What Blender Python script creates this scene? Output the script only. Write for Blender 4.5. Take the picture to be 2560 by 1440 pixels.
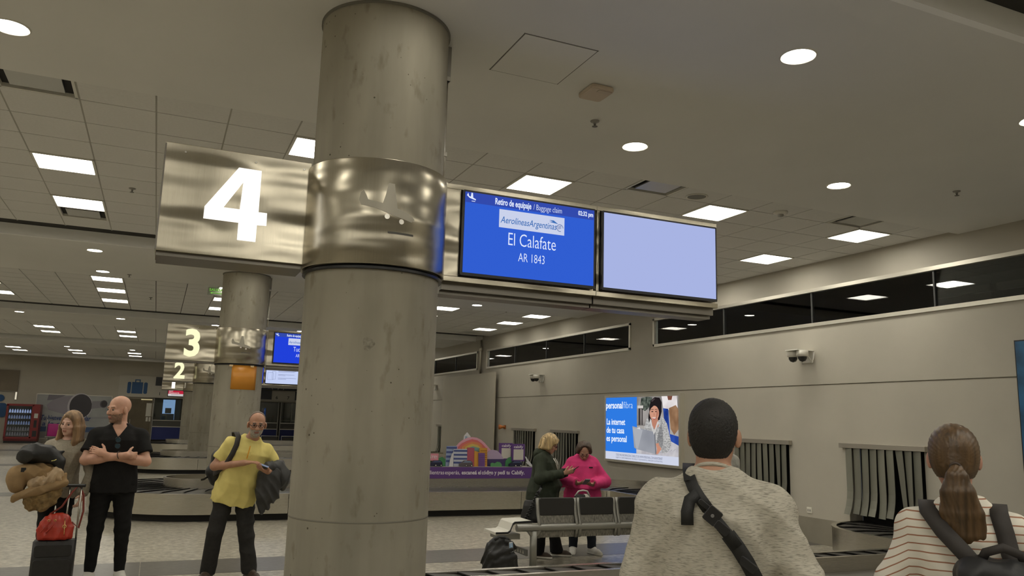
import bpy, bmesh, math, random
import numpy as np
from mathutils import Matrix, Vector
random.seed(7)
SC = bpy.context.scene
for o in list(bpy.data.objects): bpy.data.objects.remove(o)
COL = SC.collection
R = math.radians

# ------------------------------------------------------------------ camera
CAM_H = 1.68
cam_d = bpy.data.cameras.new('camera')
cam_d.sensor_width = 36.0
cam_d.lens = 1984.7 / 2560.0 * 36.0
cam_d.clip_end = 200
cam = bpy.data.objects.new('camera', cam_d)
COL.objects.link(cam)
_r = (0.913718, -0.405376, 0.028099); _u = (-0.092656, -0.140518, 0.985733); _f = (0.395644, 0.903286, 0.165955)
cam.matrix_world = Matrix(((_r[0], _u[0], -_f[0], 0), (_r[1], _u[1], -_f[1], 0), (_r[2], _u[2], -_f[2], CAM_H), (0, 0, 0, 1)))
SC.camera = cam

# ------------------------------------------------------------------ world and exposure
w = bpy.data.worlds.new('world'); SC.world = w; w.use_nodes = True
w.node_tree.nodes['Background'].inputs[0].default_value = (0.9, 0.95, 1, 1)
w.node_tree.nodes['Background'].inputs[1].default_value = 0.02
SC.view_settings.view_transform = 'Standard'
SC.view_settings.look = 'None'
SC.view_settings.gamma = 1.0
SC.view_settings.use_curve_mapping = False
SC.view_settings.exposure = 1.0
PANEL_POWER = 9.0        # radiance of the square ceiling luminaires
DOWN_POWER = 22.0        # radiance of the round downlights
LIGHT_COL = (1.0, 0.95, 0.83)

# ------------------------------------------------------------------ materials
MATS = {}
def mat(name, col=(.5, .5, .5), rough=.5, metal=0.0, noise=None, bump=None, emit=None, spec=.5, stretch=None, coat=0, alpha=None, aniso=0):
    """noise = (scale, amount, detail); bump = (scale, strength[, distance]); stretch = xyz scale of both"""
    if name in MATS: return MATS[name]
    m = bpy.data.materials.new(name); m.use_nodes = True
    nt = m.node_tree; b = nt.nodes['Principled BSDF']
    b.inputs['Base Color'].default_value = (*col, 1)
    b.inputs['Roughness'].default_value = rough
    b.inputs['Metallic'].default_value = metal
    b.inputs['Specular IOR Level'].default_value = spec
    if coat: b.inputs['Coat Weight'].default_value = coat
    if aniso: b.inputs['Anisotropic'].default_value = aniso
    if emit:
        b.inputs['Emission Color'].default_value = (*emit[0], 1)
        b.inputs['Emission Strength'].default_value = emit[1]
    if noise or bump:
        tc = nt.nodes.new('ShaderNodeTexCoord'); mp = nt.nodes.new('ShaderNodeMapping')
        nt.links.new(tc.outputs['Object'], mp.inputs[0])
        if stretch: mp.inputs['Scale'].default_value = stretch
    if noise:
        n = nt.nodes.new('ShaderNodeTexNoise'); n.inputs['Scale'].default_value = noise[0]
        n.inputs['Detail'].default_value = noise[2] if len(noise) > 2 else 4
        nt.links.new(mp.outputs[0], n.inputs['Vector'])
        r = nt.nodes.new('ShaderNodeValToRGB'); a = noise[1]
        r.color_ramp.elements[0].position = .3; r.color_ramp.elements[1].position = .7
        r.color_ramp.elements[0].color = (*[max(0, c * (1 - a)) for c in col], 1)
        r.color_ramp.elements[1].color = (*[min(1, c * (1 + a)) for c in col], 1)
        nt.links.new(n.outputs[0], r.inputs[0]); nt.links.new(r.outputs[0], b.inputs['Base Color'])
    if bump:
        n2 = nt.nodes.new('ShaderNodeTexNoise'); n2.inputs['Scale'].default_value = bump[0]; n2.inputs['Detail'].default_value = 3
        nt.links.new(mp.outputs[0], n2.inputs['Vector'])
        bp = nt.nodes.new('ShaderNodeBump'); bp.inputs['Strength'].default_value = bump[1]
        bp.inputs['Distance'].default_value = bump[2] if len(bump) > 2 else .01
        nt.links.new(n2.outputs[0], bp.inputs['Height']); nt.links.new(bp.outputs[0], b.inputs['Normal'])
    MATS[name] = m
    return m
def emis(name, col, s):
    if name in MATS: return MATS[name]
    if s < 3: s *= 2 ** -SC.view_settings.exposure      # displays are set in display brightness
    m = bpy.data.materials.new(name); m.use_nodes = True; nt = m.node_tree
    nt.nodes.remove(nt.nodes['Principled BSDF'])
    e = nt.nodes.new('ShaderNodeEmission'); e.inputs[0].default_value = (*col, 1); e.inputs[1].default_value = s
    nt.links.new(e.outputs[0], nt.nodes['Material Output'].inputs[0])
    MATS[name] = m; return m
def emis_noise(name, c0, c1, s, scale, stretch=(1, 1, 1)):
    m = emis(name, c0, s); nt = m.node_tree
    if nt.nodes.get('Noise Texture'): return m
    e = [n for n in nt.nodes if n.type == 'EMISSION'][0]; tc = nt.nodes.new('ShaderNodeTexCoord'); mp = nt.nodes.new('ShaderNodeMapping'); mp.inputs['Scale'].default_value = stretch
    n = nt.nodes.new('ShaderNodeTexNoise'); n.inputs['Scale'].default_value = scale; r = nt.nodes.new('ShaderNodeValToRGB')
    r.color_ramp.elements[0].position = .35; r.color_ramp.elements[1].position = .65; r.color_ramp.elements[0].color = (*c0, 1); r.color_ramp.elements[1].color = (*c1, 1)
    nt.links.new(tc.outputs['Object'], mp.inputs[0]); nt.links.new(mp.outputs[0], n.inputs['Vector']); nt.links.new(n.outputs[0], r.inputs[0]); nt.links.new(r.outputs[0], e.inputs[0])
    return m
def S(r, g, b):
    """8 bit display colour to linear"""
    f = lambda c: ((c / 255 + .055) / 1.055) ** 2.4 if c > 10 else c / 255 / 12.92
    return (f(r), f(g), f(b))

def concrete_mat():
    m = bpy.data.materials.new('concrete'); m.use_nodes = True; nt = m.node_tree; L = nt.links
    b = nt.nodes['Principled BSDF']; b.inputs['Roughness'].default_value = .78; b.inputs['Specular IOR Level'].default_value = .25
    tc = nt.nodes.new('ShaderNodeTexCoord')
    def noise(scale, stretch, detail=5):
        mp = nt.nodes.new('ShaderNodeMapping'); mp.inputs['Scale'].default_value = stretch
        L.new(tc.outputs['Object'], mp.inputs[0])
        n = nt.nodes.new('ShaderNodeTexNoise'); n.inputs['Scale'].default_value = scale; n.inputs['Detail'].default_value = detail
        L.new(mp.outputs[0], n.inputs['Vector']); return n
    def ramp(src, p0, c0, p1, c1):
        r = nt.nodes.new('ShaderNodeValToRGB'); e = r.color_ramp.elements
        e[0].position = p0; e[0].color = (*c0, 1); e[1].position = p1; e[1].color = (*c1, 1)
        L.new(src, r.inputs[0]); return r
    def mul(a, c):
        x = nt.nodes.new('ShaderNodeMix'); x.data_type = 'RGBA'; x.blend_type = 'MULTIPLY'; x.inputs[0].default_value = 1
        L.new(a, x.inputs[6]); L.new(c, x.inputs[7]); return x.outputs[2]
    big = ramp(noise(1.6, (1, 1, .7)).outputs[0], .3, (.33, .305, .24), .7, (.43, .40, .325))
    streak = ramp(noise(5, (1, 1, .12)).outputs[0], .3, (.80, .80, .80), .6, (1, 1, 1))
    blot = ramp(noise(13, (1, 1, .45), 10).outputs[0], .27, (.76, .745, .71), .40, (1, 1, 1))
    vo = nt.nodes.new('ShaderNodeTexVoronoi'); vo.inputs['Scale'].default_value = 17
    L.new(tc.outputs['Object'], vo.inputs['Vector'])
    pm = noise(2.3, (1, 1, .8), 3); mm = nt.nodes.new('ShaderNodeMath'); mm.operation = 'MULTIPLY_ADD'; mm.inputs[1].default_value = -.55; mm.inputs[2].default_value = .33
    L.new(pm.outputs[0], mm.inputs[0]); ad = nt.nodes.new('ShaderNodeMath'); ad.operation = 'ADD'; L.new(vo.outputs['Distance'], ad.inputs[0]); L.new(mm.outputs[0], ad.inputs[1])
    pit = ramp(ad.outputs[0], .06, (.28, .26, .23), .10, (1, 1, 1))
    c = mul(mul(mul(big.outputs[0], streak.outputs[0]), blot.outputs[0]), pit.outputs[0])
    L.new(c, b.inputs['Base Color'])
    bp = nt.nodes.new('ShaderNodeBump'); bp.inputs['Strength'].default_value = .25; bp.inputs['Distance'].default_value = .01
    L.new(c, bp.inputs['Height']); L.new(bp.outputs[0], b.inputs['Normal'])
    MATS['concrete'] = m; return m

def steel_mat(name, col=(.50, .46, .37), rough=.26, wave=.32, wscale=2.4, ws=(.6, .6, 2.0), gr=(60, 60, 1.5), gs=.05):
    m = bpy.data.materials.new(name); m.use_nodes = True; nt = m.node_tree; L = nt.links
    b = nt.nodes['Principled BSDF']; b.inputs['Metallic'].default_value = 1; b.inputs['Roughness'].default_value = rough
    b.inputs['Base Color'].default_value = (*col, 1); b.inputs['Anisotropic'].default_value = .5
    tc = nt.nodes.new('ShaderNodeTexCoord')
    mp = nt.nodes.new('ShaderNodeMapping'); mp.inputs['Scale'].default_value = ws
    L.new(tc.outputs['Object'], mp.inputs[0])
    n = nt.nodes.new('ShaderNodeTexNoise'); n.inputs['Scale'].default_value = wscale; n.inputs['Detail'].default_value = 1
    L.new(mp.outputs[0], n.inputs['Vector'])
    mp2 = nt.nodes.new('ShaderNodeMapping'); mp2.inputs['Scale'].default_value = gr
    L.new(tc.outputs['Object'], mp2.inputs[0])
    n2 = nt.nodes.new('ShaderNodeTexNoise'); n2.inputs['Scale'].default_value = 4
    L.new(mp2.outputs[0], n2.inputs['Vector'])
    bp = nt.nodes.new('ShaderNodeBump'); bp.inputs['Strength'].default_value = wave; bp.inputs['Distance'].default_value = .12
    L.new(n.outputs[0], bp.inputs['Height'])
    bp2 = nt.nodes.new('ShaderNodeBump'); bp2.inputs['Strength'].default_value = gs; bp2.inputs['Distance'].default_value = .002
    L.new(n2.outputs[0], bp2.inputs['Height']); L.new(bp.outputs[0], bp2.inputs['Normal']); L.new(bp2.outputs[0], b.inputs['Normal'])
    r = nt.nodes.new('ShaderNodeValToRGB'); e = r.color_ramp.elements
    e[0].color = (*[c * .86 for c in col], 1); e[1].color = (*[min(1, c * 1.08) for c in col], 1)
    L.new(n2.outputs[0], r.inputs[0]); L.new(r.outputs[0], b.inputs['Base Color'])
    MATS[name] = m; return m

def floor_mat():
    m = bpy.data.materials.new('terrazzo'); m.use_nodes = True; nt = m.node_tree; L = nt.links
    b = nt.nodes['Principled BSDF']; b.inputs['Roughness'].default_value = .28; b.inputs['Specular IOR Level'].default_value = .5
    tc = nt.nodes.new('ShaderNodeTexCoord')
    def noise(scale, stretch, det):
        mp = nt.nodes.new('ShaderNodeMapping'); mp.inputs['Scale'].default_value = stretch
        L.new(tc.outputs['Object'], mp.inputs[0])
        n = nt.nodes.new('ShaderNodeTexNoise'); n.inputs['Scale'].default_value = scale; n.inputs['Detail'].default_value = det
        n.inputs['Roughness'].default_value = .65
        L.new(mp.outputs[0], n.inputs['Vector']); return n
    n1 = noise(12, (1, 1, 1), 9); n2 = noise(.7, (1, .6, 1), 2)
    r = nt.nodes.new('ShaderNodeValToRGB'); e = r.color_ramp.elements
    e[0].position = .34; e[0].color = (.20, .18, .135, 1); e[1].position = .66; e[1].color = (.60, .56, .46, 1)
    L.new(n1.outputs[0], r.inputs[0])
    r2 = nt.nodes.new('ShaderNodeValToRGB'); e = r2.color_ramp.elements
    e[0].position = .3; e[0].color = (.82, .82, .82, 1); e[1].position = .7; e[1].color = (1.05, 1.05, 1.05, 1)
    L.new(n2.outputs[0], r2.inputs[0])
    x = nt.nodes.new('ShaderNodeMix'); x.data_type = 'RGBA'; x.blend_type = 'MULTIPLY'; x.inputs[0].default_value = 1
    L.new(r.outputs[0], x.inputs[6]); L.new(r2.outputs[0], x.inputs[7]); L.new(x.outputs[2], b.inputs['Base Color'])
    MATS['terrazzo'] = m; return m

def glass_mat():
    m = bpy.data.materials.new('window_glass'); m.use_nodes = True; nt = m.node_tree; L = nt.links
    nt.nodes.remove(nt.nodes['Principled BSDF'])
    t = nt.nodes.new('ShaderNodeBsdfTransparent'); t.inputs[0].default_value = (.80, .84, .86, 1)
    g = nt.nodes.new('ShaderNodeBsdfGlossy'); g.inputs['Roughness'].default_value = .015; g.inputs[0].default_value = (.95, .95, .95, 1)
    fr = nt.nodes.new('ShaderNodeFresnel'); fr.inputs[0].default_value = 1.6
    mx = nt.nodes.new('ShaderNodeMixShader')
    L.new(fr.outputs[0], mx.inputs[0]); L.new(t.outputs[0], mx.inputs[1]); L.new(g.outputs[0], mx.inputs[2])
    L.new(mx.outputs[0], nt.nodes['Material Output'].inputs[0])
    MATS['window_glass'] = m; return m

CONC = concrete_mat(); STEEL = steel_mat('brushed_steel'); STEEL2 = steel_mat('carousel_steel', (.66, .63, .56), .24, .10, 1.1, (1.6, 1.6, .3), (2, 2, 90), .35)
FLOORM = floor_mat(); GLASS = glass_mat()
CEILM = mat('ceiling_paint', (.78, .77, .735), .75, noise=(.8, .03))
TILEM = mat('ceiling_tile_board', (.74, .73, .70), .85, noise=(40, .03))
WALLM = mat('wall_plaster', (.46, .43, .36), .7, noise=(1.1, .05, 6), bump=(60, .08, .004))
WHITE = mat('white_paint', (.78, .76, .70), .5)
DARK = mat('dark_void', (.012, .012, .012), .8)
BLACK = mat('black_plastic', (.012, .012, .013), .35)
BLACKR = mat('black_rubber', (.022, .021, .019), .6)
ALU = mat('aluminium', (.62, .60, .54), .32, 1.0)
GREYP = mat('grey_paint', (.30, .29, .26), .45)
WTEXT = emis('screen_white', (.75, .82, 1.0), 1.0)

# ------------------------------------------------------------------ mesh helpers
class MB:
    def __init__(s): s.v = []; s.f = []; s.mi = []
    def add(s, vs, fs, mi=0):
        n = len(s.v); s.v += [tuple(v) for v in vs]; s.f += [tuple(i + n for i in f) for f in fs]; s.mi += [mi] * len(fs); return s
    def box(s, x0, x1, y0, y1, z0, z1, mi=0):
        return s.add([(x0, y0, z0), (x1, y0, z0), (x1, y1, z0), (x0, y1, z0), (x0, y0, z1), (x1, y0, z1), (x1, y1, z1), (x0, y1, z1)],
                     [(3, 2, 1, 0), (4, 5, 6, 7), (0, 1, 5, 4), (1, 2, 6, 5), (2, 3, 7, 6), (3, 0, 4, 7)], mi)
    def rbox(s, x0, x1, y0, y1, z0, z1, r=.01, axis='z', seg=3, mi=0):
        """box with rounded edges along one axis"""
        if axis == 'z': a0, a1, b0, b1, c0, c1 = x0, x1, y0, y1, z0, z1; mk = lambda a, b, c: (a, b, c)
        elif axis == 'y': a0, a1, b0, b1, c0, c1 = x0, x1, z0, z1, y0, y1; mk = lambda a, b, c: (a, c, b)
        else: a0, a1, b0, b1, c0, c1 = y0, y1, z0, z1, x0, x1; mk = lambda a, b, c: (c, a, b)
        p = []
        for cx, cy, t0 in ((a1 - r, b1 - r, 0), (a0 + r, b1 - r, 90), (a0 + r, b0 + r, 180), (a1 - r, b0 + r, 270)):
            for i in range(seg + 1):
                t = R(t0 + 90 * i / seg); p.append((cx + r * math.cos(t), cy + r * math.sin(t)))
        return s.prism(p, c0, c1, mk, mi)
    def prism(s, p, c0, c1, mk=lambda a, b, c: (a, b, c), mi=0):
        n = len(p)
        vs = [mk(a, b, c0) for a, b in p] + [mk(a, b, c1) for a, b in p]
        fs = [tuple(range(n))[::-1], tuple(range(n, 2 * n))] + [(i, (i + 1) % n, n + (i + 1) % n, n + i) for i in range(n)]
        return s.add(vs, fs, mi)
    def cyl(s, c, r, z0, z1, seg=32, r2=None, mi=0, caps=True):
        r2 = r if r2 is None else r2; vs = []
        for z, rr in ((z0, r), (z1, r2)):
            vs += [(c[0] + rr * math.cos(2 * math.pi * i / seg), c[1] + rr * math.sin(2 * math.pi * i / seg), z) for i in range(seg)]
        fs = [(i, (i + 1) % seg, seg + (i + 1) % seg, seg + i) for i in range(seg)]
        if caps: fs += [tuple(range(seg))[::-1], tuple(range(seg, 2 * seg))]
        return s.add(vs, fs, mi)
    def lathe(s, c, prof, seg=32, mi=0):
        """profile of (r, z) about vertical axis at c"""
        vs = []; k = len(prof)
        for r, z in prof: vs += [(c[0] + r * math.cos(2 * math.pi * i / seg), c[1] + r * math.sin(2 * math.pi * i / seg), c[2] + z) for i in range(seg)]
        fs = []
        for j in range(k - 1):
            fs += [(j * seg + i, j * seg + (i + 1) % seg, (j + 1) * seg + (i + 1) % seg, (j + 1) * seg + i) for i in range(seg)]
        return s.add(vs, fs, mi)
    def tube(s, pts, r, seg=8, mi=0, caps=True):
        pts = [Vector(p) for p in pts]; n = len(pts); vs = []; rs = r if isinstance(r, (list, tuple)) else [r] * n
        up = Vector((0, 0, 1))
        prev = None
        for i, p in enumerate(pts):
            d = (pts[min(i + 1, n - 1)] - pts[max(i - 1, 0)]).normalized()
            if prev is None:
                a = d.cross(up)
                if a.length < .05: a = d.cross(Vector((1, 0, 0)))
                a.normalize()
            else:
                a = prev - d * prev.dot(d)
                a.normalize()
            prev = a; b = d.cross(a)
            for k in range(seg):
                t = 2 * math.pi * k / seg; vs.append(p + a * (rs[i] * math.cos(t)) + b * (rs[i] * math.sin(t)))
        fs = [(i * seg + k, i * seg + (k + 1) % seg, (i + 1) * seg + (k + 1) % seg, (i + 1) * seg + k) for i in range(n - 1) for k in range(seg)]
        if caps: fs += [tuple(range(seg))[::-1], tuple(range((n - 1) * seg, n * seg))]
        return s.add(vs, fs, mi)
    def strap(s, pts, nrm, wd, th, mi=0):
        """flat band along pts; nrm = outward normals"""
        pts = [Vector(p) for p in pts]; n = len(pts); vs = []
        for i, p in enumerate(pts):
            d = (pts[min(i + 1, n - 1)] - pts[max(i - 1, 0)]).normalized(); nn = Vector(nrm[i] if isinstance(nrm, list) else nrm)
            nn = (nn - d * nn.dot(d)).normalized(); a = d.cross(nn).normalized()
            vs += [p - a * wd / 2, p + a * wd / 2, p + a * wd / 2 + nn * th, p - a * wd / 2 + nn * th]
        fs = []
        for i in range(n - 1):
            for k in range(4): fs.append((i * 4 + k, i * 4 + (k + 1) % 4, (i + 1) * 4 + (k + 1) % 4, (i + 1) * 4 + k))
        fs += [(3, 2, 1, 0), tuple((n - 1) * 4 + k for k in range(4))]
        return s.add(vs, fs, mi)
    def sphere(s, c, r, seg=16, rings=10, mi=0):
        rx, ry, rz = (r, r, r) if not isinstance(r, (tuple, list)) else r
        vs = [(c[0], c[1], c[2] - rz)]
        for j in range(1, rings):
            t = -math.pi / 2 + math.pi * j / rings
            vs += [(c[0] + rx * math.cos(t) * math.cos(2 * math.pi * i / seg), c[1] + ry * math.cos(t) * math.sin(2 * math.pi * i / seg), c[2] + rz * math.sin(t)) for i in range(seg)]
        vs.append((c[0], c[1], c[2] + rz)); top = len(vs) - 1
        fs = [(0, 1 + (i + 1) % seg, 1 + i) for i in range(seg)]
        for j in range(rings - 2):
            a = 1 + j * seg; fs += [(a + i, a + (i + 1) % seg, a + seg + (i + 1) % seg, a + seg + i) for i in range(seg)]
        a = 1 + (rings - 2) * seg; fs += [(a + i, a + (i + 1) % seg, top) for i in range(seg)]
        return s.add(vs, fs, mi)
    def mesh(s, name):
        me = bpy.data.meshes.new(name); me.from_pydata(s.v, [], s.f)
        if any(s.mi): me.polygons.foreach_set('material_index', s.mi)
        me.update(); return me
    def build(s, name, m, parent=None, smooth=False, loc=None, bevel=0):
        me = s.mesh(name)
        return link(name, me, m, parent, smooth, loc, bevel)
def link(name, me, m, parent=None, smooth=False, loc=None, bevel=0):
    o = bpy.data.objects.new(name, me); COL.objects.link(o)
    for x in (m if isinstance(m, (list, tuple)) else [m]):
        if len(me.materials) < (len(m) if isinstance(m, (list, tuple)) else 1): me.materials.append(x)
    if parent: o.parent = parent
    if loc: o.location = loc
    if smooth:
        me.polygons.foreach_set('use_smooth', [True] * len(me.polygons))
        if smooth == 'auto':
            try: me.set_sharp_from_angle(angle=R(35))
            except Exception: pass
    if bevel:
        b = o.modifiers.new('bevel', 'BEVEL'); b.width = bevel; b.segments = 2; b.limit_method = 'ANGLE'
    return o
def tag(o, label=None, cat=None, group=None, kind=None):
    if label: o['label'] = label
    if cat: o['category'] = cat
    if group: o['group'] = group
    if kind: o['kind'] = kind
    return o
def thing(name, label, cat, loc=(0, 0, 0), rz=0, group=None):
    o = bpy.data.objects.new(name, None); COL.objects.link(o); o.location = loc; o.rotation_euler = (0, 0, rz)
    o.empty_display_size = .1
    return tag(o, label, cat, group)
def struct(o): o['kind'] = 'structure'; return o
def copy_tree(o, parent=None, loc=None, rz=None, label=None, group=None):
    c = o.copy(); COL.objects.link(c); c.parent = parent
    if loc is not None: c.location = loc
    if rz is not None: c.rotation_euler = (0, 0, rz)
    if label: c['label'] = label
    if group: c['group'] = group
    for ch in list(o.children): copy_tree(ch, c)
    return c

def text(name, body, size, m, parent, loc, face='-Y', depth=.002, bold=0.0, align='LEFT', shear=0, space=1.0, sx=1.0, fit=None):
    cu = bpy.data.curves.new(name, 'FONT'); cu.body = body; cu.size = size; cu.extrude = depth; cu.offset = bold
    cu.align_x = align; cu.shear = shear; cu.space_character = space; cu.resolution_u = 3
    t = bpy.data.objects.new(name, cu); COL.objects.link(t)
    dg = bpy.context.evaluated_depsgraph_get()
    me = bpy.data.meshes.new_from_object(t.evaluated_get(dg)); bpy.data.objects.remove(t); bpy.data.curves.remove(cu)
    me.name = name
    if fit:
        xs = [v.co.x for v in me.vertices]; sx = fit / max(1e-6, max(xs) - min(xs))
    me.transform(Matrix.Diagonal((sx, 1, 1, 1)))
    if face == '-Y': rot = Matrix.Rotation(R(90), 4, 'X')
    elif face == '-X': rot = Matrix.Rotation(R(-90), 4, 'Z') @ Matrix.Rotation(R(90), 4, 'X')
    else: rot = Matrix.Identity(4)
    me.transform(rot)
    o = link(name, me, m, parent); o.location = loc
    return o
def flat(name, pts, m, parent, plane, face='-Y', th=.003):
    """flat polygon (a, b) with real thickness on a plane; face -Y: a=x, b=z, plane=y ; face -X: a=-y i.e. a gives y directly"""
    mb = MB()
    if face == '-Y': mb.prism(pts, plane - th, plane, lambda a, b, c: (a, c, b))
    else: mb.prism(pts, plane - th, plane, lambda a, b, c: (c, a, b))
    return mb.build(name, m, parent)
def arc(cx, cy, rx, ry, t0, t1, n=16):
    return [(cx + rx * math.cos(R(t0 + (t1 - t0) * i / n)), cy + ry * math.sin(R(t0 + (t1 - t0) * i / n))) for i in range(n + 1)]
# ================================================================== ROOM SHELL
XW = 9.3; XL = -12.0; YB = -8.0; YF = 46.0
ZC = 4.24; ZT = 4.29
FAS = [2.98 + 10.2 * k for k in range(-1, 5)]          # near edge of every plaster band
STEP = [6.86 + 10.25 * k for k in range(-1, 5)]        # far edge of every plaster band
OPEN = [(7.55, 8.84), (10.02, 11.30), (17.04, 18.31), (19.42, 20.76), (26.09, 27.41), (28.6, 29.9)]
ZO0, ZO1 = .40, 1.46
WINS = [(2.6, 13.82), (14.71, 23.0), (23.8, 32.1), (33, 41)]
ZW0, ZW1 = 3.29, 3.87

fl = MB().box(XL - .3, XW + .3, YB - .3, YF + .3, -.2, 0).build('floor', FLOORM); struct(fl)
STRIPM = mat('dark_floor_slab', (.115, .108, .095), .3, noise=(14, .18, 6))
for y0, y1 in ((-1.4, -.5), (9.35, 10.22), (18.2, 19.0), (27.6, 28.4), (37, 38)):
    x = XL
    while x < XW:
        x1 = min(x + 2.4, XW)
        MB().box(x + .004, x1 - .004, y0, y1, -.01, .002).build('floor_strip_slab', STRIPM, fl); x = x1

ce = MB()
for a, b in zip(FAS, STEP): ce.box(XL, XW, max(a + .05, YB), min(b, YF), ZC, 4.62)
ceil = ce.build('ceiling', CEILM); struct(ceil)
pl = MB()
edges = [YB] + [v for ab in zip(FAS, STEP) for v in ab] + [YF]
ZONES = [(STEP[i], FAS[i + 1]) for i in range(len(FAS) - 1)]
for a, b in ZONES: pl.box(XL, XW, a, b + .05, 4.33, 4.62)
pl.box(XL, XW, YB, FAS[0] + .05, 4.33, 4.62)
pl.build('plenum', mat('plenum_dark', (.13, .125, .11), .9), ceil)
FASM = mat('fascia_paint', (.93, .925, .90), .6)
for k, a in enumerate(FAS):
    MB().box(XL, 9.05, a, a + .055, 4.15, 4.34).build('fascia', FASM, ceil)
    MB().box(XL, 9.05, a - .33, a - .002, 4.312, 4.325).build('slot_shade', mat('slot_shade_paint', (.03, .029, .026), .9), ceil)  # near-black sheet puts the deep shade of the slot into colour

# luminaires and tiles
LCOLS = [-10.74, -8.34, -5.94, -3.54, -1.14, 1.26, 3.66, 6.06, 8.46]
LROWS = {0: (-2.6, -.8, 1.0), 1: (7.7, 9.5, 11.3), 2: (17.75, 19.4, 21.2), 3: (29.4, 31.2), 4: (40.4, 42.4)}  # the last row of the farthest zone is added to brighten the far wall
GRILLES = [(4.86, 7.1), (7.86, 7.1), (-1.14, 7.1), (-1.14, 11.9), (8.46, 22.3)]
tile_me = MB().box(-.293, .293, -.293, .293, 0, .016).mesh('ceiling_tile'); tile_me.materials.append(TILEM)
taken = set()
def cellkey(x, y): return (round(x, 1), round(y, 1))
for rws in LROWS.values():
    for y in rws:
        for x in LCOLS: taken.add(cellkey(x, y))
taken.discard(cellkey(-1.14, 7.7))
for x, y in GRILLES: taken.add(cellkey(x, y))
for zi, (a, b) in enumerate(ZONES):
    rows0 = LROWS[zi][0]; rest = MB()
    y = rows0 - .6 * 20
    end = b - .33
    while y < end:
        if y + .3 > a and y - .3 < end:
            for c in range(-18, 15):
                x = .66 + .6 * c
                if x + .3 > XW + .4 or x < XL: continue
                x1 = min(x + .293, XW); y0 = max(y - .293, a); y1 = min(y + .293, end)
                if x1 - x < -.2 or y1 - y0 < .05 or cellkey(x, y) in taken: continue
                whole = (x1 == x + .293 and y0 == y - .293 and y1 == y + .293)
                if zi == 1 and x > -2.2:
                    if whole:
                        o = bpy.data.objects.new('ceiling_tile', tile_me); COL.objects.link(o); o.parent = ceil; o.location = (x, y, ZT)
                    else:
                        MB().box(x - .293, x1, y0, y1, ZT, ZT + .016).build('ceiling_tile', TILEM, ceil)
                else: rest.box(x - .293, x1, y0, y1, ZT, ZT + .016)
        y += .6
    if rest.v: tag(rest.build('ceiling_tiles', TILEM, ceil), kind='stuff')
# inverted T bars of the near field
tb = MB()
for c in range(-5, 15):
    x = .36 + .6 * c
    if x < XW: tb.box(x - .010, x + .010, 6.86, 12.85, ZT + .004, ZT + .03)
for j in range(0, 11):
    y = 6.8 + .6 * j
    if y > 6.87: tb.box(-2.1, XW, y - .006, y + .006, ZT + .006, ZT + .03)
tb.build('grid_bars', mat('tbar_paint', (.40, .385, .34), .5), ceil)

PANEM = emis('luminaire_light', LIGHT_COL, PANEL_POWER)
LFRM = mat('luminaire_frame', (.75, .73, .66), .4)
lf = MB(); d = .285
for s in (-1, 1):
    lf.box(-d, d, s * d - .012, s * d + .012, -.012, .03); lf.box(s * d - .012, s * d + .012, -d, d, -.012, .03)
lframe = lf.mesh('frame'); lframe.materials.append(LFRM)
lpan = MB().box(-.275, .275, -.275, .275, 0, .012).mesh('diffuser'); lpan.materials.append(PANEM)
COLW = {-10.74: 'far left outermost column', -8.34: 'left outer column', -5.94: 'third column left of the pillars', -3.54: 'second column left of the pillars', -1.14: 'first column left of pillars',
        1.26: 'column in line with the pillars', 3.66: 'first column right of the pillars', 6.06: 'second column right of the pillars', 8.46: 'column nearest the right wall'}
ROWW = ('first row', 'second row', 'third row')
ZONW = ('behind the camera', 'past the four sign', 'past the three sign', 'past the two sign', 'before the far wall, where the last row is added')
for zi, rws in LROWS.items():
    for ri, y in enumerate(rws):
        for x in LCOLS:
            if (x, y) == (-1.14, 7.7): continue
            if zi >= 3 and x > 3: 
                if zi == 4: continue
            t = thing('ceiling_panel_light', 'square panel light, %s %s, %s' % (ROWW[ri], ZONW[zi], COLW[x]), 'ceiling light', (x, y, ZT), 0, 'square ceiling panel lights')
            for n, me in (('frame', lframe), ('diffuser', lpan)):
                o = bpy.data.objects.new(n, me); COL.objects.link(o); o.parent = t
# round downlights
DOWNM = emis('downlight_light', (1, .95, .82), DOWN_POWER)
dl_ring = MB().lathe((0, 0, 0), [(.125, -.004), (.128, 0), (.118, -.008), (.108, -.003), (.106, .012)], 32).mesh('trim_ring'); dl_ring.materials.append(LFRM)
dl_disc = MB().cyl((0, 0), .106, -.002, .004, 28).mesh('lens'); dl_disc.materials.append(DOWNM)
DCOL = [-6.1, -3.62, -1.15, 1.38, 3.85, 6.38]
DROW = {0: (3.95, 6.03), 1: (14.35, 16.5), 2: (24.9,), 3: (37.6,)}
DCW = ('outermost left', 'second left', 'just left of the pillars', 'in line with the pillars', 'first right of the pillars', 'second right of the pillars')
for zi, rws in DROW.items():
    for ri, y in enumerate(rws):
        for ci, x in enumerate(DCOL):
            if zi == 3 and ci > 3: continue
            t = thing('downlight', 'round downlight, %s, %s row beside the %s pillar' % (DCW[ci], ('near', 'far')[ri], ('nearest', 'second', 'third', 'farthest')[zi]), 'downlight', (x, y, ZC), 0, 'round downlights')
            for n, me in (('trim_ring', dl_ring), ('lens', dl_disc)):
                o = bpy.data.objects.new(n, me); COL.objects.link(o); o.parent = t

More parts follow.
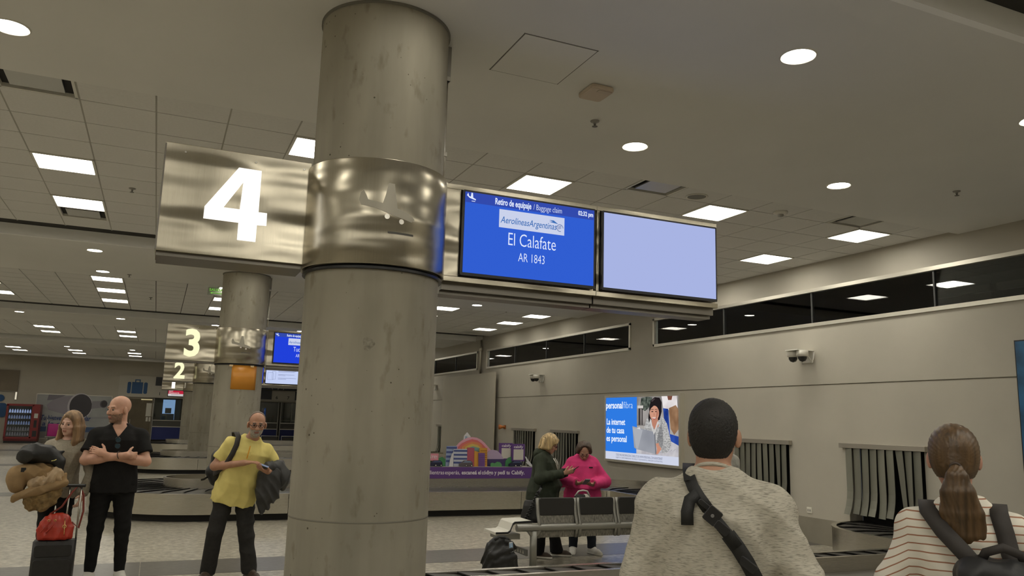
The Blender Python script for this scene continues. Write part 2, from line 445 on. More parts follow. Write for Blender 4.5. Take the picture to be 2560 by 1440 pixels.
# ceiling fittings
def grille(x, y, label):
    t = thing('air_diffuser', label, 'air vent', (x, y, ZT), 0, 'square ceiling air diffusers')
    b = MB()
    for s in (-1, 1): b.box(-.29, .29, s * .28 - .012, s * .28 + .012, -.004, .04); b.box(s * .28 - .012, s * .28 + .012, -.29, .29, -.004, .04)
    b.build('frame', LFRM, t)
    MB().box(-.29, .29, -.29, .29, .03, .04).build('duct_opening', DARK, t)
    MB().box(-.2, .2, -.2, .2, -.002, .012).build('centre_plate', mat('vent_plate', (.55, .55, .52), .3, .6), t)
GL = ('square air diffuser above the second screen, beside the grey speaker', 'square air diffuser next to the panel light nearest the right wall', 'square air diffuser at the ceiling step, upper left of numeral 4', 'square air diffuser below two panel lights, left of numeral 4', 'square air diffuser far off near the right wall')
for (x, y), l in zip(GRILLES, GL): grille(x, y, l)
def sprinkler(x, y, z, label):
    t = thing('sprinkler', label, 'sprinkler', (x, y, z), 0, 'ceiling sprinklers')
    MB().lathe((0, 0, 0), [(0, 0), (.04, 0), (.036, -.008), (.012, -.012), (.012, -.03)], 16).build('escutcheon', GREYP, t, True)
    MB().lathe((0, 0, 0), [(.006, -.03), (.006, -.045), (.024, -.047), (.024, -.05), (0, -.05)], 12).build('deflector', mat('dull_brass', (.2, .19, .17), .4, .8), t, True)
for x, y, z, l in ((3.21, 5.66, ZC, 'small pendent sprinkler under the beige access point'), (7.6, 5.59, ZC, 'small sprinkler right of the far right downlight'),
                   (-.5, 10.2, ZT, 'small sprinkler between panel lights and the numeral 4 sign'), (-.7, 16.6, ZC, 'small sprinkler beside the far left downlight pair'), (-.35, 20.1, ZT, 'small sprinkler right of three stacked panel lights'),
                   (7.4, 17.2, ZT, 'small sprinkler seen beneath the blank screen'), (-1.8, 5.6, ZC, 'sprinkler at the top left edge of the view')):
    sprinkler(x, y, z, l)
t = thing('smoke_detector', 'round white smoke detector in a tile behind the blank screen', 'smoke detector', (6.73, 7.28, ZT))
MB().lathe((0, 0, 0), [(0, 0), (.085, 0), (.085, -.018), (.055, -.03), (.035, -.032)], 24).build('base', LFRM, t, True)
MB().lathe((0, 0, 0), [(.035, -.03), (.034, -.055), (.02, -.062), (0, -.063)], 20).build('chamber', mat('detector_grey', (.35, .34, .31), .4), t, True)
t = thing('ceiling_speaker', 'round grey ceiling speaker grille beside the open air diffuser', 'speaker', (5.45, 7.23, ZT))
MB().lathe((0, 0, 0), [(.125, 0), (.13, -.006), (.115, -.012), (.105, -.006)], 28).build('rim', LFRM, t, True)
MB().lathe((0, 0, 0), [(.106, -.006), (.05, -.010), (0, -.011)], 28).build('grille', mat('speaker_grille', (.22, .215, .19), .6), t, True)
t = thing('access_point', 'beige square wireless access point on the plaster ceiling', 'access point', (2.9, 5.1, ZC))
MB().rbox(-.10, .10, -.12, .12, -.04, 0, .03).build('case', mat('ap_case', (.60, .50, .40), .5), t, bevel=.012)
MB().rbox(-.03, .09, -.10, -.05, -.043, -.038, .01).build('badge', mat('ap_badge', (.55, .46, .37), .4), t)
t = thing('access_hatch', 'flush square access hatch in the ceiling beside pillar top', 'hatch', (2.3, 4.825, ZC))
MB().box(-.275, .275, -.305, .305, -.004, 0).build('panel', CEILM, t)
b = MB()
for s in (-1, 1): b.box(-.285, .285, s * .31 - .003, s * .31 + .003, -.002, .0); b.box(s * .28 - .003, s * .28 + .003, -.31, .31, -.002, 0)
b.build('gap_trim', mat('hatch_gap', (.16, .15, .13), .8), t)

# ---------------------------------------------------------------- right wall
wr = MB()
def band(z0, z1, holes, y0=YB, y1=YF):
    y = y0
    for a, b in holes + [(y1, y1)]:
        if a > y: wr.box(XW, XW + .25, y, a, z0, z1)
        y = b
band(0, ZO0, []); band(ZO0, ZO1, OPEN); band(ZO1, 2.36, []); band(2.38, ZW0, []); band(ZW0, ZW1, WINS); band(ZW1, 4.62, [])
wr.box(XW + .03, XW + .25, YB, YF, 2.355, 2.385)
wall_right = wr.build('wall_right', WALLM); struct(wall_right)
BASEM = mat('plinth_board', (.27, .245, .195), .45, noise=(3, .08))
bb = MB()
y = YB
for a, b in OPEN + [(YF, YF)]:
    if a > y: bb.box(XW - .03, XW, y, a, 0, .37)
    y = b
base_r = bb.build('baseboard_right', BASEM); struct(base_r)
struct(MB().box(XL - .25, XL, YB, YF, 0, 4.62).build('wall_left', WALLM))
struct(MB().box(XL, XW, YB - .25, YB, 0, 4.62).build('wall_back', WALLM))
# windows with a dark plant room behind
MULL = [[4.9, 7.26, 9.44, 11.59], [16.81, 18.87, 20.89], [25.9, 28.1, 30.1], [35, 37, 39]]
FRM = mat('window_frame_alu', (.66, .63, .54), .38, .65)
for i, ((a, b), ml) in enumerate(zip(WINS, MULL)):
    wn = struct(bpy.data.objects.new('window_%d' % (i + 1), None)); COL.objects.link(wn); wn.location = (XW, (a + b) / 2, (ZW0 + ZW1) / 2)
    off = (-XW, -(a + b) / 2, -(ZW0 + ZW1) / 2)
    f = MB(); t_ = .045
    f.box(XW - .03, XW + .06, a - .01, b + .01, ZW0 - .01, ZW0 + t_); f.box(XW - .03, XW + .06, a - .01, b + .01, ZW1 - t_, ZW1 + .01)
    f.box(XW - .03, XW + .06, a - .01, a + t_, ZW0, ZW1); f.box(XW - .03, XW + .06, b - t_, b + .01, ZW0, ZW1)
    f.build('window_frame', FRM, wn, loc=off)
    ys = [a + t_] + ml + [b - t_]
    for m_ in ml: MB().box(XW + .0, XW + .04, m_ - .012, m_ + .012, ZW0 + t_, ZW1 - t_).build('mullion', mat('mullion_dark', (.06, .06, .06), .4), wn, loc=off)
    for p, q in zip(ys[:-1], ys[1:]):
        MB().box(XW + .018, XW + .026, p + .012, q - .012, ZW0 + t_, ZW1 - t_).build('pane', GLASS, wn, loc=off)
pr = MB()
pr.box(XW + 4.5, XW + 4.6, YB, YF, 2.4, 4.62); pr.box(XW + .25, XW + 4.6, YB, YF, 2.6, 2.7); pr.box(XW + .25, XW + 4.6, YB, YF, 4.62, 4.7)
struct(pr.build('wall_plant_room', mat('plant_room', (.22, .23, .24), .8)))
for k in range(7):
    y = 4.5 + 5.1 * k
    struct(MB().box(XW + .3, XW + 4.5, y, y + .22, 3.95, 4.3).box(XW + 1.6, XW + 1.72, y - 2, y + 3, 3.75, 3.85).build('trim_%d' % (k + 1), mat('plant_beam', (.30, .31, .30), .6)))

for y_, x_, z_, l_ in ((10.5, 10.65, 4.03, 'thin cool fluorescent tube behind the first strip window'), (15.0, 10.5, 3.9, 'thin fluorescent tube behind the end of first strip window'), (18.8, 10.4, 3.97, 'thin cool fluorescent tube behind the second strip window'), (25.5, 10.5, 4.05, 'thin fluorescent tube behind the third strip window')):
    t = thing('fluorescent_lamp', l_, 'lamp', (x_, y_, z_))
    MB().tube([(0, 0, 0), (.75, 0, 0)], .019, 10).build('tube', emis('tube_light', (.72, .95, 1.0), 9.0), t, True)
    MB().box(-.04, .79, -.03, .03, .025, .07).build('batten', GREYP, t)
    for xx in (.1, .65): MB().tube([(xx, 0, .07), (xx, 0, 4.62 - z_)], .006, 6).build('hanger', GREYP, t)
t = thing('exit_sign', 'green lettered hanging exit sign left of the second pillar', 'sign', (.93, 17.6, 4.12))
MB().box(-.17, .17, -.004, .004, 0, .16).build('plate', mat('sign_acrylic', (.42, .45, .38), .2), t)
GE = emis('exit_green', S(120, 190, 70), .9)
text('lettering', 'SALIDA', .075, GE, t, (-.14, -.006, .088), '-Y', .001, .001, fit=.27)
flat('arrow', [(-.12, .045), (-.08, .07), (-.08, .052), (.12, .052), (.12, .038), (-.08, .038), (-.08, .02)], GE, t, -.005, '-Y', .002)
for xx in (-.14, .14): MB().tube([(xx, 0, .16), (xx, 0, .172)], .004, 6).build('hanger', ALU, t)

# curtain openings
STRM = mat('rubber_strip', (.19, .188, .15), .5, noise=(3, .2), bump=(8, .15, .01), stretch=(1, 1, .3))
HEADM = mat('curtain_header', (.42, .39, .33), .4, .7)
def curtain(y0, y1, label, seed, ajar):
    rnd = random.Random(seed)
    t = thing('strip_curtain', label, 'curtain', (XW, (y0 + y1) / 2, ZO1)); w2 = (y1 - y0) / 2
    MB().box(-.075, 0, -w2 - .07, w2 + .09, -.02, .05).build('header_rail', HEADM, t, bevel=.004)
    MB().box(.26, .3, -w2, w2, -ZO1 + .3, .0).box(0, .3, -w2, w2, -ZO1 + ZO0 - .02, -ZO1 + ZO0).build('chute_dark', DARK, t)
    n = 9; sw = 2 * w2 / n
    for i in range(n):
        y = w2 - sw * (i + .5)
        mb = MB(); K = 9; ln = .955 - .03 * rnd.random()
        tilt = ajar.get(i, 0); curl = .05 + .05 * rnd.random(); hw = sw * .485
        vs = []
        for k in range(K + 1):
            s_ = k / K; z = -ln * s_
            x = -.035 - (curl * max(0, s_ - .62) ** 2 * 6 if not tilt else .02 * s_) + .004 * math.sin(3 * s_ + i)
            yy = y + tilt * s_ + .003 * math.sin(5 * s_ + i * 1.7)
            sh = hw * (1 - (.45 * s_ if tilt else 0))
            for (dx, sy) in ((-.034, -sh), (-.004, sh), (.004, sh), (-.026, -sh)): vs.append((x + dx, yy + sy, z))
        fs = [(3, 2, 1, 0), tuple(K * 4 + q for q in range(4))]
        for k in range(K):
            for q in range(4): fs.append((k * 4 + q, k * 4 + (q + 1) % 4, (k + 1) * 4 + (q + 1) % 4, (k + 1) * 4 + q))
        mb.add(vs, fs); mb.build('strip', STRM, t)
    return t
curtain(*OPEN[0], 'grey strip curtain with gap at right beside the ponytailed woman', 1, {6: -.10, 7: -.04})
curtain(*OPEN[1], 'grey strip curtain just right of the dark haired man', 2, {7: -.05})
curtain(*OPEN[2], 'grey strip curtain between the two women looking at phones', 3, {6: -.07, 7: -.05})
curtain(*OPEN[3], 'grey strip curtain behind the two purple signs', 4, {0: .03, 1: -.09})
curtain(*OPEN[4], 'narrow distant strip curtain beside the concrete pillar', 5, {6: .06, 7: -.04})
curtain(*OPEN[5], 'strip curtain hidden behind the nearest pillar', 6, {})

# wall mounted things
def dome_cam(y, z, n, label):
    t = thing('security_camera', label, 'security camera', (XW, y, z), 0, 'wall dome cameras')
    MB().box(-.34, -.0, -.13, .13, .115, .13).box(-.012, 0, -.11, .11, -.06, .13).build('bracket', LFRM, t, bevel=.003)
    for i in range(n):
        yy = (.09 - .2 * i) if n > 1 else 0; xx = -.22
        c = MB().lathe((xx, yy, 0), [(0, .115), (.088, .115), (.092, .06), (.088, .03), (.07, .02)], 24).build('housing', mat('camera_white', (.62, .59, .52), .4), t, True)
        MB().lathe((xx, yy, 0), [(.068, .022), (.066, -.01), (.045, -.045), (0, -.06)], 20).build('dome', mat('smoked_dome', (.02, .02, .02), .08), c, True)
        MB().tube([(xx + .02, yy - .03, .1), (xx + .14, yy - .03, -.03), (-.06, yy - .03, -.08), (-.02, yy - .03, .02), (-.01, yy - .03, .1)], .007, 6).build('cable', LFRM, t, True)
dome_cam(9.55, 2.78, 2, 'twin white dome cameras high on the wall right of the poster')
dome_cam(19.07, 2.80, 2, 'white dome camera on the wall left of the poster')
dome_cam(27.9, 2.80, 1, 'small distant dome camera at the pillar edge')
t = thing('alarm_horn', 'small orange horn on the wall beside the tall board', 'alarm', (XW, 21.44, 1.52))
MB().tube([(0, 0, 0), (-.05, 0, 0), (-.07, 0, 0), (-.19, 0, 0)], [.035, .035, .03, .075], 16).build('horn', mat('orange_plastic', (.62, .20, .04), .45), t, True)
MB().box(-.03, 0, -.055, .055, -.055, .055).build('mount', mat('horn_mount', (.35, .12, .03), .5), t, bevel=.004)
def outlet(y, z, label):
    t = thing('power_outlet', label, 'outlet', (XW, y, z), 0, 'wall sockets')
    MB().box(-.012, 0, -.05, .05, -.045, .045).build('plate', mat('outlet_white', (.75, .72, .62), .4), t, bevel=.003)
    for s in (-1, 1): MB().box(-.016, -.011, s * .02 - .013, s * .02 + .013, -.015, .015).build('socket', mat('outlet_grey', (.45, .43, .38), .4), t)
outlet(9.62, .47, 'small white wall socket beside the striped shirt woman')
t = thing('wall_board', 'tall grey board standing proud of the wall behind the colourful display', 'board', (XW, 24.3, 0))
MB().box(-.16, -.12, -2.35, 2.35, .22, 3.13).build('sheet', mat('board_grey', (.50, .465, .38), .6, noise=(1.5, .03)), t)
for yy in (-2, 0, 2): MB().box(-.12, 0, yy - .04, yy + .04, .4, 2.95).build('batten', GREYP, t)
t = thing('pipe', 'thin vertical pipe with elbow on the wall by the far fascia end', 'pipe', (XW, 23.4, 0))
MB().tube([(-.06, 0, 3.13), (-.06, 0, 3.9), (-.06, 0, 3.95), (-.06, 0, 4.2)], .035, 10).build('run', ALU, t, True)
MB().tube([(-.06, 0, 3.86), (-.06, 0, 3.99)], .055, 10).build('coupling', FRM, t, True)
t = thing('blue_poster', 'dark blue poster panel at the right edge of the view', 'poster', (XW, 5.2, 0))
MB().box(-.05, 0, -1.0, 1.0, .95, 2.80).build('frame', BLACK, t)
MB().box(-.056, -.05, -.985, .985, .97, 2.785).build('print', mat('blue_print', (.012, .09, .20), .35, noise=(4, .5)), t)

# lit advertisement on the right wall
def lightbox():
    y0, y1, z0, z1 = 12.80, 15.64, .885, 2.315
    t = thing('lightbox_poster', 'backlit blue and photo advertisement with a woman using a laptop', 'poster', (XW, (y0 + y1) / 2, z0))
    def W(u, v): return ((y1 - y0) / 2 - u * (y1 - y0), v * (z1 - z0))       # u to the right, v up, 0..1
    f = MB(); w2 = (y1 - y0) / 2; h = z1 - z0
    f.box(-.10, 0, -w2, w2, 0, .05); f.box(-.10, 0, -w2, w2, h - .05, h); f.box(-.0995, 0, -w2, -w2 + .05, .05, h - .05); f.box(-.0995, 0, w2 - .05, w2, .05, h - .05)
    f.build('frame', FRM, t)
    E_ = lambda n, c, s=1.0: emis('ad_' + n, S(*c), s)
    lay = [0]
    def fl_(name, pts, m):
        lay[0] += 1
        return flat(name, [W(*p) for p in pts][::-1], m, pr_ if name != 'print' else t, -.080 - .0012 * lay[0], '-X', .0012)
    pr_ = None
    pr_ = fl_('print', [(.017, .035), (.983, .035), (.983, .965), (.017, .965)], E_('grey', (168, 164, 160)))
    bx_ = lambda a, b, c, d_: [(a, b), (c, b), (c, d_), (a, d_)]
    fl_('blue_field', bx_(.017, .15, .46, .965), E_('blue', (46, 122, 226)))
    fl_('white_strip', bx_(.017, .035, .983, .15), E_('strip', (205, 210, 228)))
    # the photograph: room behind
    fl_('wall_tone', bx_(.46, .55, .983, .965), emis_noise('ad_room', S(120, 116, 114), S(176, 170, 166), 1.0, 2))
    fl_('plant', [(.50, .80), (.52, .95), (.60, .965), (.66, .95), (.63, .82), (.57, .76)], emis_noise('ad_plant', S(40, 48, 44), S(104, 112, 102), 1.0, 14))
    fl_('lamp', bx_(.47, .80, .545, .84), E_('lampw', (205, 200, 195)))
    fl_('stool', bx_(.485, .56, .51, .80), E_('stool', (60, 55, 55))); fl_('stool', bx_(.525, .56, .54, .80), E_('stool', (60, 55, 55)))
    fl_('child_shirt', [(.78, .965), (.96, .965), (.97, .80), (.90, .76), (.80, .80)], emis_noise('ad_cshirt', S(196, 186, 188), S(232, 226, 226), 1.0, 3))
    fl_('child_hair', [(.85, .965), (.91, .965), (.90, .91), (.86, .91)], E_('chair_', (120, 75, 60)))
    fl_('jeans', [(.80, .80), (.86, .79), (.88, .45), (.983, .42), (.983, .28), (.88, .30), (.82, .50)], emis_noise('ad_jeans', S(26, 48, 118), S(52, 88, 186), 1.0, 3))
    fl_('trousers', [(.87, .80), (.95, .84), (.983, .78), (.983, .52), (.93, .44), (.89, .52)], emis_noise('ad_tan', S(116, 84, 60), S(160, 124, 94), 1.0, 3))
    fl_('bed', [(.46, .15), (.983, .15), (.983, .30), (.88, .36), (.72, .30), (.6, .33), (.46, .35)], emis_noise('ad_bed', S(168, 165, 172), S(208, 205, 208), 1.0, 3))
    fl_('jumper', [(.545, .45), (.60, .66), (.66, .70), (.80, .68), (.85, .58), (.90, .32), (.86, .20), (.79, .18), (.76, .30), (.62, .36)], emis_noise('ad_jumper', S(138, 138, 138), S(200, 199, 197), 1.0, 16, (1, 1.2, 5)))
    fl_('jumper_shade', [(.72, .32), (.755, .52), (.785, .60), (.80, .45), (.80, .30), (.78, .26)], emis_noise('ad_jumper2', S(112, 112, 114), S(150, 150, 150), 1.0, 16, (1, 1.2, 5)))
    fl_('hair', [(.635, .66), (.63, .80), (.65, .91), (.70, .955), (.76, .945), (.785, .88), (.785, .75), (.76, .64), (.70, .60)], E_('hair', (34, 28, 30)))
    fl_('face', arc(.695, .73, .058, .105, 90, 450, 22)[:-1], E_('face', (206, 150, 126)))
    fl_('neck', [(.66, .64), (.74, .66), (.75, .55), (.70, .50), (.67, .56)], E_('neck', (186, 128, 106)))
    fl_('fringe', [(.633, .74), (.64, .86), (.70, .93), (.77, .88), (.775, .76), (.755, .80), (.70, .845), (.655, .80)], E_('hair', (34, 28, 30)))
    for u in (.672, .722):
        fl_('eye', arc(u, .752, .014, .007, 0, 360, 10)[:-1], E_('hair', (34, 28, 30)))
        fl_('brow', bx_(u - .016, .778, u + .018, .785), E_('hair', (34, 28, 30)))
    fl_('mouth', [(.668, .672), (.69, .655), (.715, .657), (.73, .678), (.70, .668)], E_('mouth', (235, 225, 222)))
    fl_('lip', [(.668, .668), (.69, .645), (.715, .647), (.73, .672), (.712, .655), (.69, .655)], E_('lip', (170, 70, 72)))
    fl_('nose', [(.693, .735), (.702, .735), (.707, .695), (.69, .695)], E_('nose', (190, 132, 110)))
    fl_('laptop', [(.415, .54), (.70, .47), (.715, .165), (.47, .215), (.44, .235)], emis_noise('ad_laptop', S(138, 141, 150), S(168, 171, 178), 1.0, 1.2))
    fl_('laptop_edge', [(.70, .47), (.712, .47), (.728, .165), (.715, .165)], E_('lapedge', (110, 112, 118)))
    fl_('hand', [(.72, .31), (.755, .32), (.79, .24), (.765, .20), (.745, .165), (.725, .17), (.735, .24)], E_('hand', (200, 140, 116)))
    fl_('cheek_shade', [(.735, .80), (.753, .73), (.735, .66), (.70, .625), (.725, .68), (.73, .74)], E_('faceshade', (176, 118, 98)))
    fl_('hair_shine', [(.66, .90), (.70, .935), (.715, .93), (.68, .89)], E_('hairshine', (74, 64, 66)))
    fl_('hair_lock', [(.635, .74), (.645, .70), (.652, .62), (.64, .60), (.628, .66)], E_('hair', (34, 28, 30)))
    fl_('collar', [(.645, .62), (.66, .64), (.70, .47), (.745, .62), (.76, .60), (.70, .43)], E_('collar', (206, 203, 200)))
    for k in range(5): fl_('bed_fold', [(.74 + .045 * k, .17 + .01 * k), (.80 + .04 * k, .21 + .012 * k), (.80 + .04 * k, .20 + .012 * k)], E_('bedfold', (160, 158, 166)))
    fl_('pillow', [(.46, .50), (.52, .53), (.545, .46), (.50, .41), (.46, .42)], E_('pillow', (214, 210, 212)))
    fl_('laptop_sheen', [(.43, .52), (.56, .49), (.50, .22), (.475, .225)], E_('lapsheen', (170, 173, 180)))
    for k in range(7): fl_('cuff_rib', bx_(.765 + .013 * k, .28 - .012 * k, .770 + .013 * k, .34 - .01 * k), E_('jumper4', (140, 140, 142)))
    WT = emis('ad_text', (.82, .9, 1.0), 1.0)
    def tx(body, u, v, size, bold=.0, sx=1.0, m=WT, cond=1.0, fit=None):
        p = W(u, v); text('lettering', body, size, m, pr_, (-.14, p[0], p[1]), '-X', .001, bold, sx=sx, space=cond, fit=fit)
    tx('personal', .045, .80, .205, .004, fit=.70); tx('fibra', .305, .80, .205, -.002, m=emis('ad_text2', (.5, .68, .95), 1.0), fit=.36)
    for i, s_ in enumerate(('La internet', 'de tu casa', 'es personal')): tx(s_, .058, .555 - .125 * i, .185, .003, fit=(.76, .73, .83)[i])
    GT = E_('small', (140, 146, 165))
    tx('TODO MAS INFORMACION CONSULTE EN WWW.PERSONAL.COM.AR/INTERNET', .2, .095, .068, .0, m=GT, fit=1.75)
    tx('SUJETO A DISPONIBILIDAD TECNICA Y GEOGRAFICA. IMAGEN ILUSTRATIVA.', .2, .062, .04, 0, m=GT, fit=1.75)
lightbox()
# ================================================================== PILLARS, COLLARS, SIGNS, SCREENS
NUM4 = [(0.325, 3.151), (0.457, 3.15), (0.458, 2.89), (0.508, 2.89), (0.51, 2.813), (0.455, 2.81), (0.454, 2.706), (0.349, 2.707), (0.349, 2.812), (0.151, 2.814), (0.152, 2.886)]
NUM4I = [(0.357, 3.065), (0.256, 2.893), (0.35, 2.893)]
PLANE = [(-117.19, 2.992), (-116.14, 3.038), (-113.94, 3.054), (-111.37, 3.016), (-110.29, 2.994), (-99.26, 2.977), (-97.34, 3.033), (-95.53, 3.108), (-90.81, 3.106), (-89.95, 3.048), (-87.88, 2.954), (-76.55, 2.926), (-73.3, 2.9), (-75.68, 2.879), (-91.38, 2.907), (-104.49, 2.943), (-115.57, 2.961)]
PX0, PY0 = 1.188, 4.933
PLANE = [(a, 1.68 + (z - 1.68) * .968) for a, z in PLANE]; CZ = lambda z: 1.68 + (z - 1.68) * .968
def curve_fill(name, loops, m, parent, y, loc=(0, 0, 0), depth=.004):
    cu = bpy.data.curves.new(name, 'CURVE'); cu.dimensions = '2D'; cu.fill_mode = 'BOTH'; cu.extrude = depth
    for lp in loops:
        s = cu.splines.new('POLY'); s.points.add(len(lp) - 1); s.use_cyclic_u = True
        for p, (a, b) in zip(s.points, lp): p.co = (a, b, 0, 1)
    t = bpy.data.objects.new(name, cu); COL.objects.link(t); dg = bpy.context.evaluated_depsgraph_get()
    me = bpy.data.meshes.new_from_object(t.evaluated_get(dg)); bpy.data.objects.remove(t); bpy.data.curves.remove(cu)
    me.transform(Matrix.Translation((0, y, 0)) @ Matrix.Rotation(R(90), 4, 'X'))
    me.name = name
    return link(name, me, m, parent, loc=loc)
NUMM = emis('numeral_white', (1, .97, .9), 1.6)
def numeral_mat():
    m = bpy.data.materials.new('numeral_cream'); m.use_nodes = True; nt = m.node_tree
    nt.nodes.remove(nt.nodes['Principled BSDF'])
    e = nt.nodes.new('ShaderNodeEmission'); e.inputs[1].default_value = .52; e.inputs[0].default_value = (.97, .95, .60, 1)
    nt.links.new(e.outputs[0], nt.nodes['Material Output'].inputs[0]); return m
NUMC = numeral_mat()
BEZEL = mat('screen_bezel', (.015, .015, .02), .3)
SHADE = mat('steel_shaded', (.22, .205, .18), .35, .9)  # darker copy of the steel, with the shade of undersides in its colour
def display(label, x0, x1, kind, px, py, base=(0, 0, 0), dest=None):
    """one screen in its steel housing, given in the coordinates of the nearest pillar"""
    dx, dy = px - PX0, py - PY0
    t = thing('flight_display', label, 'screen', (x0 + dx, 4.92 + dy, 2.58)); 
    L0 = (-x0, -4.92, -2.58)
    h = MB(); z0, z1 = 2.585, 3.252; a, b = x0 - .108 if x0 < 2 else x0 - .028, x1 + .028
    h.box(a, b, 4.935, 5.16, z0, z1)
    h.build('housing', STEEL, t, loc=L0, bevel=.004)
    f = MB(); 
    f.box(a, b, 4.90, 4.936, z0, z0 + .035); f.box(a, b, 4.90, 4.936, z1 - .035, z1)
    f.box(a, x0 - .005, 4.90, 4.936, z0 + .035, z1 - .035)
    f.build('front_frame', ALU if False else STEEL, t, loc=L0, bevel=.002)
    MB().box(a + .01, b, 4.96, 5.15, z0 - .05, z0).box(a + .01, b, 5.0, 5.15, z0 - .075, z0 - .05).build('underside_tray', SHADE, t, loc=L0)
    MB().rbox(x0, x1, 4.87, 4.936, 2.628, 3.214, .008, 'y').build('bezel', BEZEL, t, loc=L0)
    i = .014
    sm = {'blue': emis('screen_blue', S(50, 96, 214), .95), 'deep': emis('screen_deep', S(34, 66, 222), .95), 'blank': emis('screen_pale', S(172, 184, 232), .95), 'info': emis('screen_info', S(200, 212, 248), .95)}[kind]
    s_ = MB().box(x0 + i, x1 - i, 4.866, 4.871, 2.628 + .02, 3.214 - i).build('screen', sm, t, loc=L0)
    if kind in ('blue', 'deep'):
        q = 4.864
        def fl2(name, pts, m, lift=0): return flat(name, pts, m, s_, q - lift, '-Y', .001)
        zt = 3.2
        fl2('header_bar', [(x0 + i, 3.128), (x1 - i, 3.128), (x1 - i, zt), (x0 + i, zt)], emis('screen_header', S(52, 76, 176), .95))
        k = x0 - 1.757
        text('lettering', 'Retiro de equipaje', .062, WTEXT, s_, (1.985 + k, q - .002, 3.142), '-Y', .0005, .0012, fit=.272)
        text('lettering', '/ Baggage claim', .058, WTEXT, s_, (2.275 + k, q - .002, 3.142), '-Y', .0005, -.0008, fit=.222)
        text('lettering', '02:32 pm', .046, WTEXT, s_, (2.63 + k, q - .002, 3.15), '-Y', .0005, .001, fit=.122)
        # small landing airplane icon
        c0, c1 = 1.80 + k, 3.165
        fl2('plane_icon', [(c0 - .02, c1 + .01), (c0 - .012, c1 + .028), (c0 - .004, c1 + .006), (c0 + .008, c1 + .003), (c0 + .012, c1 + .032), (c0 + .022, c1 + .03), (c0 + .025, c1 - .002), (c0 + .045, c1 - .01), (c0 + .044, c1 - .018), (c0, c1 - .006)], WTEXT, .001)
        fl2('plane_icon', [(c0 + .015, c1 - .028), (c0 + .04, c1 - .028), (c0 + .04, c1 - .024), (c0 + .015, c1 - .024)], WTEXT, .001)
        fl2('logo_card', [(2.02 + k, 2.985), (2.521 + k, 2.985), (2.521 + k, 3.112), (2.02 + k, 3.112)], emis('logo_white', S(206, 214, 240), .95))
        lg = emis('logo_blue', S(62, 116, 190), .9)
        text('lettering', 'AerolíneasArgentinas', .066, lg, s_, (2.03 + k, q - .003, 3.018), '-Y', .0004, .0002, shear=.25, fit=.43)
        fl2('condor', [(2.40 + k, 3.07), (2.47 + k, 3.062), (2.435 + k, 3.084), (2.40 + k, 3.083), (2.43 + k, 3.075)], lg, .002)
        ring = MB(); 
        ring.add([(2.485 + k + rr * math.cos(a_), q - .003, 3.035 + rr * math.sin(a_)) for rr in (.022, .027) for a_ in [2 * math.pi * j / 20 for j in range(20)]], [(j, (j + 1) % 20, 20 + (j + 1) % 20, 20 + j) for j in range(16)])
        ring.build('alliance_ring', emis('logo_grey', S(110, 130, 180), .9), s_)
        for j in range(3): fl2('alliance_ring', [(2.47 + k, 3.024 + .008 * j), (2.495 + k, 3.034 + .008 * j), (2.495 + k, 3.038 + .008 * j), (2.47 + k, 3.028 + .008 * j)], emis('logo_grey', (1, 1, 1), 1), .003)
        s0, s1 = dest
        text('lettering', s0, .128, WTEXT, s_, (2.272 + k, q - .002, 2.868), '-Y', .0005, -.001, 'CENTER', fit=.363 if 'El' in s0 else .30)
        text('lettering', s1, .088, WTEXT, s_, (2.272 + k, q - .002, 2.762), '-Y', .0005, -.001, 'CENTER', fit=.20)
    if kind == 'info':
        q = 4.864
        gr = emis('info_grey', S(120, 130, 165), .9)
        flat('header_bar', [(x0 + i, 3.14), (x1 - i, 3.14), (x1 - i, 3.2), (x0 + i, 3.2)], emis('info_green', S(120, 190, 185), .9), s_, q, '-Y', .001)
        for a_, b_, c_, d_ in ((.09, .70, .30, .78), (.09, .30, .30, .68)):
            pass
        for (ax, az, w_, h_) in ((.06, 2.76, .17, .22), (.20, 2.78, .10, .24)):
            for bxx in ((ax, az, ax + w_, az + .006), (ax, az + h_, ax + w_, az + h_ + .006), (ax, az, ax + .006, az + h_), (ax + w_, az, ax + w_ + .006, az + h_)):
                flat('passport_icon', [(x0 + bxx[0], bxx[1]), (x0 + bxx[2], bxx[1]), (x0 + bxx[2], bxx[3]), (x0 + bxx[0], bxx[3])], gr, s_, q, '-Y', .001)
        for j, (zz, w_) in enumerate(((3.04, .55), (3.01, .5), (2.93, .5), (2.9, .22), (2.82, .56), (2.79, .25))):
            flat('text_line', [(x0 + .38, zz), (x0 + .38 + w_, zz), (x0 + .38 + w_, zz + .009), (x0 + .38, zz + .009)], gr, s_, q, '-Y', .001)
    # bring children of the screen into place: everything was written in pillar 4 coordinates
    return t

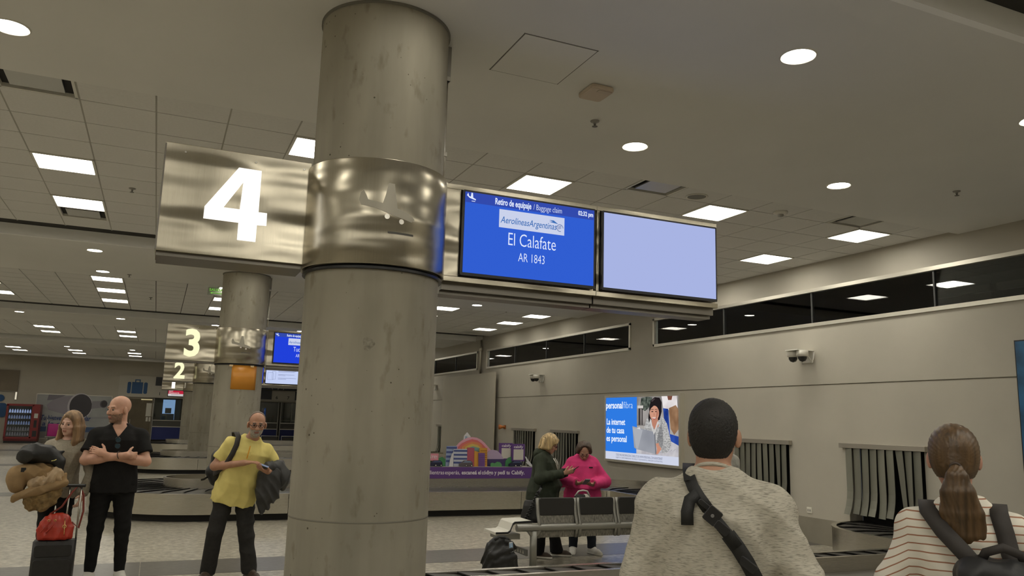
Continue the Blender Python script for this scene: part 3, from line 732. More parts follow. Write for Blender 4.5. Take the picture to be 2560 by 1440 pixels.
PILLARS = [(1.188, 4.933), (1.33, 15.42), (1.38, 25.94), (1.41, 36.44)]
NW = ('nearest', 'second', 'third', 'fourth')
for k, (px, py) in enumerate(PILLARS):
    n = 4 - k; dx, dy = px - PX0, py - PY0
    p = thing('pillar', ('nearest massive round concrete pillar, uncovered from floor to ceiling', 'second round concrete pillar, behind the yellow shirt man', 'third round concrete pillar, left edge showing beyond the second', 'farthest round concrete pillar behind the others')[k], 'pillar', (px, py, 0))
    prof = [(.4174, 4.23 * j / 12) for j in range(13)]
    MB().lathe((0, 0, 0), prof, 64).build('shaft', CONC, p, True)
    MB().lathe((0, 0, 0), [(.4169, 1.092), (.4189, 1.095), (.4189, 1.101), (.4169, 1.104)], 64).build('seam', mat('pour_seam', (.22, .205, .165), .8), p, True)
    MB().lathe((0, 0, 0), [(.418, 4.222), (.428, 4.225), (.428, 4.239), (.418, 4.24)], 64).build('ceiling_joint', mat('joint_mortar', (.20, .19, .16), .8), p, 'auto')
    if k == 0:
        mb = MB(); n_ = 14; vs = [(.4192 * math.cos(R(-104)), .4192 * math.sin(R(-104)), 2.10)]
        for i in range(n_):
            t_ = 2 * math.pi * i / n_; rr_ = .034 + .006 * math.sin(3 * t_ + 1); a_ = R(-104) + rr_ * math.cos(t_) / .418; vs.append((.4182 * math.cos(a_), .4182 * math.sin(a_), 2.10 + rr_ * 1.15 * math.sin(t_)))
        mb.add(vs, [(0, 1 + (i + 1) % n_, 1 + i)[::-1] for i in range(n_)]).build('patch', mat('mortar_patch', (.27, .25, .20), .85, noise=(40, .35)), p, True)
    if k < 2:
        c = thing('conduit', ('thin steel conduit clipped to the right side of nearest pillar', 'thin conduit clipped to the right side of second pillar')[k], 'conduit', (px + .437, py + .0, 0))
        MB().tube([(0, 0, 3.30), (0, 0, 3.5), (0, 0, 4.05)], .012, 8).build('tube', ALU, c, True)
        MB().box(-.012, .02, -.02, .02, 3.98, 4.23).build('trunking', GREYP, c)
        for zz in (3.44, 3.98): MB().box(-.03, .018, -.022, .022, zz, zz + .03).build('clip', ALU, c)
    s = thing('carousel_sign', ('brushed steel collar and sign board with lit number four', 'brushed steel collar and sign board with lit number three', 'brushed steel collar and sign board with lit number two', 'brushed steel collar and sign board with lit number one')[k], 'sign', (px, py, 2.6))
    L1 = (-PX0, -PY0, -2.6)
    MB().lathe((PX0, PY0, 0), [(.421, 2.574), (.4475, 2.570), (.4492, 2.574), (.4492, 3.208), (.4475, 3.212), (.424, 3.21)], 72).build('collar', STEEL, s, 'auto', loc=L1)
    MB().lathe((PX0, PY0, 0), [(.418, 2.572), (.438, 2.557), (.438, 2.542), (.418, 2.542)], 48).build('collar_gap_shade', BLACK, s, 'auto', loc=L1)  # black ring stands in for the shaded gap below the collar
    MB().box(-.092, .757, 4.92, 5.27, 2.597, 3.249).build('sign_board', STEEL, s, loc=L1, bevel=.003)
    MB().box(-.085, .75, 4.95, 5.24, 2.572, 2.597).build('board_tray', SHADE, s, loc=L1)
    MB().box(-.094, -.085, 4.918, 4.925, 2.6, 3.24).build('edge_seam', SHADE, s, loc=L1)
    for zz in (2.72, 3.12): MB().box(.745, .76, 5.02, 5.2, zz, zz + .05).build('bracket', GREYP, s, loc=L1)
    if n == 4: curve_fill('numeral', [NUM4, NUM4I], NUMM, s, 4.916, loc=L1)
    elif n == 1:
        MB().box(.29, .42, 4.912, 4.92, 2.66, 3.10).build('numeral', NUMM, s, loc=L1)
    else:
        text('numeral', str(n), .66, NUMC, s, (.35 + L1[0], 4.914 + L1[1], 2.695 + L1[2]), '-Y', .004, .022, 'CENTER', sx=.92)
    for xx, zz in ((.02, 3.2), (.42, 3.2), (.71, 3.2)): MB().cyl((0, 0), .006, 0, .004, 10).build('rivet', ALU, s).matrix_local = Matrix.Translation((xx + L1[0], 4.918 + L1[1], zz + L1[2])) @ Matrix.Rotation(R(90), 4, 'X')
    def wrap(name, pts, r0, r1, m):
        # polygon of (angle, height) on the collar with its own thickness
        cx = sum(a for a, b in pts) / len(pts)
        bm = bmesh.new(); vs = [bm.verts.new((a * .0081, b, 0)) for a, b in pts]; bm.faces.new(vs)
        bmesh.ops.triangulate(bm, faces=bm.faces[:])
        bmesh.ops.subdivide_edges(bm, edges=bm.edges[:], cuts=2, use_grid_fill=True)
        V = [(v.co.x / .0081, v.co.y) for v in bm.verts]; bm.verts.index_update(); F = [tuple(v.index for v in f.verts) for f in bm.faces]; bm.free()
        mb = MB()
        for r_ in (r1,): mb.add([(PX0 + r_ * math.cos(R(a)), PY0 + r_ * math.sin(R(a)), b) for a, b in V], F)
        return mb.build(name, m, s, True, loc=L1)
    cut = mat('plane_cutout', (.42, .395, .33), .45, .8)
    wrap('plane_emblem', PLANE, .4492, .4506, cut)
    wrap('plane_emblem', [(-94.43, 2.769), (-73.84, 2.768), (-73.75, 2.756), (-94.34, 2.756)], .4492, .4506, mat('slot_dark', (.10, .095, .085), .5))
    for a, b in ((-95.5, 2.857), (-84.2, 2.835)):
        wrap('plane_emblem', [(a + 2.0 * math.cos(R(t)), b + .016 * math.sin(R(t))) for t in range(0, 360, 30)], .4492, .4512, ALU)
    # the screens right of the pillar
    if k == 0:
        display('blue arrivals screen reading El Calafate, mounted beside the nearest pillar', 1.757, 2.776, 'blue', px, py, dest=('El Calafate', 'AR 1843'))
        display('blank pale lilac screen at the outer end beside El Calafate screen', 2.834, 3.853, 'blank', px, py)
    elif k == 1:
        display('deep blue screen reading Tucumán, partly hidden by the nearest pillar', 1.757, 2.776, 'deep', px, py, dest=('Tucumán', 'AR 1468'))
        display('screen beside Tucumán one, hidden behind the nearest pillar', 2.834, 3.853, 'blank', px, py)
    elif k == 2:
        display('narrow sliver of a blue screen beside the second pillar', 1.757, 2.776, 'deep', px, py, dest=('Salta', 'AR 1450'))
        display('pale notice screen with passport drawing below the Tucumán screen', 2.834, 3.853, 'info', px, py)
    else:
        display('small pale screen at the last pillar by the second pillar', 1.757, 2.776, 'info', px, py)
        display('farthest screen, hidden behind nearer pillars', 2.834, 3.853, 'blank', px, py)
t = thing('orange_placard', 'plain orange placard taped on the second pillar below its collar', 'placard', (1.33, 14.95, 2.13))
mb = MB(); K = 10; vs = []
for i in range(K + 1):
    a = -112 + 62 * i / K - 0; 
    for z in (-.02, .43):
        for rr in (.420, .4245):
            vs.append((rr * math.cos(R(a)) + .0, rr * math.sin(R(a)) + .47, z))
fs = []
for i in range(K):
    a, b = i * 4, i * 4 + 4
    fs += [(a + 1, b + 1, b + 3, a + 3), (a, a + 2, b + 2, b), (a, b, b + 1, a + 1), (a + 2, a + 3, b + 3, b + 2)]
fs += [(0, 1, 3, 2), (K * 4, K * 4 + 2, K * 4 + 3, K * 4 + 1)]
mb.add(vs, fs); mb.build('sheet', mat('orange_card', (.78, .33, .045), .35, bump=(3, .3, .02)), t, True)
for xx in (-.18, .18): MB().box(xx - .03, xx + .03, -.005 + abs(xx) * .1, .0 + abs(xx) * .1, .38, .41).build('tape', mat('clear_tape', (.8, .6, .35), .2), t)
# ================================================================== FAR WALL
fw = MB()
def fbox(x0, x1, z0, z1): fw.box(x0, x1, YF, YF + .25, z0, z1)
fbox(XL, -1.32, 0, 2.38); fbox(1.7, 5.1, 0, 2.38); fbox(XL, XW, 2.38, 4.62)
struct(fw.build('wall_far', WALLM))
struct(MB().box(-2, XW, YF + 5, YF + 5.2, 0, 3).box(-2, -1.8, YF + .26, YF + 5, 0, 3).box(1.9, 2.1, YF + .26, YF + 5, 0, 3).box(-2, XW, YF + .26, YF + 5, 2.6, 2.7).build('wall_back_office', mat('office_brown', (.10, .078, .045), .7)))
Y0 = YF - .002
BRD = mat('sign_board_grey', (.50, .475, .41), .5)
BLU = mat('icon_blue', S(30, 78, 128), .45)
t = thing('baggage_sign', 'wide pale board with blue suitcase pictogram above the far doors', 'sign', (-.15, YF, 2.4))
o_ = (.15, -YF, -2.4)
MB().box(-1.86, 1.62, YF - .08, YF, 2.40, 3.49).build('board', BRD, t, loc=o_)
def fpoly(name, pts, m, par, lift=.0): 
    mb = MB().prism(pts, YF - .09 - lift, YF - .08 - lift, lambda a, b, c: (a, c, b)); return mb.build(name, m, par, loc=o_)
rr = lambda x0, x1, z0, z1, r: arc(x1 - r, z1 - r, r, r, 0, 90, 4) + arc(x0 + r, z1 - r, r, r, 90, 180, 4) + arc(x0 + r, z0 + r, r, r, 180, 270, 4) + arc(x1 - r, z0 + r, r, r, 270, 360, 4)
fpoly('suitcase_icon', rr(-1.46, -1.29, 2.57, 3.16, .07), BLU, t); fpoly('suitcase_icon', rr(-1.25, -.73, 2.57, 3.16, .01), BLU, t); fpoly('suitcase_icon', rr(-.69, -.51, 2.57, 3.16, .07), BLU, t)
fpoly('suitcase_handle', [(-1.12, 3.16), (-1.12, 3.30), (-.86, 3.30), (-.86, 3.16), (-.91, 3.16), (-.91, 3.25), (-1.07, 3.25), (-1.07, 3.16)], BLU, t)
text('lettering', '1', .22, mat('sign_ink', (.05, .05, .05), .5), t, (.15 + .05, -.10, .13), '-Y', .003, .004)
MB().box(-.14, .66, YF - .13, YF - .08, 3.02, 3.47).build('dark_screen', BEZEL, t, loc=o_)
t = thing('red_display', 'small red and white display under the number one sign', 'screen', (.95, YF - .1, 2.48))
MB().box(-.47, .47, -.06, 0, 0, .36).build('bezel', BEZEL, t)
MB().box(-.44, .44, -.065, -.06, .14, .34).build('red_band', emis('led_red', S(190, 40, 62), .9), t)
MB().box(-.44, .44, -.065, -.06, .03, .14).build('white_band', emis('led_white', S(220, 215, 215), .9), t)
text('lettering', 'HOT', .085, emis('led_white', (1, 1, 1), 1), t, (-.41, -.068, .25), '-Y', .001, .002, fit=.2)
text('lettering', 'PRODUCTS', .07, emis('led_white', (1, 1, 1), 1), t, (-.41, -.068, .165), '-Y', .001, .002, fit=.5)
MB().box(-.3, .3, -.068, -.064, .08, .095).build('text_line', mat('sign_ink', (.05, .05, .05), .5), t)
# doorway and counter
BRN = mat('door_brown', (.115, .09, .052), .5, noise=(2, .15))
BLUP = mat('counter_blue', S(26, 40, 104), .45)
def door_unit(x0, x1, n, label, paper=False, handle=False):
    d_ = struct(bpy.data.objects.new('door_%d' % n, None)); COL.objects.link(d_); d_.location = ((x0 + x1) / 2, YF + .05, 0)
    w2 = (x1 - x0) / 2
    MB().box(-w2, w2, 0, .05, .03, 2.3).build('leaf', BRN, d_)
    MB().box(-w2 - .05, -w2, -.04, .1, 0, 2.38).box(w2, w2 + .05, -.04, .1, 0, 2.38).box(-w2, w2, -.04, .1, 2.3, 2.38).build('door_frame', mat('door_frame_brown', (.22, .19, .14), .4, .5), d_)
    if paper:
        MB().box(.28, .60, -.012, 0, 1.42, 2.1).build('notice', mat('notice_paper', (.62, .60, .53), .6), d_)
        for q in (.31, .45): MB().box(q, q + .10, -.012, 0, 1.16, 1.38).build('notice', mat('notice_paper', (.62, .60, .53), .6), d_)
        MB().box(-.0, .58, -.03, 0, 2.26, 2.34).build('lamp', emis('door_lamp', S(215, 200, 150), .8), d_)
    if handle: MB().tube([(-w2 + .1, -.03, 1.0), (-w2 + .1, -.03, 1.25)], .02, 8).build('handle', ALU, d_)
    return d_
door_unit(-1.28, -.22, 1, '', True, True)
def counter(x0, x1, label, bright=False, n=0):
    t = thing('service_counter', label, 'counter', (x0, YF - .05, 0)); w_ = x1 - x0
    MB().box(-.05, 0, -.05, .045, 0, 2.36).build('post', GREYP, t); MB().box(w_, w_ + .05, -.05, .045, 0, 2.36).build('post', GREYP, t)
    MB().box(0, w_, .0, .06, .92, 1.22).build('grey_panel', mat('counter_grey', (.075, .072, .062), .5), t)
    MB().box(0, w_, -.04, .08, 1.22, 1.25).box(0, w_, -.03, .06, .885, .92).build('ledge', ALU, t)
    MB().box(0, w_, -.01, .06, .24, .885).build('blue_panel', BLUP, t)
    MB().box(0, w_, .03, .036, 1.25, 2.35).build('glass', GLASS, t)
    MB().box(0, w_, .7, .75, 0, 2.36).build('back_wall', BRN, t)
    if bright:
        MB().box(.42, 1.02, .66, .69, 1.27, 2.32).build('bright_window', emis('office_light', S(150, 185, 225), .85), t)
        MB().box(1.02, 1.3, .64, .69, 1.25, 2.32).build('window_side', mat('office_side', (.16, .18, .19), .5), t)
        MB().box(.55, .85, .45, .6, 1.60, 1.88).build('monitor', mat('monitor_grey', (.25, .24, .22), .5), t)
        MB().box(.35, 1.0, .4, .62, 1.25, 1.58).build('desk', mat('desk_blue', (.10, .14, .19), .5), t)
    if n == 2:
        MB().box(w_ * .55, w_ * .58, .55, .6, 1.25, 2.36).box(.1, w_ - .1, .56, .6, 1.38, 1.41).build('rail', mat('rail_brass', (.35, .28, .16), .35, .8), t)
    return t
counter(-.10, 1.60, 'blue fronted counter under the small red display', True)
counter(5.20, 6.18, 'blue fronted counter partly behind the yellow shirt man', n=1)
counter(6.36, 7.5, 'blue fronted counter next to the nearest pillar edge', n=2)
counter(7.68, 9.1, 'blue fronted counter hidden by the nearest pillar', n=2)
for x0, x1, l in ((6.36, 7.3, 'low metal trolley frame below the right blue counter'), (5.3, 6.2, 'low metal trolley frame behind the yellow shirt man')):
    t = thing('trolley', l, 'trolley', (x0, YF - .9, 0)); w_ = x1 - x0
    MB().tube([(0, 0, 0), (0, 0, .55), (w_, 0, .55), (w_, 0, 0)], .025, 8).tube([(0, 0, .08), (w_, 0, .08)], .025, 8).build('frame', ALU, t, True)
    MB().box(.05, w_ - .05, .02, .04, .12, .5).build('panel', mat('trolley_grey', (.09, .085, .075), .5), t)
t = thing('gate_board', 'pale board with six and seven between black blocks', 'sign', (6.4, YF - .03, 2.45))
MB().box(-1.3, 1.3, -.08, 0, 0, .56).build('board', BRD, t)
MB().box(-1.3, -.62, -.11, -.08, .06, .55).build('black_block', BEZEL, t); MB().box(.64, 1.3, -.11, -.08, .06, .55).build('black_block', BEZEL, t)
text('lettering', '6', .24, mat('sign_ink', (.05, .05, .05), .5), t, (-.4, -.083, .1), '-Y', .002, .004); text('lettering', '7', .24, mat('sign_ink', (.05, .05, .05), .5), t, (.22, -.083, .1), '-Y', .002, .004)
t = thing('claim_header', 'dark hanging header reading Retiro de equipaje and Baggage claim', 'sign', (6.3, YF - .4, 3.04))
MB().box(-2.2, 2.2, 0, .1, 0, .34).build('panel', mat('header_dark', (.02, .022, .035), .4), t)
text('lettering', 'Retiro de equipaje · Baggage claim', .27, mat('header_text', (.42, .42, .42), .5), t, (-2.75, -.003, .08), '-Y', .002, .001, fit=4.4).location = (-2.15, -.003, .08)
for xx in (-1.8, 1.8): MB().tube([(xx, .05, .34), (xx, .05, 1.2)], .012, 6).build('hanger', ALU, t)
# engine mural
t = thing('engine_mural', 'large pale wall mural showing an aircraft jet engine', 'mural', (-3.8, YF, .2))
o_ = (3.8, -YF, -.2)
MB().box(-5.48, -2.10, YF - .06, YF, .2, 2.40).build('frame', ALU, t, loc=o_)
pn = MB().box(-5.45, -2.13, YF - .066, YF - .06, .23, 2.37).build('print', mat('mural_sky', (.36, .37, .37), .4, noise=(1.2, .15)), t, loc=o_)
k_ = [0]
def mp_(name, pts, c):
    k_[0] += 1
    mb = MB().prism(pts, YF - .067 - .0015 * k_[0], YF - .066 - .0015 * (k_[0] - 1), lambda a, b, c_: (a, c_, b)); return mb.build(name, mat('mural_' + name, c, .45), pn, loc=(0, 0, 0))
def el(x, z, rx, rz): return arc(x, z, rx, rz, 0, 360, 28)[:-1]
pn.location = o_
mp_('cloud', [(-5.45, 1.2), (-2.13, 1.35), (-2.13, 1.25), (-5.45, 1.05)], (.30, .31, .32))
mp_('wing', [(-4.95, 2.37), (-4.2, 2.37), (-4.6, 2.12), (-5.0, 2.08)], (.20, .19, .22))
mp_('nacelle', [(-3.55, 2.37), (-4.3, 2.30), (-4.75, 2.1), (-5.0, 1.85), (-4.9, 1.62), (-4.5, 1.5), (-3.5, 1.25), (-3.2, 1.8)], (.30, .28, .32))
mp_('nacelle_lip', el(-3.52, 1.83, .56, .66), (.52, .50, .54)); mp_('intake', el(-3.49, 1.84, .50, .60), (.055, .05, .06))
mp_('small_engine', [(-3.0, 2.10), (-2.5, 2.14), (-2.42, 1.82), (-3.0, 1.72)], (.27, .26, .29)); mp_('small_intake', el(-2.46, 1.98, .17, .19), (.10, .095, .11)); mp_('small_core', el(-2.44, 1.98, .13, .155), (.05, .045, .05))
mp_('blue_base', [(-5.45, .55), (-2.13, .55), (-2.13, .80), (-5.45, .80)], (.05, .09, .19))
mp_('ground', [(-5.45, .23), (-2.13, .23), (-2.13, .55), (-5.45, .55)], (.26, .25, .24))
IB = mat('mural_ink', S(44, 66, 120), .5)
text('lettering', 'Tu bienvenida particular', .34, IB, pn, (-5.2, YF - .085, 1.12), '-Y', .001, .006, fit=2.2, shear=.2).location = (-5.2, YF - .085, 1.12)
text('lettering', 'a lo que', .3, IB, pn, (-5.1, YF - .085, .84), '-Y', .001, .006, fit=1.1, shear=.2)
# left panels and pictogram
t = thing('brown_panel', 'plain brown wall panel at the upper left of the far wall', 'panel', (-7.2, YF - .03, 2.47))
MB().box(-1.0, .88, -.05, -.001, 0, 1.03).build('sheet', mat('panel_brown', (.20, .165, .115), .6), t)
MB().box(-1.0, .88, -.06, 0, -.02, 0).build('edge_trim', GREYP, t)
t = thing('light_strip', 'short white vertical light strip beside the brown panel', 'light', (-6.36, YF, 2.05))
MB().box(-.05, .05, -.06, 0, 0, .40).build('housing', GREYP, t); MB().box(-.035, .035, -.066, -.06, .02, .38).build('tube', emis('strip_light', S(225, 215, 190), .9), t)
t = thing('restroom_pictogram', 'blue restroom figure pictogram at the left edge of the far wall', 'sign', (-7.0, YF - .03, 1.1))
MB().prism(arc(0, 1.02, .17, .17, 0, 360, 20)[:-1], -.03, 0, lambda a, b, c: (a, c, b)).build('head', BLU, t)
MB().prism(rr(-.3, .3, .1, .78, .12), -.03, 0, lambda a, b, c: (a, c, b)).build('body', BLU, t)
# vending machine
def vending():
    RED = mat('vending_red', (.20, .02, .022), .35); t = thing('vending_machine', 'red drinks vending machine with lit shelves against the far wall', 'vending machine', (-5.83, 45.35, 0))
    MB().box(-.70, .70, -.35, .45, .1, 1.86).build('cabinet', RED, t, bevel=.02)
    MB().box(-.68, .68, -.34, .44, 0, .1).build('plinth', BLACK, t)
    MB().box(-.62, .36, -.355, -.345, .3, 1.76).build('window_back', mat('vend_dark', (.02, .022, .03), .3), t)
    MB().box(-.60, .34, -.352, -.346, 1.66, 1.72).build('lamp', emis('vend_lamp', (.8, .9, 1), 2.5), t)
    MB().box(-.62, .36, -.44, -.436, .3, 1.76).build('glass', GLASS, t)
    MB().box(-.70, -.62, -.45, -.34, .24, 1.82).box(.36, .44, -.45, -.34, .24, 1.82).box(-.7, .44, -.45, -.34, .2, .3).box(-.7, .70, -.45, -.34, 1.76, 1.86).box(.44, .70, -.45, -.34, .2, 1.76).build('door_frame', RED, t)
    MB().box(.48, .64, -.46, -.45, 1.2, 1.42).build('keypad', mat('vend_keypad', (.5, .5, .46), .4), t)
    MB().box(.50, .62, -.46, -.45, .75, 1.1).build('coin_slot', BLACK, t)
    MB().box(.48, .66, -.46, -.45, .32, .6).build('dispense_door', BLACK, t)
    text('lettering', 'DRINKS', .1, mat('vend_text', (.7, .5, .5), .5), t, (.46, -.452, 1.66), '-Y', .001, fit=.2) if False else None
    can = MB().lathe((0, 0, 0), [(0, 0), (.035, 0), (.036, .10), (.025, .12), (.014, .15), (.014, .17), (0, .17)], 10).mesh('drink_bottle')
    mt = [emis('vend_glow_a', S(170, 185, 225), .8), emis('vend_glow_b', S(120, 132, 165), .6), emis('vend_glow_c', S(84, 80, 84), .6)]  # bottles glow, dimmer down the rows, in place of lamplight on them
    for r_, z in enumerate((1.44, 1.16, .88, .60, .36)):
        MB().box(-.61, .35, -.43, -.36, z - .012, z).build('shelf', ALU, t)
        for c in range(9):
            me = can.copy(); me.materials.append(mt[0] if r_ == 0 else mt[1] if r_ < 3 else mt[2])
            o = bpy.data.objects.new('drink_bottle', me); COL.objects.link(o); o.parent = t; o.location = (-.55 + .105 * c, -.40, z)
vending()
# ================================================================== BAGGAGE CAROUSELS
SLATM = mat('rubber_slat', (.030, .027, .024), .42, noise=(6, .35, 5), bump=(30, .1, .003))
SKIRT = mat('carousel_skirt', (.012, .011, .010), .6)
DECKM = mat('island_deck', (.16, .15, .13), .5)
def fillet_path(pts, rad, step=.06):
    P = [Vector((x, y)) for x, y in pts]; out = [P[0]]
    for i in range(1, len(P) - 1):
        a, b, c = P[i - 1], P[i], P[i + 1]; d1 = (a - b).normalized(); d2 = (c - b).normalized()
        ang = d1.angle(d2); t = rad[i] / math.tan(ang / 2)
        p1, p2 = b + d1 * t, b + d2 * t; cen = b + (d1 + d2).normalized() * (rad[i] / math.sin(ang / 2))
        a1 = math.atan2(p1.y - cen.y, p1.x - cen.x); a2 = math.atan2(p2.y - cen.y, p2.x - cen.x); da = a2 - a1
        while da > math.pi: da -= 2 * math.pi
        while da < -math.pi: da += 2 * math.pi
        n = max(4, int(abs(da) * rad[i] / .08))
        out += [Vector((cen.x + rad[i] * math.cos(a1 + da * k / n), cen.y + rad[i] * math.sin(a1 + da * k / n))) for k in range(n + 1)]
    out.append(P[-1])
    # resample
    res = [out[0]]; acc = 0
    for p, q in zip(out[:-1], out[1:]):
        L = (q - p).length
        while acc + L >= step:
            f = (step - acc) / L; p = p + (q - p) * f; res.append(p.copy()); L = (q - p).length; acc = 0
        acc += L
    return res, step
def carousel(ex, cy, yn, yf, label, detail, guard=True, BW=.55, h=1.17):
    t = thing('baggage_carousel', label, 'carousel', (ex, cy, 0)); O = (-ex, -cy, 0)
    near, far = cy - h, cy + h
    pts = [(9.52, yn), (8.7, yn), (8.7, near), (ex - h, near), (ex - h, far), (8.7, far), (8.7, yf), (9.52, yf)]
    rad = [0, .58, .75, h - .01, h - .01, .75, .58, 0]
    if abs(yf - far) < .3: pts = pts[:5] + [(9.52, far)]; rad = rad[:5] + [0]
    pth, st = fillet_path(pts, rad)
    n = len(pth)
    def fr(s):
        i = max(0, min(n - 2, int(s / st))); f = s / st - i
        c = pth[i] + (pth[i + 1] - pth[i]) * f; a = pth[max(0, i - 2)]; b = pth[min(n - 1, i + 3)]; d = (b - a).normalized()
        return c, Vector((-d.y, d.x))           # path runs towards -X on the near run, so the normal points to -Y, outwards
    Ltot = (n - 1) * st
    sgn = 1 if fr(Ltot * .3)[1].y < 0 else -1
    def pt(s, v, z):
        c, nn = fr(max(0, min(Ltot, s))); q = c + nn * (v * sgn); return (q.x, q.y, z)
    zb = .40
    # slats
    pitch = .272; k = 0; s = .1; rest = MB()
    while s < Ltot - .35:
        mb = MB() if detail else rest; V = (-1, -.5, 0, .5, 1); vs = []
        for lead in (0, 1):
            for v in V:
                ss = s + (pitch * 1.25 if lead else 0) + .10 * (1 - v * v) + .05 * v
                z = zb + (.026 if not lead else .002)
                p = pt(ss, v * (BW - .02), z); vs += [p, (p[0], p[1], p[2] - .008)]
        fs = []
        for j in range(4):
            a, b = 2 * j, 2 * j + 2; c, d = 10 + 2 * j, 12 + 2 * j
            fs += [(a, b, d, c), (a + 1, c + 1, d + 1, b + 1), (a, a + 1, b + 1, b), (c, d, d + 1, c + 1)]
        fs += [(0, 10, 11, 1), (8, 9, 19, 18)]
        mb.add(vs, fs)
        if detail: mb.build('slat', SLATM, t, loc=O)
        s += pitch; k += 1
    if not detail: tag(rest.build('slats', SLATM, t, loc=O), kind='stuff')
    def wallstrip(v0, v1, z0, z1, s0, s1, m, name, sm=True):
        K = max(2, int((s1 - s0) / .12)); mb = MB(); vs = []
        for i in range(K + 1):
            s_ = s0 + (s1 - s0) * i / K
            vs += [pt(s_, v0, z0), pt(s_, v1, z0), pt(s_, v1, z1), pt(s_, v0, z1)]
        fs = [(0, 1, 2, 3), tuple(K * 4 + q for q in (3, 2, 1, 0))]
        for i in range(K):
            for q in range(4): fs.append((i * 4 + q, i * 4 + (q + 1) % 4, i * 4 + 4 + (q + 1) % 4, i * 4 + 4 + q))
        mb.add(vs, fs); return mb.build(name, m, t, 'auto', loc=O)
    seg = 2.05; m_ = int(Ltot / seg); seg = Ltot / m_
    for i in range(m_):
        a, b = i * seg + .004, (i + 1) * seg - .004
        wallstrip(BW, BW + .05, .115, zb + .015, a, b, STEEL2, 'side_panel')
    wallstrip(BW - .01, BW + .055, zb + .015, zb + .028, 0, Ltot, STEEL2, 'edge_rail')
    wallstrip(BW - .14, BW - .10, 0, .12, 0, Ltot, SKIRT, 'skirt')
    wallstrip(-BW, BW, zb - .06, zb - .03, 0, Ltot, SKIRT, 'belt_bed')
    if guard:
        s0 = (Vector(pth[0]) - Vector((9.52, yn))).length + 1.4; 
        wallstrip(-BW - .03, -BW, zb - .03, .555, .5, Ltot - .5, STEEL2, 'inner_guard')
        wallstrip(-BW - .04, -BW + .008, .555, .572, .5, Ltot - .5, STEEL2, 'guard_rail')
        pol = [pt(.5 + (Ltot - 1) * i / 90, -BW - .03, 0)[:2] for i in range(91)]
        bm = bmesh.new(); vs = [bm.verts.new((x, y, .42)) for x, y in pol]; f = bm.faces.new(vs); bmesh.ops.triangulate(bm, faces=[f])
        me = bpy.data.meshes.new('island_deck'); bm.to_mesh(me); bm.free(); 
        o = link('island_deck', me, DECKM, t, loc=O); 
        sd = o.modifiers.new('thick', 'SOLIDIFY'); sd.thickness = .02
    return t
carousel(1.2, 4.96, .95, 8.2, 'nearest steel baggage carousel with black rubber slats by the bench', True, BW=.48, h=1.11)
carousel(.85, 15.35, 10.65, 17.68, 'second steel baggage carousel carrying the colourful display', True)
carousel(.85, 25.9, 20.1, 26.75, 'third baggage carousel behind the man in black', False)
carousel(1.1, 36.3, 33.0, 37.4, 'farthest baggage carousel before the blue counter', False)
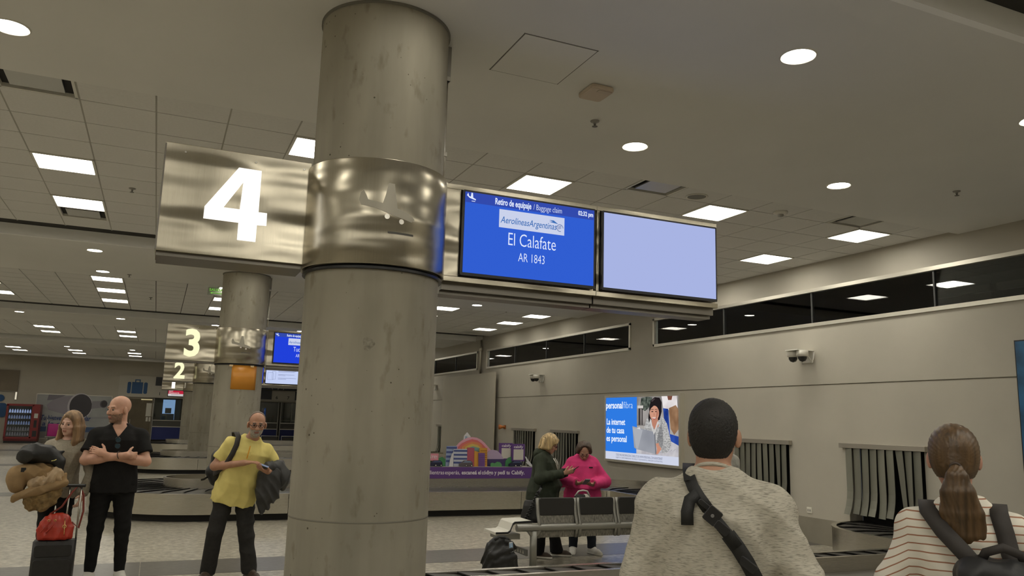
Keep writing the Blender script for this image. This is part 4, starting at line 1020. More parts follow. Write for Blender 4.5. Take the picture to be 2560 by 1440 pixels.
# ================================================================== COLOURFUL DISPLAY ON THE SECOND CAROUSEL
def promo():
    t = thing('promotional_display', 'purple banner with cut out rainbow hill, toy buildings and cars on carousel', 'display', (5.95, 14.9, .572))
    O = (-5.95, -14.9, -.572)
    def C(name, c, r=.5): return mat('promo_' + name, S(*c), r)
    PUR = C('purple', (96, 62, 128))
    def board(name, pts, y, m, th=.02, par=None):
        return MB().prism(pts, y, y + th, lambda a, b, c: (a, c, b)).build(name, m, par or t, loc=O if par is None else (0, 0, 0))
    bx = lambda a, b, c, d: [(a, b), (c, b), (c, d), (a, d)]
    MB().box(3.3, 7.04, 14.72, 14.75, .574, .788).build('banner', PUR, t, loc=O)
    MB().box(3.3, 7.04, 14.75, 15.2, .77, .79).box(3.4, 7.0, 15.0, 15.16, .43, .77).build('shelf', C('shelf', (176, 170, 160)), t, loc=O)
    LT = mat('promo_text', (.80, .74, .80), .5)
    for w_, x_, f_, b_ in (('Mientras', 4.80, .335, .0004), ('esperás,', 5.155, .305, .0004), ('escaneá', 5.495, .315, .0022), ('el', 5.835, .06, .0022), ('código', 5.915, .24, .0022), ('y', 6.185, .045, .0022), ('pedí', 6.255, .155, .0022), ('tu', 6.44, .07, .0022), ('Cabify.', 6.545, .285, .0022)):
        text('lettering', w_, .105, LT, t, (x_ + O[0], 14.717 + O[1], .652 + O[2]), '-Y', .002, b_, fit=f_)
    board('hill', [(5.481, 1.156), (5.547, 1.234), (5.62, 1.287), (5.712, 1.332), (5.824, 1.354), (5.92, 1.344), (6.017, 1.303), (6.095, 1.243), (6.155, 1.182), (6.235, 1.105), (6.246, .79), (5.496, .79)], 15.06, C('pink1', (214, 160, 178)))
    board('rainbow_band', [(5.528, 1.157), (5.6, 1.227), (5.71, 1.28), (5.822, 1.313), (5.927, 1.293), (6.015, 1.242), (6.084, 1.182), (6.124, 1.143), (6.137, .79), (5.544, .79)], 15.04, C('coral', (208, 112, 110)))
    board('rainbow_band', [(5.59, 1.158), (5.671, 1.22), (5.82, 1.265), (5.934, 1.25), (6.022, 1.199), (6.044, 1.13), (6.056, .79), (5.605, .79)], 15.02, C('orange', (212, 138, 92)))
    board('rainbow_band', [(5.652, 1.151), (5.743, 1.204), (5.818, 1.222), (5.913, 1.202), (5.982, 1.155), (5.987, .8), (5.657, .8)], 15.0, C('yellow', (208, 184, 98)))
    board('rainbow_band', [(5.723, 1.144), (5.816, 1.175), (5.949, 1.147), (5.924, .8), (5.802, .8)], 14.98, C('teal', (120, 160, 158)))
    board('house', [(5.655, .79), (5.655, 1.293), (5.666, 1.376), (5.729, 1.447), (5.804, 1.365), (5.807, .79)], 15.10, C('white', (206, 206, 208)))
    board('house_window', bx(5.685, 1.29, 5.73, 1.37), 15.095, C('lightblue', (150, 172, 190)), .005)
    W1 = C('bwhite', (196, 200, 212)); N1 = C('navy', (74, 86, 140))
    board('building', [(5.246, 1.175), (5.458, 1.178), (5.474, .79), (5.239, .79)], 14.93, C('pale', (150, 165, 195)))
    for k in range(4): board('window_band', bx(5.245, .87 + .085 * k, 5.46, .91 + .085 * k), 14.925, N1, .005)
    board('building', [(5.379, 1.12), (5.662, 1.127), (5.675, .79), (5.394, .79)], 14.90, W1)
    for k in range(4): board('window_band', bx(5.388, .845 + .075 * k, 5.667, .88 + .075 * k), 14.895, N1, .005)
    board('building', [(5.669, 1.153), (5.819, 1.15), (5.838, .79), (5.674, .79)], 14.91, C('red', (176, 84, 102)))
    board('building', [(5.818, 1.095), (5.932, 1.062), (5.929, 1.148), (6.09, 1.15), (6.098, .79), (5.825, .79)], 14.90, C('gold', (206, 150, 62)))
    for k in range(7): board('window_band', bx(5.945, .83 + .043 * k, 6.085, .845 + .043 * k), 14.895, C('gold2', (150, 104, 40)), .005)
    board('building', [(5.896, 1.054), (6.029, 1.051), (6.038, .79), (5.906, .79)], 14.87, C('violet', (116, 78, 142)))
    for k in range(6): board('window_band', bx(5.91, .82 + .036 * k, 6.02, .826 + .036 * k), 14.866, C('violet2', (86, 58, 112)), .004)
    board('sphere', [(6.119, .931), (6.119, 1.053), (6.165, 1.097), (6.241, 1.115), (6.329, 1.099), (6.408, 1.038), (6.48, .934)], 14.96, C('lilac', (178, 158, 186)))
    board('sphere_base', [(6.119, .932), (6.505, .935), (6.507, .874), (6.528, .79), (6.123, .79)], 14.95, C('indigo', (66, 54, 98)))
    G1 = C('green', (68, 132, 84))
    board('bush', [(6.162, .79), (6.16, .85), (6.198, .867), (6.255, .854), (6.302, .885), (6.36, .877), (6.4, .834), (6.401, .79)], 14.87, C('green2', (88, 148, 96)))
    board('bush', [(6.504, .79), (6.511, .9), (6.568, .962), (6.655, .989), (6.69, .79)], 14.93, G1)
    board('bush', [(4.7, .79), (4.9, .93), (5.092, .942), (5.172, .968), (5.248, .918), (5.321, .901), (5.344, .79)], 14.95, G1)
    board('sail', [(5.287, .79), (5.305, .922), (5.333, 1.015), (5.367, 1.066), (5.369, .79)], 14.86, C('white', (206, 206, 208)))
    # the two signs; their code squares stay blank
    for nm, q, w_, y in (('placard', [(6.381, 1.25), (6.679, 1.25), (6.685, .80), (6.391, .80)], (6.438, .945, 6.643, 1.148), 14.99), ('placard', [(6.624, 1.24), (6.915, 1.24), (6.92, .895), (6.634, .895)], (6.668, .923, 6.886, 1.132), 14.91)):
        b = board(nm, q, y, PUR)
        board('white_square', bx(*w_), y - .004, C('paper', (205, 200, 190)), .004)
        text('lettering', 'cabify', .075, mat('promo_text', (.80, .74, .80), .5), t, ((w_[0] - .0) + O[0], y - .004 + O[1], w_[3] + .025 + O[2]), '-Y', .001, .0012, fit=.205)
    MB().box(6.84, 6.85, 14.92, 14.93, .79, .90).build('placard_post', C('paper', (205, 200, 190)), t, loc=O)
    board('pink_card', [(4.6, 1.03), (5.083, 1.03), (5.085, .895), (4.6, .894)], 14.92, C('pinkcard', (214, 140, 152)))
    text('lettering', '¡LLEGASTE!', .07, LT, t, (4.63 + O[0], 14.917 + O[1], .94 + O[2]), '-Y', .001, .001, fit=.42)
    board('tower', bx(4.75, .9, 4.90, 1.15), 14.97, C('tower', (214, 184, 110)))
    def car(x0, m, mg, flip=1):
        body = MB().prism([(x0, .80), (x0 + .0, .845), (x0 + .05, .868), (x0 + .10, .905), (x0 + .225, .908), (x0 + .265, .872), (x0 + .275, .80)], 14.80, 14.86, lambda a, b, c: (a, c, b)).build('toy_car', m, t, loc=O)
        MB().prism([(x0 + .06, .868), (x0 + .105, .898), (x0 + .22, .90), (x0 + .25, .87)], 14.795, 14.80, lambda a, b, c: (a, c, b)).build('car_glass', mg, body)
        for xx in (.13, .24): 
            w = MB().cyl((0, 0), .022, 0, .01, 14).build('wheel', BLACK, body); w.matrix_local = Matrix.Translation((x0 + xx, 14.797, .815)) @ Matrix.Rotation(R(90), 4, 'X')
            w = MB().cyl((0, 0), .012, 0, .006, 12).build('hub_cap', C('paper', (205, 200, 190)), body); w.matrix_local = Matrix.Translation((x0 + xx, 14.787, .815)) @ Matrix.Rotation(R(90), 4, 'X')
    car(4.86, C('carnavy', (30, 32, 58)), C('carglass', (74, 84, 120))); car(5.484, C('cargrey', (92, 84, 88)), C('carglass2', (120, 136, 160))); car(6.54, C('carnavy', (30, 32, 58)), C('carglass', (74, 84, 120)))
    board('plane_tail', [(6.894, .995), (6.919, .987), (6.96, .934), (7.053, .83), (7.059, .792), (7.018, .80), (6.923, .873), (6.912, .882), (6.942, .89)], 14.84, C('white', (206, 206, 208)))
promo()
# ================================================================== BENCH
def bench():
    t = thing('bench', 'grey metal beam bench with black padded backs facing away', 'bench', (4.2, 8.75, 0), R(-.6))
    GM = mat('bench_grey', (.27, .265, .24), .35, .5); GL = mat('bench_perforated', (.20, .19, .165), .45, .3, noise=(90, .5, 2), stretch=(1, 1, .2)); PAD = mat('bench_pad', (.020, .019, .018), .55)
    def beam():
        n = 20; pr = [(.05 * math.cos(2 * math.pi * i / n) * .8, .042 * math.sin(2 * math.pi * i / n)) for i in range(n)]
        return MB().prism(pr, -.22, 2.9, lambda a, b, c: (c, a, b + .455)).build('beam', GM, t, 'auto')
    beam()
    for x in (0.0, 2.3):
        MB().rbox(x - .04, x + .04, -.03, .03, 0, .42, .02).build('leg', GM, t, True)
        MB().prism([(x - .04, .36), (x + .04, .36), (x + .085, .42), (x - .085, .42)], -.028, .028, lambda a, b, c: (a, c, b)).build('bracket', GM, t)
        MB().rbox(x - .10, x - .04, .56, .62, 0, .36, .015).build('leg', GM, t, True)
        f = MB().box(x - .075, x - .055, .03, .56, .13, .20).build('stretcher', mat('stretcher_grey', (.16, .16, .15), .4, .5), t)
        for k in range(6): MB().prism([(.10 + .075 * k, .145), (.14 + .075 * k, .145), (.12 + .075 * k, .185)], x - .078, x - .052, lambda a, b, c: (c, a, b)).build('cutout', mat('cutout_light', (.5, .48, .42), .5), f)
    for k in range(5):
        x0 = .065 + .545 * k; x1 = x0 + .50
        # frame sides
        for xx in (x0, x1):
            MB().strap([(xx, .03, .34), (xx, -.005, .45), (xx - .0, .0, .50), (xx, .04, .60), (xx, .06, .70), (xx, .075, .785)], (0, -1, 0), .032, .03).build('side_frame', GM, t, True)
        def sheet(prof, th, m, name, a, b):
            mb = MB(); vs = []
            for (y, z) in prof: vs += [(a, y, z), (b, y, z), (b, y + th, z), (a, y + th, z)]
            K = len(prof) - 1; fs = [(0, 1, 2, 3), tuple(K * 4 + q for q in (3, 2, 1, 0))]
            for i in range(K):
                for q in range(4): fs.append((i * 4 + q, i * 4 + (q + 1) % 4, i * 4 + 4 + (q + 1) % 4, i * 4 + 4 + q))
            return mb.add(vs, fs).build(name, m, t)
        sheet([(.02, .335), (.01, .40), (.02, .50), (.04, .60)], .012, GL, 'back_mesh', x0 + .015, x1 - .015)
        MB().rbox(x0 + .02, x1 - .012, .03, .09, .585, .79, .028, 'y').build('back_pad', PAD, t, bevel=.008)
        s_ = MB(); s_.rbox(x0, x1, .04, .46, .36, .385, .03).build('seat', GM, t); MB().rbox(x0 + .02, x1 - .02, .06, .45, .385, .42, .04).build('seat_pad', PAD, t, bevel=.008)
    # tray at the left end
    prof = [(-.45, .40), (-.30, .40), (-.27, .42), (-.235, .50), (-.21, .515), (.02, .52)]
    top = [(a, b) for a, b in prof]; bot = [(a, b - .03) for a, b in prof][::-1]
    MB().prism(top + bot, .08, .46, lambda a, b, c: (a, c, b)).build('tray', mat('tray_white', (.62, .60, .53), .4), t)
    MB().prism([(a, b + .004) for a, b in prof] + [(a, b - .016) for a, b in prof][::-1], .062, .082, lambda a, b, c: (a, c, b)).build('tray_edging', BLACK, t)
    MB().box(-.38, -.12, .12, .42, .31, .37).build('tray_support', GM, t)
bench()
# ================================================================== SOFT FORMS: signed distance modelling
def V3(*a): return np.array(a, float)
def unit(v): v = np.array(v, float); return v / max(1e-9, np.linalg.norm(v))
def smin(a, b, k):
    h = np.clip(.5 + .5 * (b - a) / k, 0, 1); return b + (a - b) * h - k * h * (1 - h)
def smax(a, b, k): return -smin(-a, -b, k)
class Soft:
    """union of primitives, evaluated blockwise on a grid and meshed with surface nets"""
    def __init__(s, h=.008): s.p = []; s.h = h; s.post = []
    def rc(s, a, b, ra, rb=None, k=.02, cut=None):
        a = V3(*a); b = V3(*b); rb = ra if rb is None else rb
        def f(x, y, z):
            ba = b - a; L = max(1e-9, ba @ ba)
            px, py, pz = x - a[0], y - a[1], z - a[2]
            t = np.clip((px * ba[0] + py * ba[1] + pz * ba[2]) / L, 0, 1)
            d = np.sqrt((px - t * ba[0]) ** 2 + (py - t * ba[1]) ** 2 + (pz - t * ba[2]) ** 2) - (ra + (rb - ra) * t)
            if cut:
                for (c, n) in cut:
                    n_ = unit(n); d = smax(d, (x - c[0]) * n_[0] + (y - c[1]) * n_[1] + (z - c[2]) * n_[2], .008)
            return d
        m = max(ra, rb); s.p.append((f, np.minimum(a, b) - m, np.maximum(a, b) + m, k)); return s
    def ell(s, c, r, ax=None, k=.02, cut=None):
        c = V3(*c); r = V3(*r); A = np.eye(3) if ax is None else np.array([unit(v) for v in ax])
        def f(x, y, z):
            px, py, pz = x - c[0], y - c[1], z - c[2]
            u = px * A[0, 0] + py * A[0, 1] + pz * A[0, 2]; v = px * A[1, 0] + py * A[1, 1] + pz * A[1, 2]; w_ = px * A[2, 0] + py * A[2, 1] + pz * A[2, 2]
            k0 = np.sqrt((u / r[0]) ** 2 + (v / r[1]) ** 2 + (w_ / r[2]) ** 2); k1 = np.sqrt((u / r[0] ** 2) ** 2 + (v / r[1] ** 2) ** 2 + (w_ / r[2] ** 2) ** 2)
            d = k0 * (k0 - 1) / np.maximum(k1, 1e-6)
            if cut:
                for (q, n) in cut:
                    n_ = unit(n); d = smax(d, (x - q[0]) * n_[0] + (y - q[1]) * n_[1] + (z - q[2]) * n_[2], .006)
            return d
        m = max(r); s.p.append((f, c - m, c + m, k)); return s
    def box(s, c, r, ax=None, rad=.02, k=.02):
        c = V3(*c); r = V3(*r) - rad; A = np.eye(3) if ax is None else np.array([unit(v) for v in ax])
        def f(x, y, z):
            px, py, pz = x - c[0], y - c[1], z - c[2]
            q = [np.abs(px * A[i, 0] + py * A[i, 1] + pz * A[i, 2]) - r[i] for i in range(3)]
            return np.sqrt(sum(np.maximum(v, 0) ** 2 for v in q)) + np.minimum(np.maximum(q[0], np.maximum(q[1], q[2])), 0) - rad
        m = float(np.linalg.norm(r)) + rad; s.p.append((f, c - m, c + m, k)); return s
    def loft(s, o, ax, rows, k=.02, pw=2.3):
        """rows of (h, cx, cy, rx, ry) in the frame ax = (lateral, front, up)"""
        o = V3(*o); A = np.array([unit(v) for v in ax]); rows = np.array(rows, float)
        def f(x, y, z):
            px, py, pz = x - o[0], y - o[1], z - o[2]
            u = px * A[0, 0] + py * A[0, 1] + pz * A[0, 2]; v = px * A[1, 0] + py * A[1, 1] + pz * A[1, 2]; w_ = px * A[2, 0] + py * A[2, 1] + pz * A[2, 2]
            H = rows[:, 0]; hc = np.clip(w_, H[0], H[-1])
            def sp(col):
                y0 = np.interp(hc, H, rows[:, col]); return y0
            cx, cy, rx, ry = sp(1), sp(2), sp(3), sp(4)
            q = ((np.abs(u - cx) / rx) ** pw + (np.abs(v - cy) / ry) ** pw) ** (1 / pw)
            d = (q - 1) * np.minimum(rx, ry)
            return smax(d, np.maximum(w_ - H[-1], H[0] - w_), .012)
        R_ = float(np.max(rows[:, 3:])) + .05 + float(np.max(np.abs(rows[:, 1:3]))); e0 = o + A[2] * rows[0, 0]; e1 = o + A[2] * rows[-1, 0]
        s.p.append((f, np.minimum(e0, e1) - R_, np.maximum(e0, e1) + R_, k)); return s
    def chain(s, pts, rad, k=.02):
        for i in range(len(pts) - 1): s.rc(pts[i], pts[i + 1], rad[i], rad[i + 1], k)
        return s
    def sub(s, f): s.post.append(('sub', f)); return s
    def keep(s, f): s.post.append(('keep', f)); return s
    def warp(s, f): s.post.append(('add', f)); return s
    def wrinkle(s, amp=.004, freq=26, seed=0, dirs=((1, .2, .5), (-.6, .4, 1), (.3, 1, .4))):
        rn = np.random.RandomState(seed)
        K = [(unit(np.array(d_) + .25 * rn.randn(3)) * freq * (.7 + .8 * rn.rand()), rn.rand() * 6.28) for d_ in dirs]
        def f(x, y, z):
            out = 0
            for i, (kv, ph) in enumerate(K):
                k2, p2 = K[(i + 1) % len(K)]
                a = np.sin(1.15 * (kv[0] * x + kv[1] * y + kv[2] * z) + ph + 1.3 * np.sin(.4 * (k2[0] * x + k2[1] * y + k2[2] * z) + p2))
                e_ = .5 + .5 * np.sin(.31 * (k2[0] * x - k2[1] * y + k2[2] * z) + 2 * p2)
                out = out + (.55 - np.abs(a)) * e_
            return -amp * out / len(K) * 5.0
        return s.warp(f)
    def mesh(s, name):
        h = s.h; lo = np.min([p[1] for p in s.p], 0) - 3 * h; hi = np.max([p[2] for p in s.p], 0) + 3 * h
        n = np.ceil((hi - lo) / h).astype(int) + 1
        F = np.full(n, .08, np.float32); ax = [lo[i] + h * np.arange(n[i]) for i in range(3)]
        def grid(sl): return ax[0][sl[0]][:, None, None], ax[1][sl[1]][None, :, None], ax[2][sl[2]][None, None, :]
        for f, a, b, k in s.p:
            i0 = np.maximum(0, np.floor((a - lo) / h - 6).astype(int)); i1 = np.minimum(n, np.ceil((b - lo) / h + 7).astype(int))
            sl = tuple(slice(i0[i], i1[i]) for i in range(3)); X, Y, Z = grid(sl)
            F[sl] = smin(F[sl], f(X, Y, Z), k)
        X, Y, Z = grid((slice(None),) * 3)
        for op, f in s.post:
            g = f(X, Y, Z)
            F = smax(F, -g, .006) if op == 'sub' else smax(F, g, .006) if op == 'keep' else F + g
        for d_ in range(3):
            F[tuple(0 if i == d_ else slice(None) for i in range(3))] = .05; F[tuple(-1 if i == d_ else slice(None) for i in range(3))] = .05
        vs, fs = nets(F, lo, h)
        me = bpy.data.meshes.new(name)
        me.vertices.add(len(vs)); me.vertices.foreach_set('co', vs.astype(np.float32).ravel())
        me.loops.add(len(fs) * 4); me.loops.foreach_set('vertex_index', fs.astype(np.int32).ravel())
        me.polygons.add(len(fs)); me.polygons.foreach_set('loop_start', np.arange(0, len(fs) * 4, 4, dtype=np.int32)); me.polygons.foreach_set('loop_total', np.full(len(fs), 4, np.int32))
        me.update(calc_edges=True); me.validate()
        me.polygons.foreach_set('use_smooth', np.ones(len(me.polygons), bool))
        return me
    def build(s, name, m, parent=None, color=None):
        me = s.mesh(name); ms = m if isinstance(m, (list, tuple)) else [m]
        for x in ms: me.materials.append(x)
        if color is not None:
            c = np.empty(len(me.polygons) * 3, np.float32); me.polygons.foreach_get('center', c); c = c.reshape(-1, 3)
            me.polygons.foreach_set('material_index', color(c[:, 0], c[:, 1], c[:, 2]).astype(np.int32))
        o = bpy.data.objects.new(name, me); COL.objects.link(o)
        if parent: o.parent = parent
        return o
def nets(F, lo, h):
    S_ = F < 0; n = np.array(F.shape)
    c = np.zeros(n - 1, np.int8)
    for i in (0, 1):
        for j in (0, 1):
            for k in (0, 1): c += S_[i:n[0] - 1 + i, j:n[1] - 1 + j, k:n[2] - 1 + k]
    cell = (c > 0) & (c < 8); idx = np.full(n - 1, -1, np.int64); I, J, K = np.nonzero(cell); N = len(I); idx[I, J, K] = np.arange(N)
    acc = np.zeros((N, 3)); cnt = np.zeros(N); cor = np.stack([I, J, K], 1)
    for d in range(3):
        e = [q for q in range(3) if q != d]
        for a in (0, 1):
            for b in (0, 1):
                o = np.zeros(3, int); o[e[0]] = a; o[e[1]] = b; p = cor + o; q = p.copy(); q[:, d] += 1
                f0 = F[p[:, 0], p[:, 1], p[:, 2]]; f1 = F[q[:, 0], q[:, 1], q[:, 2]]; m = (f0 < 0) != (f1 < 0)
                t = np.where(m, f0 / np.where(m, f0 - f1, 1), 0); v = p.astype(float); v[:, d] += t; acc[m] += v[m]; cnt[m] += 1
    vs = lo + h * acc / cnt[:, None]; faces = []
    for d in range(3):
        e = [(d + 1) % 3, (d + 2) % 3]
        s0 = [slice(1, n[i] - 1) for i in range(3)]; s0[d] = slice(0, n[d] - 1); s1 = list(s0); s1[d] = slice(1, n[d])
        A, B = S_[tuple(s0)], S_[tuple(s1)]
        for flip, m in ((False, A & ~B), (True, ~A & B)):
            P = np.stack(np.nonzero(m), 1) + np.array([0 if i == d else 1 for i in range(3)])
            if not len(P): continue
            q = []
            for a, b in ((1, 1), (0, 1), (0, 0), (1, 0)):
                w_ = P.copy(); w_[:, e[0]] -= a; w_[:, e[1]] -= b; q.append(idx[w_[:, 0], w_[:, 1], w_[:, 2]])
            q = np.stack(q, 1)
            faces.append(q[:, ::-1] if flip else q)
    return vs, np.concatenate(faces)
# ================================================================== PEOPLE
SKIN = {}
def skin(name, c, r=.5):
    m = mat('skin_' + name, c, r, noise=(14, .10, 3)); b = m.node_tree.nodes['Principled BSDF']
    b.inputs['Subsurface Weight'].default_value = .12; b.inputs['Subsurface Radius'].default_value = (.012, .005, .003); return m
def cloth(name, c, noise=(30, .12, 4), bump=(220, .15, .002), rough=.85, stretch=None):
    return mat('cloth_' + name, c, rough, noise=noise, bump=bump, spec=.2, stretch=stretch)
def rotv(v, ax, a):
    v = np.array(v, float); ax = unit(ax); return v * math.cos(a) + np.cross(ax, v) * math.sin(a) + ax * (ax @ v) * (1 - math.cos(a))
MALE = [(-.11, 0, 0, .135, .095), (-.02, 0, -.005, .168, .115), (.08, 0, 0, .160, .112), (.18, 0, .004, .155, .112), (.30, 0, .005, .168, .122), (.40, 0, .0, .178, .122), (.46, 0, -.005, .150, .100), (.505, 0, -.012, .10, .075), (.56, 0, -.015, .06, .056)]
FEM = [(-.11, 0, 0, .135, .10), (-.02, 0, -.008, .170, .118), (.08, 0, -.002, .150, .105), (.18, 0, .0, .132, .098), (.30, 0, .012, .145, .118), (.40, 0, .004, .152, .110), (.46, 0, -.004, .128, .088), (.505, 0, -.012, .085, .064), (.555, 0, -.015, .05, .048)]
def hand(sf, w, d, n, side, curl, sc=1.0, spread=.12, thumb=(.6, .8, .3)):
    """w wrist, d along the hand, n palm normal (fingers curl towards it), side towards the thumb"""
    w = V3(*w); d = unit(d); n = np.array(n, float); n = unit(n - d * (n @ d)); side = np.array(side, float); side = unit(side - d * (side @ d) - n * (side @ n))
    sf.ell(w + d * .048 * sc, (.052 * sc, .040 * sc, .017 * sc), (d, side, n), .012)
    sf.rc(w - d * .01, w + d * .04 * sc, .026 * sc, .022 * sc, .015)
    for i, (off, L) in enumerate(((.028, .074), (.010, .083), (-.009, .077), (-.027, .060))):
        p = w + (d * .088 + side * off) * sc; cu = curl[i] if isinstance(curl, (list, tuple)) else curl
        dirv = unit(d + side * spread * (off / .028)); axr = np.cross(dirv, n); r = .0088 * sc; first = True
        for seg, fr in enumerate((.45, .31, .24)):
            dirv = rotv(dirv, axr, cu * (.6 if seg == 0 else .9)); q = p + dirv * L * fr * sc
            sf.rc(p, q, r, r * .9, .005); p = q; r *= .9
    p = w + (d * .022 + side * .030) * sc; dv = unit(d * thumb[0] + side * thumb[1] + n * thumb[2]); r = .0115 * sc
    sf.rc(p, p + dv * .042 * sc, .015 * sc, r, .012); p = p + dv * .042 * sc; dv = unit(dv + d * .6 + n * .15); sf.rc(p, p + dv * .034 * sc, r, .0085 * sc, .006)
class Person:
    def __init__(s, name, label, loc, rz, H, rows, skinm, vox=.0062, group=None):
        s.k = H / 1.75; s.H = H; s.rows = [(a * s.k, b, c, d * s.k, e * s.k) for a, b, c, d, e in rows]; s.skin = skinm; s.vox = vox
        s.loc = loc; s.rz = rz; s.label = label; s.male = rows is MALE
        k = s.k; s.up = V3(0, 0, 1); s.lat = V3(1, 0, 0); s.fr = V3(0, 1, 0)
        s.pel = V3(0, 0, .93) * k; s.top = None
        s.girth = 1.0; s.armr = 1.0 if s.male else .86
        s.arm = {}; s.leg = {}; s.hands = []
        s.hy = s.hp = s.hr = 0.0; s.headoff = V3(0, 0, 0); s.hs = 1.05 if s.male else .995
        s.hs *= .5 + .5 * k
    def torso(s, lean=(0, 0), twist=0, pel=None):
        """lean = (sideways, forward) radians"""
        if pel is not None: s.pel = V3(*pel)
        s.up = unit((math.sin(lean[0]), math.sin(lean[1]), math.cos(lean[0]) * math.cos(lean[1])))
        l = V3(math.cos(twist), math.sin(twist), 0); s.lat = unit(l - s.up * (l @ s.up)); s.fr = np.cross(s.up, s.lat)
        return s
    def T(s, u, v, h): return s.pel + (s.lat * u + s.fr * v + s.up * h) * s.k     # torso coordinates for a 1.75 figure
    def setarm(s, side, el, wr, sh=None):
        """side +1 = own right (+X)."""
        s.arm[side] = (s.T(side * (.182 if s.male else .157), -.012, .432) if sh is None else V3(*sh), V3(*el), V3(*wr))
    def setleg(s, side, kn, an, toe): s.leg[side] = (s.T(side * .09, 0, -.02), V3(*kn), V3(*an), unit(V3(*toe)))
    def headframe(s):
        nb = s.T(0, -.012, .545)
        u0 = unit(s.up * .4 + V3(0, 0, 1) * .6); f = rotv(s.fr, u0, -s.hy); f = unit(f - u0 * (f @ u0)); l = np.cross(f, u0)
        u0 = rotv(u0, f, s.hr); l = np.cross(f, u0)
        f = rotv(f, l, -s.hp); up = rotv(u0, l, -s.hp)
        c = nb + (s.up * .155 * s.k + f * (.028 + .05 * abs(math.sin(s.hp))) + s.headoff - V3(0, 0, 1) * .06 * max(0, math.sin(s.hp)))
        return c, l, f, up, nb
    def hd(s, a, b, c):
        C, l, f, u, nb = s.headframe(); return C + (l * a + f * b + u * c) * s.hs
    def body(s, feats=None, ears=True, beard=None, lipm=None, browm=None, stubble=None, nose=1.0, jaw=1.0):
        sf = Soft(s.vox); k = s.k; s.feats = feats
        sf.loft(s.pel, (s.lat, s.fr, s.up), [(h, cx, cy, rx * s.girth * .95, ry * s.girth * .95) for h, cx, cy, rx, ry in s.rows], .02)
        C, l, f, u, nb = s.headframe(); q = s.hs; A = (l, f, u); P = s.hd
        sf.ell(P(0, -.014, .036), (.077 * q, .098 * q, .088 * q), A, .02)
        sf.ell(P(0, .018, -.028), (.066 * q * jaw, .076 * q, .082 * q), A, .025)
        sf.ell(P(0, .036, -.074), (.050 * q * jaw, .050 * q, .036 * q), A, .02)
        sf.ell(P(0, .070, -.098), (.024 * q * jaw, .020 * q, .018 * q), A, .012)
        sf.rc(P(-.036, .080, .024), P(.036, .080, .024), .012 * q, .012 * q, .012)
        for s_ in (-1, 1):
            sf.ell(P(s_ * .042, .064, -.022), (.024 * q, .024 * q, .022 * q), A, .015)
            if ears: sf.ell(P(s_ * .083, -.004, -.008), (.011 * q, .021 * q, .034 * q), (rotv(l, u, s_ * -.35), rotv(f, u, s_ * -.35), u), .006)
        sf.rc(P(0, .092, .010), P(0, .110, -.028), .0085 * q * nose, .0135 * q * nose, .010); sf.ell(P(0, .098, -.032), (.018 * q * nose, .014 * q, .010 * q), A, .006)
        sf.rc(P(-.016, .090, -.058), P(.016, .090, -.058), .0085 * q, .0085 * q, .007); sf.rc(P(-.012, .088, -.069), P(.012, .088, -.069), .0085 * q, .0085 * q, .006)
        nr = (.056 if s.male else .047) * k
        sf.rc(P(0, -.022, -.055), nb - s.up * .03 * k, nr, nr * 1.12, .03)
        for sd, (sh, el, wr) in s.arm.items():
            a = s.armr * k
            sf.ell(sh, (.058 * a, .058 * a, .056 * a), (s.lat, s.fr, s.up), .035); sf.rc(s.T(sd * .03, -.025, .50), sh + s.up * .006, .045 * k, .045 * a, .04)
            sf.rc(sh, el, .052 * a, .040 * a, .025); m = sh + (el - sh) * .5; d_ = unit(el - sh); o_ = unit(np.cross(d_, s.fr + .01)); sf.ell(m, (.047 * a, .047 * a, .085 * a), (o_, np.cross(d_, o_), d_), .02)
            sf.rc(el, wr, .041 * a, .0265 * a, .02); m = el + (wr - el) * .28; d_ = unit(wr - el); o_ = unit(np.cross(d_, s.up + .01)); sf.ell(m, (.045 * a, .043 * a, .085 * a), (o_, np.cross(d_, o_), d_), .02)
        for sd, (hip, kn, an, toe) in s.leg.items():
            sf.rc(hip, kn, .082 * k, .052 * k, .03); sf.rc(kn, an, .052 * k, .036 * k, .02)
            sf.rc(an - V3(0, 0, .03) * k, an + toe * .12 * k - V3(0, 0, .045) * k, .034 * k, .026 * k, .02)
        for h_ in s.hands: hand(sf, *h_[:-1], **h_[-1])
        def eyehole(x, y, z):
            out = None
            for s_ in (-1, 1):
                p = P(s_ * .031, .103, .003); d = np.sqrt((x - p[0]) ** 2 + (y - p[1]) ** 2 + ((z - p[2]) * 1.25) ** 2) - .0165 * q
                out = d if out is None else np.minimum(out, d)
            return out
        sf.sub(eyehole)
        ms = [s.skin, lipm or skin('lip', (.40, .17, .13)), browm or mat('brow_dark', (.05, .035, .025), .7), stubble or s.skin]
        def color(x, y, z):
            px, py, pz = x - C[0], y - C[1], z - C[2]
            a = (px * l[0] + py * l[1] + pz * l[2]) / q; b = (px * f[0] + py * f[1] + pz * f[2]) / q; c = (px * u[0] + py * u[1] + pz * u[2]) / q
            r = np.zeros(len(x), int)
            if stubble is not None: r[(b > .012) & (c < -.040 + .25 * np.maximum(0, .06 - b)) & (c > -.13) & (np.abs(a) < .08) & ~((c > -.052) & (np.abs(a) < .03) & (b > .1))] = 3
            r[(b > .082) & (c < -.053) & (c > -.073) & (np.abs(a) < .021)] = 1
            r[(b > .058) & (c > (.022 if s.male else .024)) & (c < .031) & (np.abs(a) < .047) & (np.abs(a) > .014)] = 2
            return r
        o = sf.build('person', ms, None, color); s.o = o
        o.location = s.loc; o.rotation_euler = (0, 0, s.rz); tag(o, s.label, 'person')
        ew, ei = mat('eye_white', (.30, .25, .22), .25), mat('eye_iris', (.03, .02, .015), .15)
